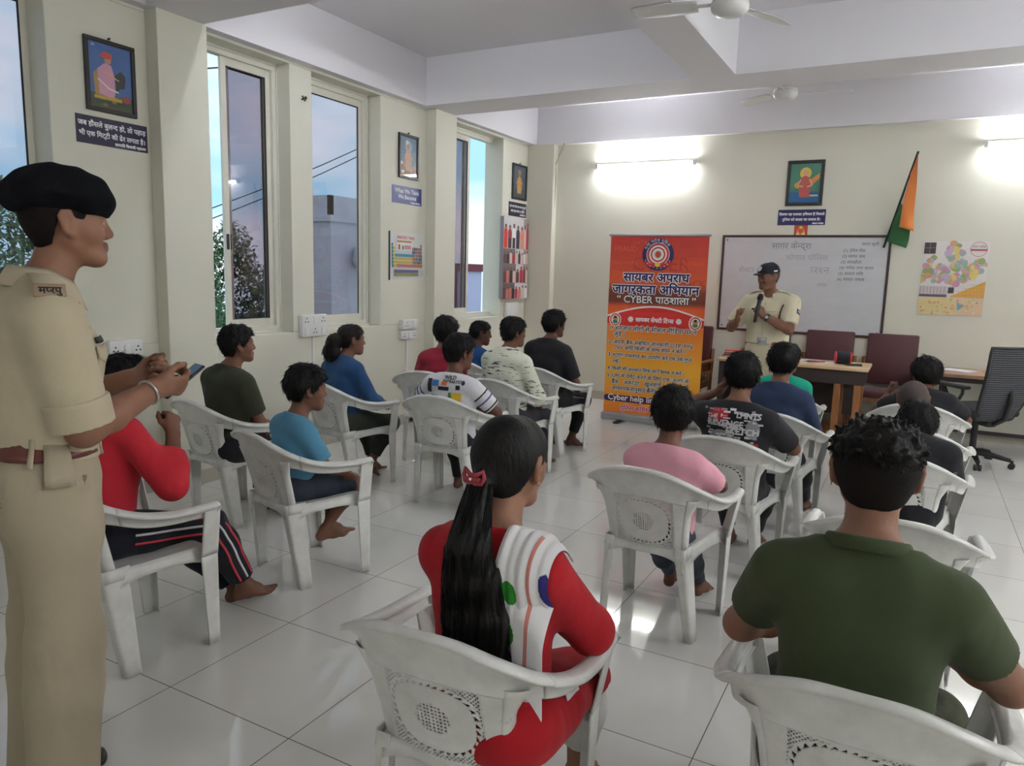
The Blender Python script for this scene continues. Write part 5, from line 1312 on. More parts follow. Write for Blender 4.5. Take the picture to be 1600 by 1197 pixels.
# boy in dark olive tee
p, t = kid('olive', 'seated boy in dark olive tee, profile to the right, black shorts', 1.235, yaw=22, pitch=-2, lean=3, hipx=.075)
lap(p, r=(.15, .20), z=.56); sit(p, l=(-.12, .27), r=(.07, .22), fr=(.5, 1, -.05), fl=(.3, 1, -.05))
finish(p, t, 'b', hk=dict(thick=.022, lump=.004, seed=4))
p.tee(t, cloth('dark_olive_cotton', (58, 60, 46)), .006, hem=-.10, soff=.024, drape=.012, sleeve=.72); p.pants(t, M_BLACKC, .006, ankle=.90)

# boy in light blue polo, feet off the floor
p, t = kid('blue', 'small boy in light blue polo shirt, bare feet off the floor', 1.10, hs=.95, yaw=18, pitch=4, lean=3, hipy=-.07)
lap(p, r=(.14, .16), l=(-.12, .18), z=.53); sit(p, l=(.02, .13), r=(.05, .085), zl=.225, zr=.215, fr=(.25, 1, .02), fl=(.15, 1, .0))
finish(p, t, 'b', hk=dict(thick=.026, lump=.004, seed=6, back=-.055))
p.tee(t, cloth('light_blue_pique', (88, 144, 174)), .0055, hem=-.09, soff=.022, drape=.012, sleeve=.80, lift=.008)
p.pants(t, M_DENIM, .006, short=1.0, off=.016); collar(p, t, cloth('navy_rib', (34, 44, 70)), .004, open_=.02, height=.026, fold=.026)
f = MB(); f.lathe([(.004, -.001), (.004, .002), (.0, .003)], seg=10, M=Matrix.Translation(Vector(p.H(.088, -.008, -.022)))); f.build('ear_stud', mat('silver', (200, 200, 204), .2, metal=1), t)

# girl with a bushy ponytail
p, t = kid('girl', 'seated girl in dark blue shirt with bushy brown ponytail, profile to the right', 1.20, yaw=24, pitch=2, lean=5)
lap(p, r=(.15, .20), l=(-.12, .22), z=.60); sit(p, l=(-.08, .30), r=(.09, .12), zl=.07, zr=.135, fr=(.1, .85, -.52))
finish(p, t, 'b', hk=dict(thick=.012, lump=.003, seed=9, back=-.05, m=mat('brown_black_hair', (26, 19, 17), .55, spec=.25, bump=.3, bscale=120, stretch=(1, 1, .25)),
       extra=[(p.H(0, -.12, .025), p.H(0, -.145, .0), .028, .034, (1, 0, 0), .02), (p.H(0, -.145, .0), p.H(-.01, -.16, -.10), (.058, .044), (.070, .046), (1, 0, 0), .03), (p.H(-.01, -.16, -.10), p.H(-.01, -.155, -.175), (.068, .044), (.036, .02), (1, 0, 0), .03)]))
m = MB(); rr = random.Random(5)
def lock(i):
    a = rr.uniform(-.065, .065); b = rr.uniform(-.04, .04); L = rr.uniform(.12, .20)
    return [tuple(p.H(a*.4*(1 + 1.6*k/8) + .004*math.sin(k + i), -.135 - .03*(k/8) + b*(.5 + k/8) - .02*math.sin(k*.5), .02 - L*k/8)) for k in range(9)]
p.strands(m, None, 420, lock, .0022, 8); m.build('ponytail_strands', MATS['brown_black_hair'], t)
p.tee(t, cloth('dark_blue_shirting', (40, 74, 116)), .006, long=True, hem=-.09, soff=.018, drape=.014, cuffat=.55, lift=.012, folds=(.006, 26, 2)); collar(p, t, MATS['dark_blue_shirting'], .004, height=.034)
p.pants(t, cloth('olive_grey_trousers', (58, 62, 54)), .006, ankle=.80)

# child in maroon
p, t = kid('maroon', 'seated child in maroon tee seen from behind, bobbed black hair', 1.22, yaw=18, pitch=2, hs=.98, hipx=.10)
lap(p, z=.58); sit(p); finish(p, t, 'c', hk=dict(thick=.027, lump=.004, seed=11, side=-.04, back=-.066))
p.tee(t, cloth('maroon_cotton', (146, 36, 54)), .0065, soff=.02, drape=.012); p.pants(t, M_CHAR, .0065)

# girl in dark blue with a braid
p, t = kid('braid', 'seated girl in dark blue tee with earring, full profile to the right', 1.15, yaw=42, pitch=6, hs=.97, lean=6)
p.arm(1, (.16, .26, .66), pole=(.8, -1, -.5), palm=(0, 0, -1)); p.arm(-1, (-.1, .24, .62), pole=(-.8, -1, -.5), palm=(0, 0, -1)); sit(p)
finish(p, t, 'd', hk=dict(thick=.010, lump=.002, seed=12, back=-.05, side=.01, front=.066,
       extra=[(p.H(.0, -.10, -.02), p.H(-.01, -.12, -.10), .026, .024, (1, 0, 0), .02), (p.H(-.01, -.12, -.10), p.H(-.02, -.125, -.22), .024, .014, (1, 0, 0), .01)]))
MB().lathe([(.005, -.002), (.006, .001), (.0, .004)], seg=10, M=Matrix.Translation(Vector(p.H(.088, -.008, -.026)))).build('earring', mat('silver', (200, 200, 204), .2, metal=1), t)
p.tee(t, cloth('school_blue', (28, 70, 120)), .0065, soff=.02, drape=.01, sleeve=.8); p.pants(t, M_CHAR, .0065)

# boy in a white tee with a multicoloured print
p, t = kid('colour', 'seated boy in white tee with multicoloured patchwork print, arm over the armrest', 1.185, yaw=30, pitch=6, hs=1.0, wide=1.12, lean=0, hipx=.03)
p.arm(1, (.13, -.02, .71), pole=(1, .25, -.6), palm=(0, 0, -1), curl=.7); p.arm(-1, (-.12, .12, .70), pole=(-1, -.2, -.2), palm=(0, 0, -1)); sit(p, l=(-.12, .30), r=(.1, .36))
finish(p, t, 'c', hk=dict(thick=.021, lump=.003, seed=14))
p.tee(t, cloth('white_print_cotton', (222, 222, 226)), .0055, soff=.022, drape=.016, sleeve=.78, hem=-.09)
g = p.gf; pr = Print2D()
K, OR, YE, BL, RE, PU, GR = (36, 34, 40), (222, 104, 44), (230, 188, 50), (62, 118, 190), (206, 44, 40), (92, 60, 140), (60, 140, 90)
for x0, z0, x1, z1, c in [(-.15, .30, -.115, .39, K), (-.11, .345, -.06, .385, BL), (-.06, .32, .02, .345, K), (-.12, .255, -.06, .285, PU), (.04, .24, .11, .31, YE), (.05, .215, .10, .26, OR), (-.16, .20, -.10, .27, BL), (-.16, .175, -.12, .20, GR), (-.09, .195, .03, .212, K), (-.05, .165, .09, .178, PU), (-.12, .10, -.02, .14, RE), (-.02, .085, .05, .12, OR), (.05, .08, .11, .12, YE), (.02, .275, .045, .31, GR), (-.13, .03, -.09, .075, OR), (-.085, .04, -.02, .07, K), (.0, .02, .05, .06, BL), (.06, .03, .1, .06, RE), (.07, .33, .10, .36, K), (-.10, .14, -.03, .155, YE), (.03, .14, .1, .155, BL), (-.04, .355, .0, .38, OR), (.10, .17, .145, .2, PU), (-.02, .245, .03, .262, BL)]: pr.rect(x0, z0, x1, z1, c)
pr.text('OMI 192', -.03, .225, .03, K, bold=.0008).text('EXTRAKTSTE', .045, .372, .026, K, bold=.0008).text('SERIES', -.02, .182, .03, K, bold=.001).text('WILD', .02, .395, .034, K, bold=.001).ell(.118, .375, .012, .014, (52, 54, 110))
wrap(p, t, g, 'chest_print', pr.data(), pr.mats)
for sd in (1, -1):
    d = p.el[sd] - p.sh[sd]
    for a, c in ((.28, K), (.48, PU), (.72, K)):
        pts = [p.sh[sd] + d * a] * 13; nn = nrm(np.cross(d, (0, 1, 0))); n2 = nrm(np.cross(d, nn)); tube_on(p, t, g, 'sleeve_band', pts, [nn*math.cos(q) + n2*math.sin(q) for q in np.linspace(0, 6.2832, 13)], .005, cmat(c, .8))
p.pants(t, M_BLACKC, .0065)
MB().lathe([(.004, -.001), (.004, .002), (.0, .003)], seg=10, M=Matrix.Translation(Vector(p.H(.088, -.008, -.024)))).build('ear_stud', mat('silver', (200, 200, 204), .2, metal=1), t)

# boy in a white shirt with dark streaks
p, t = kid('pattern', 'seated boy in white long-sleeved shirt with dark brushed streaks, facing right', 1.255, yaw=30, pitch=3, lean=2)
p.arm(1, (.16, .16, .60), pole=(.9, -1, -.6), palm=(0, 0, -1), curl=.5); p.arm(-1, (-.1, .2, .6), pole=(-.9, -1, -.5), palm=(0, 0, -1)); sit(p, r=(.05, .42), l=(-.05, .30), fr=(.5, 1, -.05))
finish(p, t, 'c', hk=dict(thick=.022, lump=.004, seed=16))
MS = cloth('streaked_shirting', (216, 218, 200)); nt = MS.node_tree; n_ = nt.nodes
no = n_.new('ShaderNodeTexNoise'); no.inputs['Scale'].default_value = 9; no.inputs['Detail'].default_value = 3; mp = n_.new('ShaderNodeMapping'); mp.inputs['Scale'].default_value = (1.4, 1.4, 9); tcn = n_.new('ShaderNodeTexCoord'); crn = n_.new('ShaderNodeValToRGB')
crn.color_ramp.elements[0].position = .595; crn.color_ramp.elements[0].color = lin((216, 218, 200)); crn.color_ramp.elements[1].position = .625; crn.color_ramp.elements[1].color = lin((84, 86, 80))
nt.links.new(tcn.outputs['Object'], mp.inputs['Vector']); nt.links.new(mp.outputs[0], no.inputs['Vector']); nt.links.new(no.outputs['Fac'], crn.inputs[0]); nt.links.new(crn.outputs[0], n_['Principled BSDF'].inputs['Base Color'])
p.tee(t, MS, .006, long=True, hem=-.10, soff=.021, drape=.020, cuffat=.80, lift=.010, folds=(.007, 26, 8)); collar(p, t, MS, .004, height=.032)
p.pants(t, M_CHAR, .0065, ankle=.86)

# boy in black
p, t = kid('black', 'seated boy in plain black tee with bushy hair, left of the banner', 1.275, yaw=20, pitch=2, hs=.95, lean=3)
lap(p, r=(.14, .20), z=.60); sit(p, r=(.04, .30), l=(-.08, .25), fr=(.85, .75, -.03)); finish(p, t, 'd', hk=dict(thick=.026, lump=.006, seed=17, freq=110))
p.tee(t, M_BLACKC, .0065, soff=.026, drape=.012, sleeve=.85, hem=-.09); p.pants(t, cloth('black_jeans', (30, 30, 34)), .0065, ankle=.82)
tube_on(p, t, p.gf, 'white_piping', [p.hj[1] + (p.kn[1] - p.hj[1]) * a for a in np.linspace(.3, .8, 8)], [(1, 0, .35)] * 8, .002, cmat((200, 200, 200)))

# boy in pink
p, t = kid('pink', 'seated boy in pink tee seen from behind, arm on the armrest', 1.115, hs=.97, yaw=-12, pitch=4, hipx=.03, wide=1.14, lean=3, hipy=-.10)
p.arm(1, (.10, .17, .685), pole=(1, .1, -.5), palm=(0, -.2, -1), curl=.7); p.arm(-1, (-.10, .22, .60), pole=(-1, -.6, -.3), palm=(0, 0, -1)); sit(p, l=(-.06, .36), r=(.10, .34))
finish(p, t, 'c', h=.0055, hk=dict(thick=.022, lump=.005, seed=19))
p.tee(t, cloth('pink_cotton', (226, 164, 178)), .0055, soff=.021, drape=.016, sleeve=.80, hem=-.11, folds=(.008, 26, 6)); p.pants(t, M_DENIM, .006, ankle=.84)
ring_band(p, 'wrist_band', t, cmat((210, 210, 214), .4), p.wr[1], p.el[1], .026*p.s, .004, .012)

# boy in a black graphic tee
p, t = kid('graphic', 'seated boy in black tee with white and red graffiti print, hand at his neck', 1.215, hs=.98, yaw=-14, pitch=3, wide=1.12, hipx=.03, lean=0)
p.arm(1, (.13, .20, .69), pole=(1, .1, -.5), palm=(0, 0, -1), curl=.6); p.arm(-1, (-.105, .045, .985), pole=(-1, .0, -.8), palm=(.8, -.4, 0), curl=.55, spread=.4, hand_dir=(.35, -.1, .5)); sit(p, r=(.06, .42), l=(-.08, .36))
finish(p, t, 'b', h=.0055, hk=dict(thick=.020, lump=.003, seed=21, back=-.058))
p.tee(t, cloth('black_print_cotton', (38, 36, 40)), .0055, soff=.024, drape=.016, sleeve=.80, hem=-.08)
g = p.gf; pr = Print2D(); W_ = (206, 204, 206); G_ = (140, 140, 144); R_ = (172, 34, 42)
rr = random.Random(8)
pr.rect(-.125, .36, -.02, .405, R_).rect(-.10, .395, -.03, .425, R_)
for i in range(150):
    x, z = rr.uniform(-.15, .13), rr.uniform(.14, .42); w = rr.uniform(.012, .04)
    pr.rect(x, z, min(x + w, .16), z + rr.uniform(.005, .013), W_ if i % 3 else G_, 1)
pr.ell(-.05, .27, .062, .045, G_).ell(-.02, .262, .022, .018, (90, 90, 94)).ell(.11, .33, .035, .05, G_)
px = Print2D(); px.text('REVENGE', -.03, .335, .045, W_, bold=.0015).text('THE', -.10, .372, .03, W_, bold=.001).text('SKETCH', .06, .30, .045, W_, bold=.0018).text('LMNTS', .085, .385, .04, W_, bold=.0015).text('NO FEAR', -.08, .205, .04, W_, bold=.0012)
pr.rect(.0, .185, .14, .255, R_); px.text('LOUDER', .07, .222, .032, W_, bold=.001).text('BORN TO ROCK', .045, .165, .036, W_, bold=.0022)
for i in range(60): x, z = rr.uniform(-.14, .14), rr.uniform(-.02, .15); pr.rect(x, z, x + rr.uniform(.01, .035), z + rr.uniform(.004, .012), W_ if i % 3 else G_, 1)
wrap(p, t, g, 'back_print', pr.data(), pr.mats); wrap(p, t, g, 'back_lettering', px.data(), px.mats, eps=.0055); p.pants(t, M_CHAR, .006, ankle=.84)

# boy in navy shirt
p, t = kid('navy', 'seated boy in plain navy collared shirt seen from behind', 1.205, hs=.98, yaw=-2, pitch=2, wide=1.06)
lap(p, r=(.13, .2), z=.58); sit(p, r=(.13, .44), l=(-.08, .34)); finish(p, t, 'c', h=.006, hk=dict(thick=.020, lump=.003, seed=23, back=-.058))
p.tee(t, cloth('navy_shirting', (44, 56, 84)), .006, soff=.022, drape=.014, sleeve=.95, lift=.008); collar(p, t, MATS['navy_shirting'], .004, height=.026, fold=.028); p.pants(t, M_CHAR, .0065, ankle=.9)

# child in teal
p, t = kid('teal', 'child in teal tee mostly hidden in front of the boy in navy', 1.12, hs=.93, yaw=20, pitch=2, wide=1.15, hipx=.03)
lap(p, z=.58); sit(p); finish(p, t, 'd', hk=dict(thick=.018, seed=24)); p.tee(t, cloth('teal_cotton', (24, 156, 126)), .0065, soff=.022, drape=.012); p.pants(t, M_CHAR, .007)

# three in black at the right
p, t = kid('A', 'person in black tee leaning left, cheek on his fist', 1.10, hs=1.0, yaw=-24, pitch=6, lean=26, wide=1.2, side=-3, hipx=.04, hipy=-.05)
p.arm(1, (.14, .30, .68), pole=(1, .1, -.6), palm=(0, 0, -1), curl=.6); p.arm(-1, (-.22, .30, .78), pole=(-1, -.2, -1), palm=(.8, 0, .3), curl=1.15, hand_dir=(.15, -.15, 1)); sit(p, l=(-.20, .46), r=(.14, .42))
finish(p, t, 'c', h=.006, hk=dict(thick=.024, lump=.006, seed=26)); p.tee(t, M_BLACKC, .006, soff=.028, drape=.016, sleeve=.74, folds=(.006, 22, 4)); p.pants(t, cloth('navy_shorts', (36, 42, 62)), .0065, short=.95, off=.02)
p, t = kid('shaved', 'boy with closely shaved head and black tee seen from behind', 1.045, hs=.97, yaw=-4, pitch=8, lean=8, hipx=-.02)
lap(p, z=.57); sit(p, l=(-.1, .30), r=(.1, .30))
finish(p, t, 'b', h=.0055, hk=dict(tuft=0, thick=.0055, lump=.0, m=mat('stubble_hair', (66, 56, 52), .8, bump=.25, bscale=400), back=-.052, side=.0)); p.tee(t, M_BLACKC, .0065, soff=.022, drape=.01); p.pants(t, M_CHAR, .007)
p, t = kid('C', 'boy in black tee with white sleeve lettering, partly hidden behind olive-tee man', 1.105, hs=.97, yaw=-6, pitch=30, lean=19, wide=1.22, hipx=.05, hipy=-.15, fwd=.085, up=-.07)
lap(p, r=(.16, .22), z=.56); sit(p, l=(-.1, .30), r=(.14, .30)); finish(p, t, 'c', h=.006, hk=dict(thick=.022, lump=.005, seed=28))
p.tee(t, M_BLACKC, .006, soff=.026, drape=.026, hem=-.12, sleeve=.85); g = p.gf; pr = Print2D(); pr.text('ACTIVE', .155, .20, .03, (190, 190, 194), bold=.0006).rect(.115, .178, .2, .181, (190, 190, 194)).text('ZERO', .165, .145, .028, (150, 150, 154), bold=.0006)
wrap(p, t, g, 'back_print', pr.data(), pr.mats); p.pants(t, M_BLACKC, .007)
# ---------------------------------------------------------------- man in the olive tee, nearest on the right
p, t = kid('oman', 'man in olive green tee seen from behind, nearest the camera at right', 1.31, hs=1.03, yaw=-4, pitch=1, lean=1, wide=.96, hipx=-.016, hipy=-.10)
p.arm(-1, (-.13, .24, .70), pole=(-1, -.15, -.75), palm=(.3, 0, -1), curl=.5, thick=1.08); p.arm(1, (.14, .24, .70), pole=(1, -.25, -.62), palm=(-.3, 0, -1), curl=.5, thick=1.08)
sit(p, l=(-.16, .46), r=(.16, .46))
p.body(t, 'a', .0045); p.face(t)
# faded sides and a curly top
p.hair(t, .0042, thick=.006, lump=.0006, freq=160, m=mat('faded_hair', (26, 21, 19), .8, spec=.15, bump=.3, bscale=420), name='faded_sides', back=-.066, side=-.004)
f = Field(p.hc - .26, p.hc + .26, .0045); X = p.HR[:, 0]
f.cap(p.H(0, -.046, .064), p.H(0, .034, .072), (.0745*p.hs, .050*p.hs), (.072*p.hs, .047*p.hs), X, .02); f.cap(p.H(0, -.07, .042), p.H(0, -.078, .012), (.066*p.hs, .032*p.hs), (.050*p.hs, .018*p.hs), X, .02)
r = np.random.RandomState(3)
for i in range(1500):
    d = nrm(r.normal(size=3)); d[2] = abs(d[2]); q = arr(d[0]*.0765, -.005 + d[1]*.089, .054 + d[2]*.057); f.cap(p.H(*q), p.H(*(q + r.normal(size=3)*.010)), .0058*r.uniform(.7, 1.15), None, (1, 0, 0), .006)
raw('curly_top', *f.mesh(), M_HAIR, t)
m = MB(); rr = random.Random(12)
def curl_(i):
    a, b = rr.uniform(0, 6.28), rr.uniform(.05, 1.0); st = math.sqrt(max(0, 1 - (1-b)**2)); q = arr(math.cos(a)*.081*st, -.005 + math.sin(a)*.098*st, .052 + (1-b)*.064); w = rr.uniform(.003, .0055); ph = rr.uniform(0, 6); o = nrm(q - arr(0, 0, .03))
    return [tuple(p.H(*(q + o*(.001 + .0019*k) + arr(math.cos(ph + k*1.1)*w, math.sin(ph + k*1.1)*w, -.0006*k*k)))) for k in range(7)]
p.strands(m, None, 4200, curl_, .0009, 6); m.build('hair_strands', M_HAIR, t)
OLV = cloth('olive_green_jersey', (66, 75, 50), var=.12, vscale=5); p.tee(t, OLV, .0048, soff=.022, off=.011, drape=.010, k=.035, sleeve=.60, hem=-.10, folds=(.004, 18, 5), lift=.004)
f = Field(p.neck - .16, p.neck + .16, .0036); c = p.neck + p.up*.014 - p.fw*.016
N = 64; prev = None
for i in range(N + 1):
    q = 2*math.pi*i/N; v = c + p.rt*.078*math.cos(q) + p.fw*.074*math.sin(q) - p.up*.026*(math.sin(q) - .0)*.9
    if prev is not None: f.cap(prev, v, (.011, .006), None, p.up, .012)
    prev = v
raw('collar', *f.mesh(), OLV, t)
p.pants(t, cloth('camouflage_cargo', (72, 74, 54), var=.9, vscale=16, vary2=(34, 34, 28)), .006, flare=.02)
MB().tube([tuple(p.H(-.0865, -.008, -.028) + arr(0, .004*math.cos(q), .004*math.sin(q))) for q in np.linspace(0, 6.28, 13)], .0014, 6).build('earring', mat('silver', (200, 200, 204), .2, metal=1), t)

# ---------------------------------------------------------------- woman in red
p, t = kid('woman', 'woman in red kurta with long black ponytail and white dotted scarf', 1.255, hs=1.02, yaw=3, pitch=5, lean=3, hipx=.085, hipy=-.085, wide=.94, side=-2.0)
t.rotation_euler.z = rad(-2)
p.arm(1, (.07, .21, .70), pole=(1, -.05, -.55), palm=(0, 0, -1), curl=.4); p.arm(-1, (-.055, .14, 1.085), pole=(-.40, .8, -1), palm=(.7, -.5, .2), curl=.7, hand_dir=(.25, .0, 1))
sit(p, l=(-.08, .34), r=(.13, .36), spread=.12); p.body(t, 'e', .0045); p.face(t)
p.hair(t, .0042, thick=.011, lump=.0012, freq=50, seed=2, back=-.080, side=.012, front=.062, extra=[(p.H(0, -.085, -.005), p.H(0, -.128, -.022), (.045, .040), (.026, .026), (1, 0, 0), .03)])
LH = [p.H(0, -.128, -.022)]; x0 = LH[0][0]
LH += [np.array((x0 + .014*(k + 1), min(LH[0][1] - .01, p.T(hh, -.138)[1]), p.T(hh)[2])) for k, hh in enumerate((.50, .42, .32, .21, .11))]
LR = [(.028, .024), (.056, .034), (.076, .034), (.088, .031), (.090, .026), (.080, .016)]
lo = np.min(LH, 0) - .13; hi = np.max(LH, 0) + .13; f = Field(lo, hi, .005)
for a, b, ra, rb in zip(LH, LH[1:], LR, LR[1:]): f.cap(a, b, ra, rb, (1, 0, 0), .02)
x, y, z = f.xyz(); f.d += (.0022 * np.sin(x * 330 + np.sin(z * 30) * 2 + y * 90) + .0025 * np.sin(x * 150 - z * 14)).astype(F32)
raw('long_ponytail', *f.mesh(), M_HAIR, t)
m = MB(); rr = random.Random(21)
def strand(i):
    a = rr.uniform(-1, 1); b = rr.uniform(-.9, 1.15); ph = rr.uniform(0, 6); e = rr.uniform(.82, 1.07); out = []
    for k in range(13):
        u = k / 12 * 5 * e; j = min(int(u), 4); fq = u - j; c = LH[j] + (LH[j+1] - LH[j]) * fq; w = LR[j][0] + (LR[j+1][0] - LR[j][0]) * fq; dd = LR[j][1] + (LR[j+1][1] - LR[j][1]) * fq
        out.append(tuple(c + arr(a*w*1.02 + .004*math.sin(k*.8 + ph), -b*dd*math.sqrt(max(.05, 1 - a*a)) + .003*math.cos(k*.7 + ph), 0)))
    return out
p.strands(m, None, 1500, strand, .0011, 12); m.build('hair_strands', M_HAIR, t)
# claw clip
CL = mat('rose_plastic', (158, 58, 70), .25); cm = Matrix.Translation(Vector(p.H(-.004, -.150, -.012))) @ Matrix(p.HR.tolist()).to_4x4(); m = MB()
for sx in (-1, 1):
    m.tube([tuple(cm @ Vector((sx*x, -.006*math.cos(x*40), zz))) for x, zz in ((.0, .006), (.012, .010), (.026, .020), (.030, .004), (.024, -.010), (.008, -.012), (0, -.008))], .0055, 8)
m.tube([tuple(cm @ Vector((x, -.008, -.002))) for x in (-.022, 0, .022)], .007, 8); m.build('hair_clip', CL, t)
MB().lathe([(.0, .0), (.004, .001), (.003, .004), (0, .005)], seg=10, M=cm @ Matrix.Translation((0, -.016, 0)) @ Matrix.Rotation(math.pi/2, 4, 'X')).build('clip_stone', cmat((230, 226, 226), .2), t)
RED = cloth('red_kurta_cotton', (172, 26, 36), var=.12, vscale=6)
p.tee(t, RED, .0048, long=True, cuffat=.35, soff=.020, off=.012, drape=.016, hem=-.16, folds=(.0045, 22, 7), lift=-.004); gk = p.gf
# kurta skirt over the thighs and seat, with its white lining showing at the slit
p.C['skirt'] = [(p.hip + arr(0, -.005, -.01), p.kn[-1] + arr(.03, -.04, .0), (.105, .09), (.078, .082), (1, 0, 0), .05), (p.hip + arr(.06, .0, -.02), p.hip + arr(.085, .17, -.02), .075, .07, (1, 0, 0), .04), (p.hip + arr(0, -.005, -.01), p.kn[1] + arr(-.02, -.04, .0), (.105, .09), (.078, .082), (1, 0, 0), .05), (p.hip + arr(-.06, .0, -.02), p.hip + arr(.06, .0, -.02), (.09, .09), None, (0, 1, 0), .05)]
p.C['skirt'] += p.C['torso'][:3] + p.C['thigh1'] + p.C['thigh-1']
p.garment('kurta_skirt', t, RED, ['skirt'], .013, .0055, folds=(.007, 24, 4), cutf=[p.plane((0, 0, .432), (0, 0, -1))]); gs = p.gf; del p.C['skirt']
p.garment('leggings', t, cloth('white_leggings', (206, 204, 202)), ['shin1', 'shin-1'], .012, .006, cuts={'shin%d' % q: (p.kn[q] + (p.an[q] - p.kn[q])*.62, p.an[q] - p.kn[q]) for q in (1, -1)})
pr = MB(); pr.grid(lambda u, v: (.250 + .006*math.sin(3*v), .035 + .075*u - .05*v, .455 + .13*v - .015*u), 8, 8); pr.build('lining', cloth('white_lining', (214, 212, 212)), t, solid=.002)
# white dotted scarf over the right shoulder
WSC = cloth('white_scarf_cotton', (226, 224, 224))
def scarf(u, v):
    """u across (left edge to right edge), v from the front of the shoulder down the back"""
    x = .078 + .128 * u; q = v
    if q < .25: a = q / .25; base = p.T(.475 - .10*u*u - .12*(1-a)**2, .085*(1-a) - .02, x)
    else: a = (q - .25) / .75; base = p.T(.475 - .10*u*u - .285*a, -.02 - .085*math.sin(min(1, a*2.2)*math.pi/2) - .02*a, x - .01*a + .028*a*u)
    return base
SV = []; NU, NV = 56, 150
for j in range(NV + 1):
    for i in range(NU + 1):
        u, v = i / NU, j / NV; P = np.array(scarf(u, v))
        for _ in range(14):
            d = max(gk.at([P])[0], -.05) if True else 0
            need = .009 + .0042*math.sin(u*13 + v*2.2)*(.3 + .7*v) + .0018*math.sin(u*31 - v*5)
            if d < need: P = P + (p.up * max(0, 1 - v*3.2) + p.back * min(1, v*2.2)) * (need - d) * .8
            else: break
        SV.append(P)
SV = np.array(SV); SF = np.array([(j*(NU+1)+i, j*(NU+1)+i+1, (j+1)*(NU+1)+i+1, (j+1)*(NU+1)+i) for j in range(NV) for i in range(NU)])
UU = np.tile(np.arange(NU+1)/NU, NV+1); VV = np.repeat(np.arange(NV+1)/NV, NU+1); cu, cv = UU[SF].mean(1), VV[SF].mean(1)
def dot(cu_, cv_, ru, rv): return ((cu - cu_)/ru)**2 + ((cv - cv_)/rv)**2 < 1
idx = np.zeros(len(SF), int); idx[dot(.30, .45, .15, .075) | dot(.27, .72, .16, .08)] = 1; idx[dot(1.0, .26, .14, .06)] = 2; idx[(np.abs(cu - .66) < .03) & (cv < .86) & (cv > .12)] = 3
so = raw('scarf', SV, SF, [WSC, cloth('green_dot', (44, 132, 40)), cloth('blue_dot', (46, 40, 110)), cloth('salmon_border', (206, 132, 122))], t, idx)
so.modifiers.new('s', 'SUBSURF').render_levels = 1; md = so.modifiers.new('solid', 'SOLIDIFY'); md.thickness = .002
# the scarf's loose corner under the chair rail
m = MB(); m.grid(lambda u, v: (.185 + .10*u, -.175 + .04*u - .012*math.sin(u*5), .675 - (.012 + .05*math.sin(u*3.1))*v), 12, 8); m.build('scarf_corner', WSC, t, solid=.003)
MB().tube([tuple(p.H(.0865, -.006, -.026) + arr(0, .005*math.cos(q), .005*math.sin(q) - .004)) for q in np.linspace(0, 6.28, 13)], .0013, 6).build('earring', mat('gold', (212, 170, 90), .25, metal=1), t)
ring_band(p, 'bangle', t, M_DARKRUB, p.wr[-1] + (p.el[-1] - p.wr[-1]) * .30, p.el[-1], .030, .003, .006)

# ---------------------------------------------------------------- standing officer at the left
KHA = cloth('khaki_shirting', (190, 178, 152)); KHD = cloth('khaki_drill', (170, 158, 136)); BELT = mat('brown_belt_leather', (98, 46, 40), .4, bump=.05)
t = thing('person', 'standing officer in khaki uniform and black beret looking at a phone, left foreground', 'person', (-2.115, 1.155, 0), -rad(18))
p = Person(s=1.04, hs=1.02, hip=(0, -.005, 1.012), lean=2, wide=1.04, thick=1.04); p.head(yaw=6, pitch=-1, fwd=.05, up=.012)
p.arm(1, (.072, .275, 1.230), pole=(.55, -1, -.5), palm=(-.7, -.1, .5), curl=(.7, .8, .9, 1.0), hand_dir=(-.15, 1, .02), thumb=.6, thick=1.08); p.arm(-1, (-.096, .26, 1.240), pole=(-.7, -1, -.6), palm=(.5, -.2, .75), curl=(.9, 1, 1.05, 1.1), hand_dir=(.45, 1, .1), thumb=.7, thick=1.08)
for sd in (1, -1): p.leg(sd, (sd*.105, -.045 if sd > 0 else -.055, .09), pole=(sd*.1, 1, 0), foot=(.35 if sd > 0 else .1, 1, -.06), thick=1.08, th=.440, shn=.432)
p.body(t, 'a', .0048); p.face(t)
p.hair(t, .0045, thick=.006, lump=.0006, freq=160, m=MATS['faded_hair'], name='cropped_hair', back=-.070, side=-.012)
f = Field(p.hc - .26, p.hc + .26, .0048)
BER = mat('black_beret_wool', (17, 18, 22), .95, spec=.1, bump=.15, bscale=300); h = p.hs
f.cap(p.H(-.005, -.02, .062), p.H(0, .020, .062), (.088*h, .102*h), (.083*h, .092*h), (1, 0, 0), .02); f.cutf(p.plane(p.H(0, 0, .040), -(p.HR @ arr(0, .14, 1))), .004)
f.cap(p.H(.0, -.052, .100), p.H(.02, .050, .094), (.124*h, .052*h), (.104*h, .044*h), (1, 0, -.15), .03); f.cap(p.H(.0, -.115, .078), p.H(.01, -.09, .098), (.085*h, .040*h), None, (1, 0, 0), .03); f.cap(p.H(.015, .085, .070), p.H(.02, .055, .088), (.07*h, .028*h), None, (1, 0, -.1), .03)
x, y, z = f.xyz(); f.d += (.002*np.sin(x*60 + y*45) + .0018*np.sin(y*80 - z*50)).astype(F32); raw('beret', *f.mesh(), BER, t)
p.tee(t, KHA, .005, sleeve=.94, off=.019, soff=.024, drape=.012, k=.036, hem=.05, lift=.014, folds=(.006, 18, 3)); gk = p.gf
collar(p, t, KHA, .004, open_=.05, height=.048, r=.072, fold=.05)
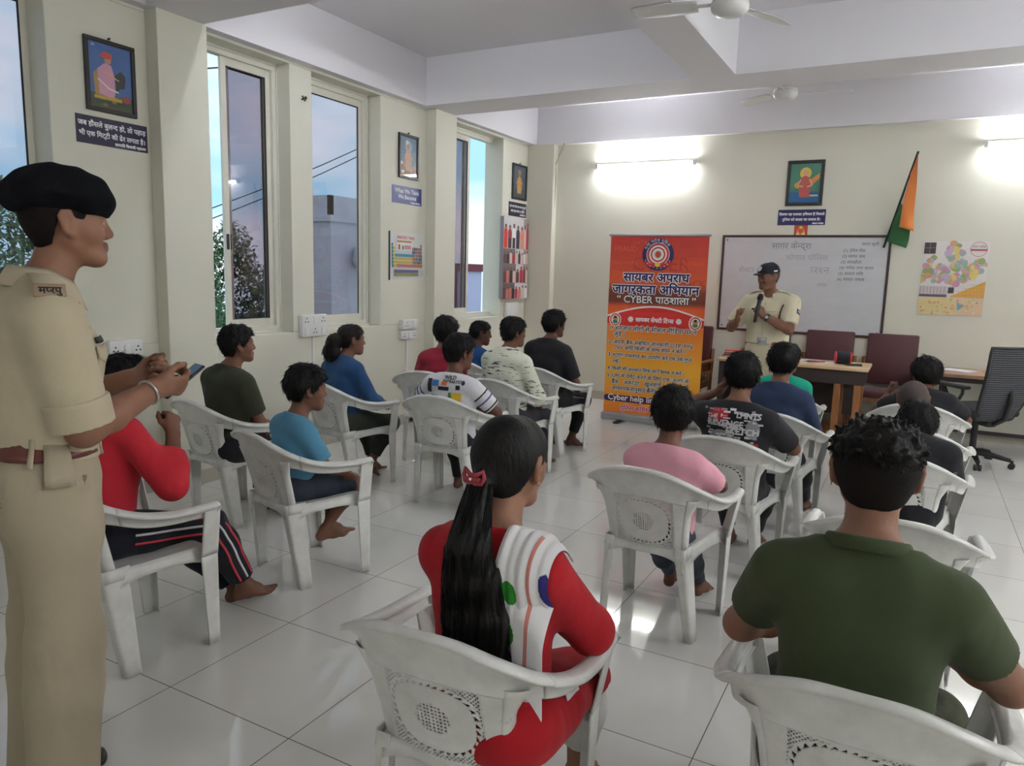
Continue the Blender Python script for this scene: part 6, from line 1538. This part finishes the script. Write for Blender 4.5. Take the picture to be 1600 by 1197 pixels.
# turned-up sleeve cuffs
for sd in (1, -1):
    d = p.el[sd] - p.sh[sd]; f = Field(p.el[sd] - .16, p.el[sd] + .16, .005); f.cap(p.sh[sd] + d*.68, p.sh[sd] + d*.97, .083, .080, (1, 0, 0), .01, cut=(p.sh[sd] + d*.955, d)); f.cutf(p.plane(p.sh[sd] + d*.70, -d)); raw('sleeve_cuff', *f.mesh(), KHA, t)
    # epaulettes
    a = p.T(.50, -.015, sd*.075); b = p.T(.468, -.02, sd*.205); m = MB(); w = p.fw
    n_ = nrm(np.cross(b - a, w)) * (-sd if np.cross(b - a, w)[2] * -sd > 0 else sd)
    V = []
    for q in np.linspace(0, 1, 9):
        c = a + (b - a)*q + p.up*(.030 + .012*math.sin(q*math.pi) - .004*q); V += [c - w*.03, c + w*.03]
    m.add([tuple(v) for v in V], [(2*i, 2*i+1, 2*i+3, 2*i+2) for i in range(8)], 0, True); e = m.build('epaulette', KHA, t, solid=.006)
    m = MB(); ax = nrm(b - a); c = b + p.up*.022 - ax*.004; nv = nrm(p.up*.55 + ax*.85); e1 = p.fw*sd; e1 = nrm(e1 - nv*(e1 @ nv)); e2 = np.cross(nv, e1)
    M = Matrix((tuple(e1), tuple(e2), tuple(nv))).transposed().to_4x4(); M.translation = Vector(c); m.rbox((-.036, -.018, -.006), (.036, .018, .012), .004, 0, M); m.build('shoulder_title', mat('tan_badge', (150, 128, 104), .5), t)
    L = MB(); put_text(L, 'मप्रपु', 0, -.010, .026, None, 'c', 0, lambda a_, b_, c_, M=M: tuple(M @ Vector((a_, b_, .0135)) ) , 0, .0006); L.build('title_letters', cmat((40, 34, 32)), t)
MB().tube([tuple(gk.at([q])[0] * 0 + q) for q in [p.sh[1] + p.fw*.06 + p.up*.05, p.sh[1] + p.fw*.095 - p.up*.02 - p.rt*.05]], .004, 6).build('lanyard', mat('dark_cord', (60, 40, 36), .7), t)
# chest pocket flap and name bar
def on_front(x, h, f=None, off=.003):
    f = gk if f is None else f
    c = p.T(h, 0, x); ts = np.linspace(.02, .26, 90); g = f.at(c + np.outer(ts, p.fw)); kk = np.where(g > 0)[0]; return c + p.fw*((ts[kk[0]] if len(kk) else .12) + off)
m = MB(); m.grid(lambda u, v: tuple(on_front(.05 + .09*u, .345 - .11*v)), 6, 6); m.build('pocket', KHA, t, solid=.004)
m = MB(); m.grid(lambda u, v: tuple(on_front(.046 + .098*u, .35 - .035*v*(1.4 - abs(u-.5)), off=.006)), 6, 3); m.build('pocket_flap', KHA, t, solid=.004)
m = MB(); m.grid(lambda u, v: tuple(on_front(.055 + .07*u, .372 - .016*v, off=.006)), 6, 2); m.build('name_bar', M_DARKRUB, t, solid=.004)
# trousers, belt, back pocket, side tab
p.C['hips2'] = [(p.T(.0, -.005), p.T(.11, .0), (.155, .118), (.146, .112), (1, 0, 0), .05), (p.T(-.05, -.045, .07), p.T(-.01, -.03, .08), .085, .085, (1, 0, 0), .06), (p.T(-.05, -.045, -.07), p.T(-.01, -.03, -.08), .085, .085, (1, 0, 0), .06)]
keys = ['hips2', 'thigh1', 'thigh-1', 'shin1', 'shin-1']; p.C['cuff1'] = [(p.kn[1], p.an[1] + arr(0, .01, -.04), (.080, .086), (.082, .098), (1, 0, 0), .05)]; p.C['cuff-1'] = [(p.kn[-1], p.an[-1] + arr(0, .01, -.04), (.080, .086), (.082, .098), (1, 0, 0), .05)]
p.garment('trousers', t, KHD, keys + ['cuff1', 'cuff-1'], {'hips2': .012, 'thigh1': .020, 'thigh-1': .020, 'shin1': .016, 'shin-1': .016, 'cuff1': .0, 'cuff-1': .0}, .0055, folds=(.006, 15, 9), ani=(1, 1, .4), cutf=[p.plane(p.T(.115), p.up), p.plane((0, 0, .035), (0, 0, -1))]); gt = p.gf
for k in ('hips2', 'cuff1', 'cuff-1'): del p.C[k]
def waist_ring(name, m_, z, w, off, a0=0, a1=2*math.pi, n=48):
    mb = MB()
    def f(u, v):
        q = a0 + (a1 - a0)*u; d = p.rt*math.cos(q) + p.fw*math.sin(q); c = p.T(z + (v - .5)*w); ts = np.linspace(.06, .24, 60); g = gt.at(c - p.up*max(0, z + (v-.5)*w - .10) + np.outer(ts, d)); kk = np.where(g > 0)[0]; return tuple(c + d*(ts[kk[0]] + off if len(kk) else .16))
    return mb.grid(f, n, 3).build(name, m_, t, solid=.004)
waist_ring('belt', BELT, .088, .046, .008)
for q in (-1.9, -1.2, -.35, .9, 2.2, 3.6): waist_ring('belt_loop', KHD, .086, .066, .014, q - .035, q + .035, 2)
waist_ring('side_tab', KHD, .055, .10, .017, -.20, .12, 4)
c = p.T(.05, .0) + p.rt*.02
MB().lathe([(.0, .0), (.010, 0), (.011, .002), (.007, .005), (0, .004)], seg=14, M=Matrix.Translation(Vector(p.T(.035, .0) + p.rt*(.178*p.s))) @ Matrix.Rotation(math.pi/2, 4, 'Y')).build('tab_button', cmat((176, 160, 124), .4), t)
def on_hip(x, z, off=.003):
    c = p.T(z, -.03, x); ts = np.linspace(.02, .22, 90); g = gt.at(c + np.outer(ts, p.back)); kk = np.where(g > 0)[0]; return c + p.back*((ts[kk[0]] if len(kk) else .12) + off)
MB().tube([tuple(on_hip(x, -.035 + .06*(x-.085)**2)) for x in np.linspace(.03, .15, 12)], .0032, 6).tube([tuple(on_hip(x, -.047)) for x in np.linspace(.03, .15, 12)], .0018, 6).build('back_pocket', cloth('khaki_seam', (142, 126, 100)), t)
o = MB().lathe([(.0, .0), (.008, 0), (.009, .002), (.006, .004), (0, .003)], seg=14, M=Matrix.Translation(Vector(on_hip(.09, -.066, .001))) @ Matrix.Rotation(math.pi/2, 4, 'X')).build('pocket_button', cmat((160, 140, 100), .4), t)
MB().tube([tuple(p.hj[1] + p.rt*.098 + arr(0, .045 - .03*u, .03 - .17*u)) for u in np.linspace(0, 1, 8)], .006, 6).build('side_pocket', cloth('khaki_seam', (142, 126, 100)), t)
SHOE = mat('black_shoe_leather', (26, 24, 24), .25)
for sd in (1, -1):
    f_, u_, w_, z_ = p.ftd[sd]; f = Field(p.an[sd] - .3, p.an[sd] + .3, .006); A = p.an[sd]; P = lambda a, b, c: A + f_*a + u_*b + w_*c
    f.cap(P(-.045, 0, -.045), P(.05, 0, -.047), (.042, .042), (.048, .038), u_, .03); f.cap(P(.05, 0, -.05), P(.165, 0, -.058), (.050, .036), (.046, .024), u_, .03); f.cap(A + arr(0, -.01, .02), P(.0, 0, -.03), .05, .05, u_, .03); f.cutf(p.plane((0, 0, .006), (0, 0, -1))); raw('shoe', *f.mesh(), SHOE, t)
ring_band(p, 'bracelet', t, mat('steel', (150, 150, 154)), p.wr[1] + (p.el[1] - p.wr[1]) * .10, p.el[1], .034, .0045, .008).data.materials[0] = mat('polished_steel', (206, 204, 204), .18, metal=1)
ph = thing('mobile_phone', 'black mobile phone held by the officer in beret', 'phone', t.matrix_basis @ Vector(((p.wr[1] + p.wr[-1]) / 2 + arr(.03, .105, .005))), -rad(18))
M = Matrix.Rotation(rad(38), 4, 'X')
MB().rbox((-.036, -.075, -.0045), (.036, .075, .0045), .004, 0, M).build('body', mat('phone_black', (20, 22, 26), .2), ph); MB().box((-.033, -.071, .0046), (.033, .071, .0049), 0, M).build('screen', mat('phone_glass', (14, 16, 22), .06), ph)

# ---------------------------------------------------------------- speaking officer by the desk
KL2 = cloth('pale_khaki_pocket', (196, 186, 156)); KL = cloth('pale_khaki_shirting', (212, 203, 174)); KT = cloth('pale_khaki_drill', (204, 193, 164))
t = thing('person', 'officer in khaki uniform and black cap speaking into a microphone by the desk', 'person', (-1.225, 7.36, 0), -rad(190))
p = Person(s=1.04, hs=1.0, hip=(0, 0, .95), lean=1, wide=1.10, thick=1.12); p.head(yaw=28, pitch=6, fwd=.05)
p.arm(-1, (-.03, .25, 1.27), pole=(-1, .1, -1), palm=(.6, -.6, 0), curl=(1.15, 1.2, 1.25, 1.25), hand_dir=(.55, .35, .75), thumb=.8, thick=1.12); p.arm(1, (.19, .30, 1.22), pole=(.8, -.3, -1), palm=(-.8, -.3, .3), curl=(.9, 1.0, 1.1, 1.1), hand_dir=(-.1, .35, 1), thumb=.9, thick=1.12)
for sd in (1, -1): p.leg(sd, (sd*.11, .02, .09), pole=(sd*.1, 1, 0), foot=(sd*.25, 1, -.06), thick=1.05)
p.body(t, 'b', .0055); p.face(t); p.hair(t, .005, thick=.004, lump=0, m=mat('stubble_hair', (66, 56, 52)), name='cropped_hair', side=-.01)
f = Field(p.hc - .2, p.hc + .2, .005); f.cap(p.H(-.014, .088, -.041), p.H(.014, .088, -.041), (.0045, .004), None, (0, 0, 1), .004); f.cap(p.H(-.024, .083, -.044), p.H(-.012, .089, -.041), .004, None, (0, 0, 1), .004); f.cap(p.H(.024, .083, -.044), p.H(.012, .089, -.041), .004, None, (0, 0, 1), .004); raw('moustache', *f.mesh(), MATS['stubble_hair'], t)
f = Field(p.hc - .26, p.hc + .26, .005); f.cap(p.H(0, -.028, .048), p.H(0, .014, .054), (.088, .094), (.083, .084), (1, 0, 0), .02); f.cutf(p.plane(p.H(0, 0, .040), -p.HR[:, 2])); raw('cap', *f.mesh(), mat('black_cap_cotton', (24, 26, 34), .85), t)
f = Field(p.hc - .26, p.hc + .26, .0045); f.cap(p.H(-.035, .075, .044), p.H(.035, .075, .044), (.004, .06), None, p.HR[:, 2] , .01); f.cap(p.H(0, .07, .046), p.H(0, .135, .036), (.066, .0055), (.050, .0045), (1, 0, 0) if False else p.HR[:, 0], .01); raw('cap_brim', *f.mesh(), MATS['black_cap_cotton'], t)
MC = Matrix(p.HR.tolist()).to_4x4(); m = MB(); V = [p.H(.022*math.cos(q), .0955 - .012*math.sin(q), .088 + .022*math.sin(q)) for q in np.linspace(0, 6.28, 17)[:-1]]; m.add([tuple(p.H(0, .096, .088))] + [tuple(v) for v in V], [(0, 1 + i, 1 + (i+1) % 16) for i in range(16)]); m.build('cap_badge', cmat((190, 190, 196), .4), t, solid=.004)
m = MB(); m.box((-.002, -.02, -.007), (.002, .02, .007)); o = m.build('cap_mark', cmat((220, 220, 222), .5), t); o.matrix_basis = Matrix.Translation(Vector(p.H(-.0905, -.01, .062))) @ MC
p.tee(t, KL, .006, sleeve=.86, off=.013, soff=.028, drape=.018, hem=.05, lift=.010, folds=(.007, 20, 6)); gk = p.gf; collar(p, t, KL, .004, open_=.07, height=.036, fold=.045)
p.C['hips2'] = [(p.T(.0, .0), p.T(.11, .0), (.160, .125), (.155, .125), (1, 0, 0), .05)]
p.garment('trousers', t, KT, ['hips2', 'thigh1', 'thigh-1', 'shin1', 'shin-1'], {'hips2': .012, 'thigh1': .022, 'thigh-1': .022, 'shin1': .028, 'shin-1': .028}, .007, folds=(.006, 16, 2), cutf=[p.plane(p.T(.115), p.up), p.plane((0, 0, .04), (0, 0, -1))]); gt = p.gf; del p.C['hips2']
waist_ring('belt', mat('tan_belt_leather', (150, 74, 48), .45), .075, .055, .010); waist_ring('belt_buckle', mat('plated_buckle', (190, 192, 198), .25, metal=.8), .075, .062, .016, math.pi/2 - .30, math.pi/2 + .30, 8)
waist_ring('belt_keeper', mat('pale_strap', (206, 196, 180), .5), .075, .060, .014, math.pi/2 + .42, math.pi/2 + .54, 3)
for x0 in (.045, -.125):
    m = MB(); m.grid(lambda u, v: tuple(on_front(x0 + .08*u, .345 - .10*v)), 6, 6); m.build('pocket', KL2, t, solid=.003)
    m = MB(); m.grid(lambda u, v: tuple(on_front(x0 - .004 + .088*u, .35 - .035*v*(1.4 - abs(u-.5)), off=.006)), 6, 3); m.build('pocket_flap', KL2, t, solid=.003)
m = MB(); m.grid(lambda u, v: tuple(on_front(.05 + .07*u, .368 - .016*v, off=.006)), 6, 2); m.build('name_bar', M_DARKRUB, t, solid=.004)
MB().tube([tuple(on_front(0.0, h_, off=.003)) for h_ in np.linspace(.42, .07, 14)], .004, 6).build('placket', KL2, t)
MB().tube([tuple(on_front(x, h_, off=.006)) for x, h_ in ((-.155, .41), (-.145, .38), (-.14, .33), (-.135, .28), (-.12, .25), (-.10, .24))], .006, 8).tube([tuple(p.sh[-1] + p.up*v + p.fw*w) for v, w in ((.055, .0), (.045, .05), (.01, .085))], .006, 8).build('lanyard', mat('maroon_cord', (70, 36, 40), .7), t)
for sd in (1, -1):
    a = p.T(.495, -.0, sd*.08); b = p.T(.462, -.0, sd*.20); m = MB(); V = []
    for q in np.linspace(0, 1, 7): c = a + (b - a)*q + p.up*(.026 + .012*math.sin(q*math.pi)); V += [c - p.fw*.028, c + p.fw*.028]
    m.add([tuple(v) for v in V], [(2*i, 2*i+1, 2*i+3, 2*i+2) for i in range(6)], 0, True); m.build('epaulette', KL, t, solid=.005)
d = p.el[-1] - p.sh[-1]; c = p.sh[-1] + d*.30; m = MB(); nl = nrm(-p.rt + p.fw*.35)
ts = np.linspace(.02, .14, 70)
def patch(u, v):
    cc = c + nrm(d)*(v - .5)*.05 + nrm(np.cross(nl, d))*(u - .5)*.045; g = gk.at(cc + np.outer(ts, nl)); kk = np.where(g > 0)[0]; return tuple(cc + nl*((ts[kk[0]] if len(kk) else .08) + .003))
m.grid(patch, 6, 6); m.build('sleeve_patch', cmat((48, 62, 104), .7), t, solid=.002)
m = MB(); m.grid(lambda u, v: patch(.3 + .4*u, .3 + .35*v), 3, 3); m.build('patch_emblem', cmat((206, 206, 210), .7), t, solid=.005)
ring_band(p, 'watch_strap', t, M_DARKRUB, p.wr[-1] + (p.el[-1] - p.wr[-1])*.16, p.el[-1], .032, .005, .026)
q = p.wr[-1] + (p.el[-1] - p.wr[-1])*.16; w_ = nrm(p.fw + p.rt*-.25 + p.up*.2); M = Matrix.Translation(Vector(q + w_*.036)) @ Vector(w_).to_track_quat('Z', 'Y').to_matrix().to_4x4()
MB().lathe([(.0, 0), (.021, 0), (.022, .006), (.017, .010)], seg=20, M=M).build('watch_case', M_DARKRUB, t); MB().lathe([(.0, .0095), (.015, .0105)], seg=20, M=M).build('watch_dial', cmat((170, 170, 176), .2), t)
for sd in (1, -1):
    f_, u_, w_, z_ = p.ftd[sd]; f = Field(p.an[sd] - .3, p.an[sd] + .3, .007); A = p.an[sd]; P = lambda a, b, c: A + f_*a + u_*b + w_*c
    f.cap(P(-.045, 0, -.045), P(.05, 0, -.047), (.042, .042), (.048, .038), u_, .03); f.cap(P(.05, 0, -.05), P(.165, 0, -.058), (.050, .036), (.046, .024), u_, .03); f.cutf(p.plane((0, 0, .006), (0, 0, -1))); raw('shoe', *f.mesh(), SHOE, t)
# the microphone he holds
hand = p.wr[-1] + nrm(arr(.55, .35, .75)) * .075
mk = t.matrix_basis @ Vector(hand + p.fw*.012); mt = thing('microphone', 'black handheld microphone held by the speaking officer', 'microphone', mk, -rad(190))
M = Matrix.Rotation(rad(-4), 4, 'Y') @ Matrix.Rotation(rad(14), 4, 'X')
MB().lathe([(.010, -.125), (.014, -.12), (.017, .0), (.0185, .07), (.019, .085)], seg=20, M=M).build('handle', mat('mic_black', (22, 22, 25), .45), mt); MB().lathe([(.019, .085), (.026, .092), (.0275, .115), (.024, .135), (.012, .148), (0, .15)], seg=24, M=M).build('head', mat('mic_grille', (30, 30, 34), .6, metal=.5, bump=.4, bscale=500), mt)

# ---------------------------------------------------------------- pieces of parts go one level deeper
SUB = {'lettering': 'board', 'handwriting': 'panel', 'screw': 'frame', 'nail': 'frame', 'glass_pane': 'frame', 'blade': 'motor', 'screen': 'body', 'socket': 'box', 'rocker': 'box', 'back_ribs': 'mesh_back',
       'pocket': 'shirt', 'pocket_flap': 'shirt', 'name_bar': 'shirt', 'epaulette': 'shirt', 'placket': 'shirt', 'sleeve_cuff': 'shirt', 'sleeve_band': 'shirt', 'chest_print': 'shirt', 'back_print': 'shirt', 'back_lettering': 'shirt', 'collar': 'shirt',
       'belt_loop': 'trousers', 'back_pocket': 'trousers', 'pocket_button': 'trousers', 'tab_button': 'trousers', 'side_pocket': 'trousers', 'side_tab': 'trousers', 'stripe': 'trousers', 'white_piping': 'trousers', 'hair_strands': ('hair', 'curly_top', 'long_ponytail'), 'ponytail_strands': 'hair',
       'cap_badge': 'cap', 'cap_brim': 'cap', 'cap_mark': 'cap', 'watch_dial': 'watch_case', 'watch_case': None, 'title_letters': 'shoulder_title', 'clip_stone': 'hair_clip', 'patch_emblem': 'sleeve_patch', 'belt_buckle': 'belt', 'belt_keeper': 'belt',
       'print': ('sheet', 'backing', 'canvas', 'card', 'panel'), 'lining': 'kurta_skirt', 'scarf_corner': 'scarf', 'chimney': 'roof'}
base = lambda o: o.name.split('.')[0]
for root in [o for o in COL.objects if o.parent is None and o.type == 'EMPTY']:
    ch = list(root.children)
    for o in ch:
        want = SUB.get(base(o))
        if not want: continue
        c = [q for q in ch if q is not o and base(q) in (want if isinstance(want, tuple) else (want,)) and q.parent is root]
        if len(c) > 1 and base(o) == 'title_letters': c = [min(c, key=lambda q: (sum((v.co for v in q.data.vertices), Vector()) / len(q.data.vertices) - sum((v.co for v in o.data.vertices), Vector()) / len(o.data.vertices)).length)]
        if c: o.parent = c[0]
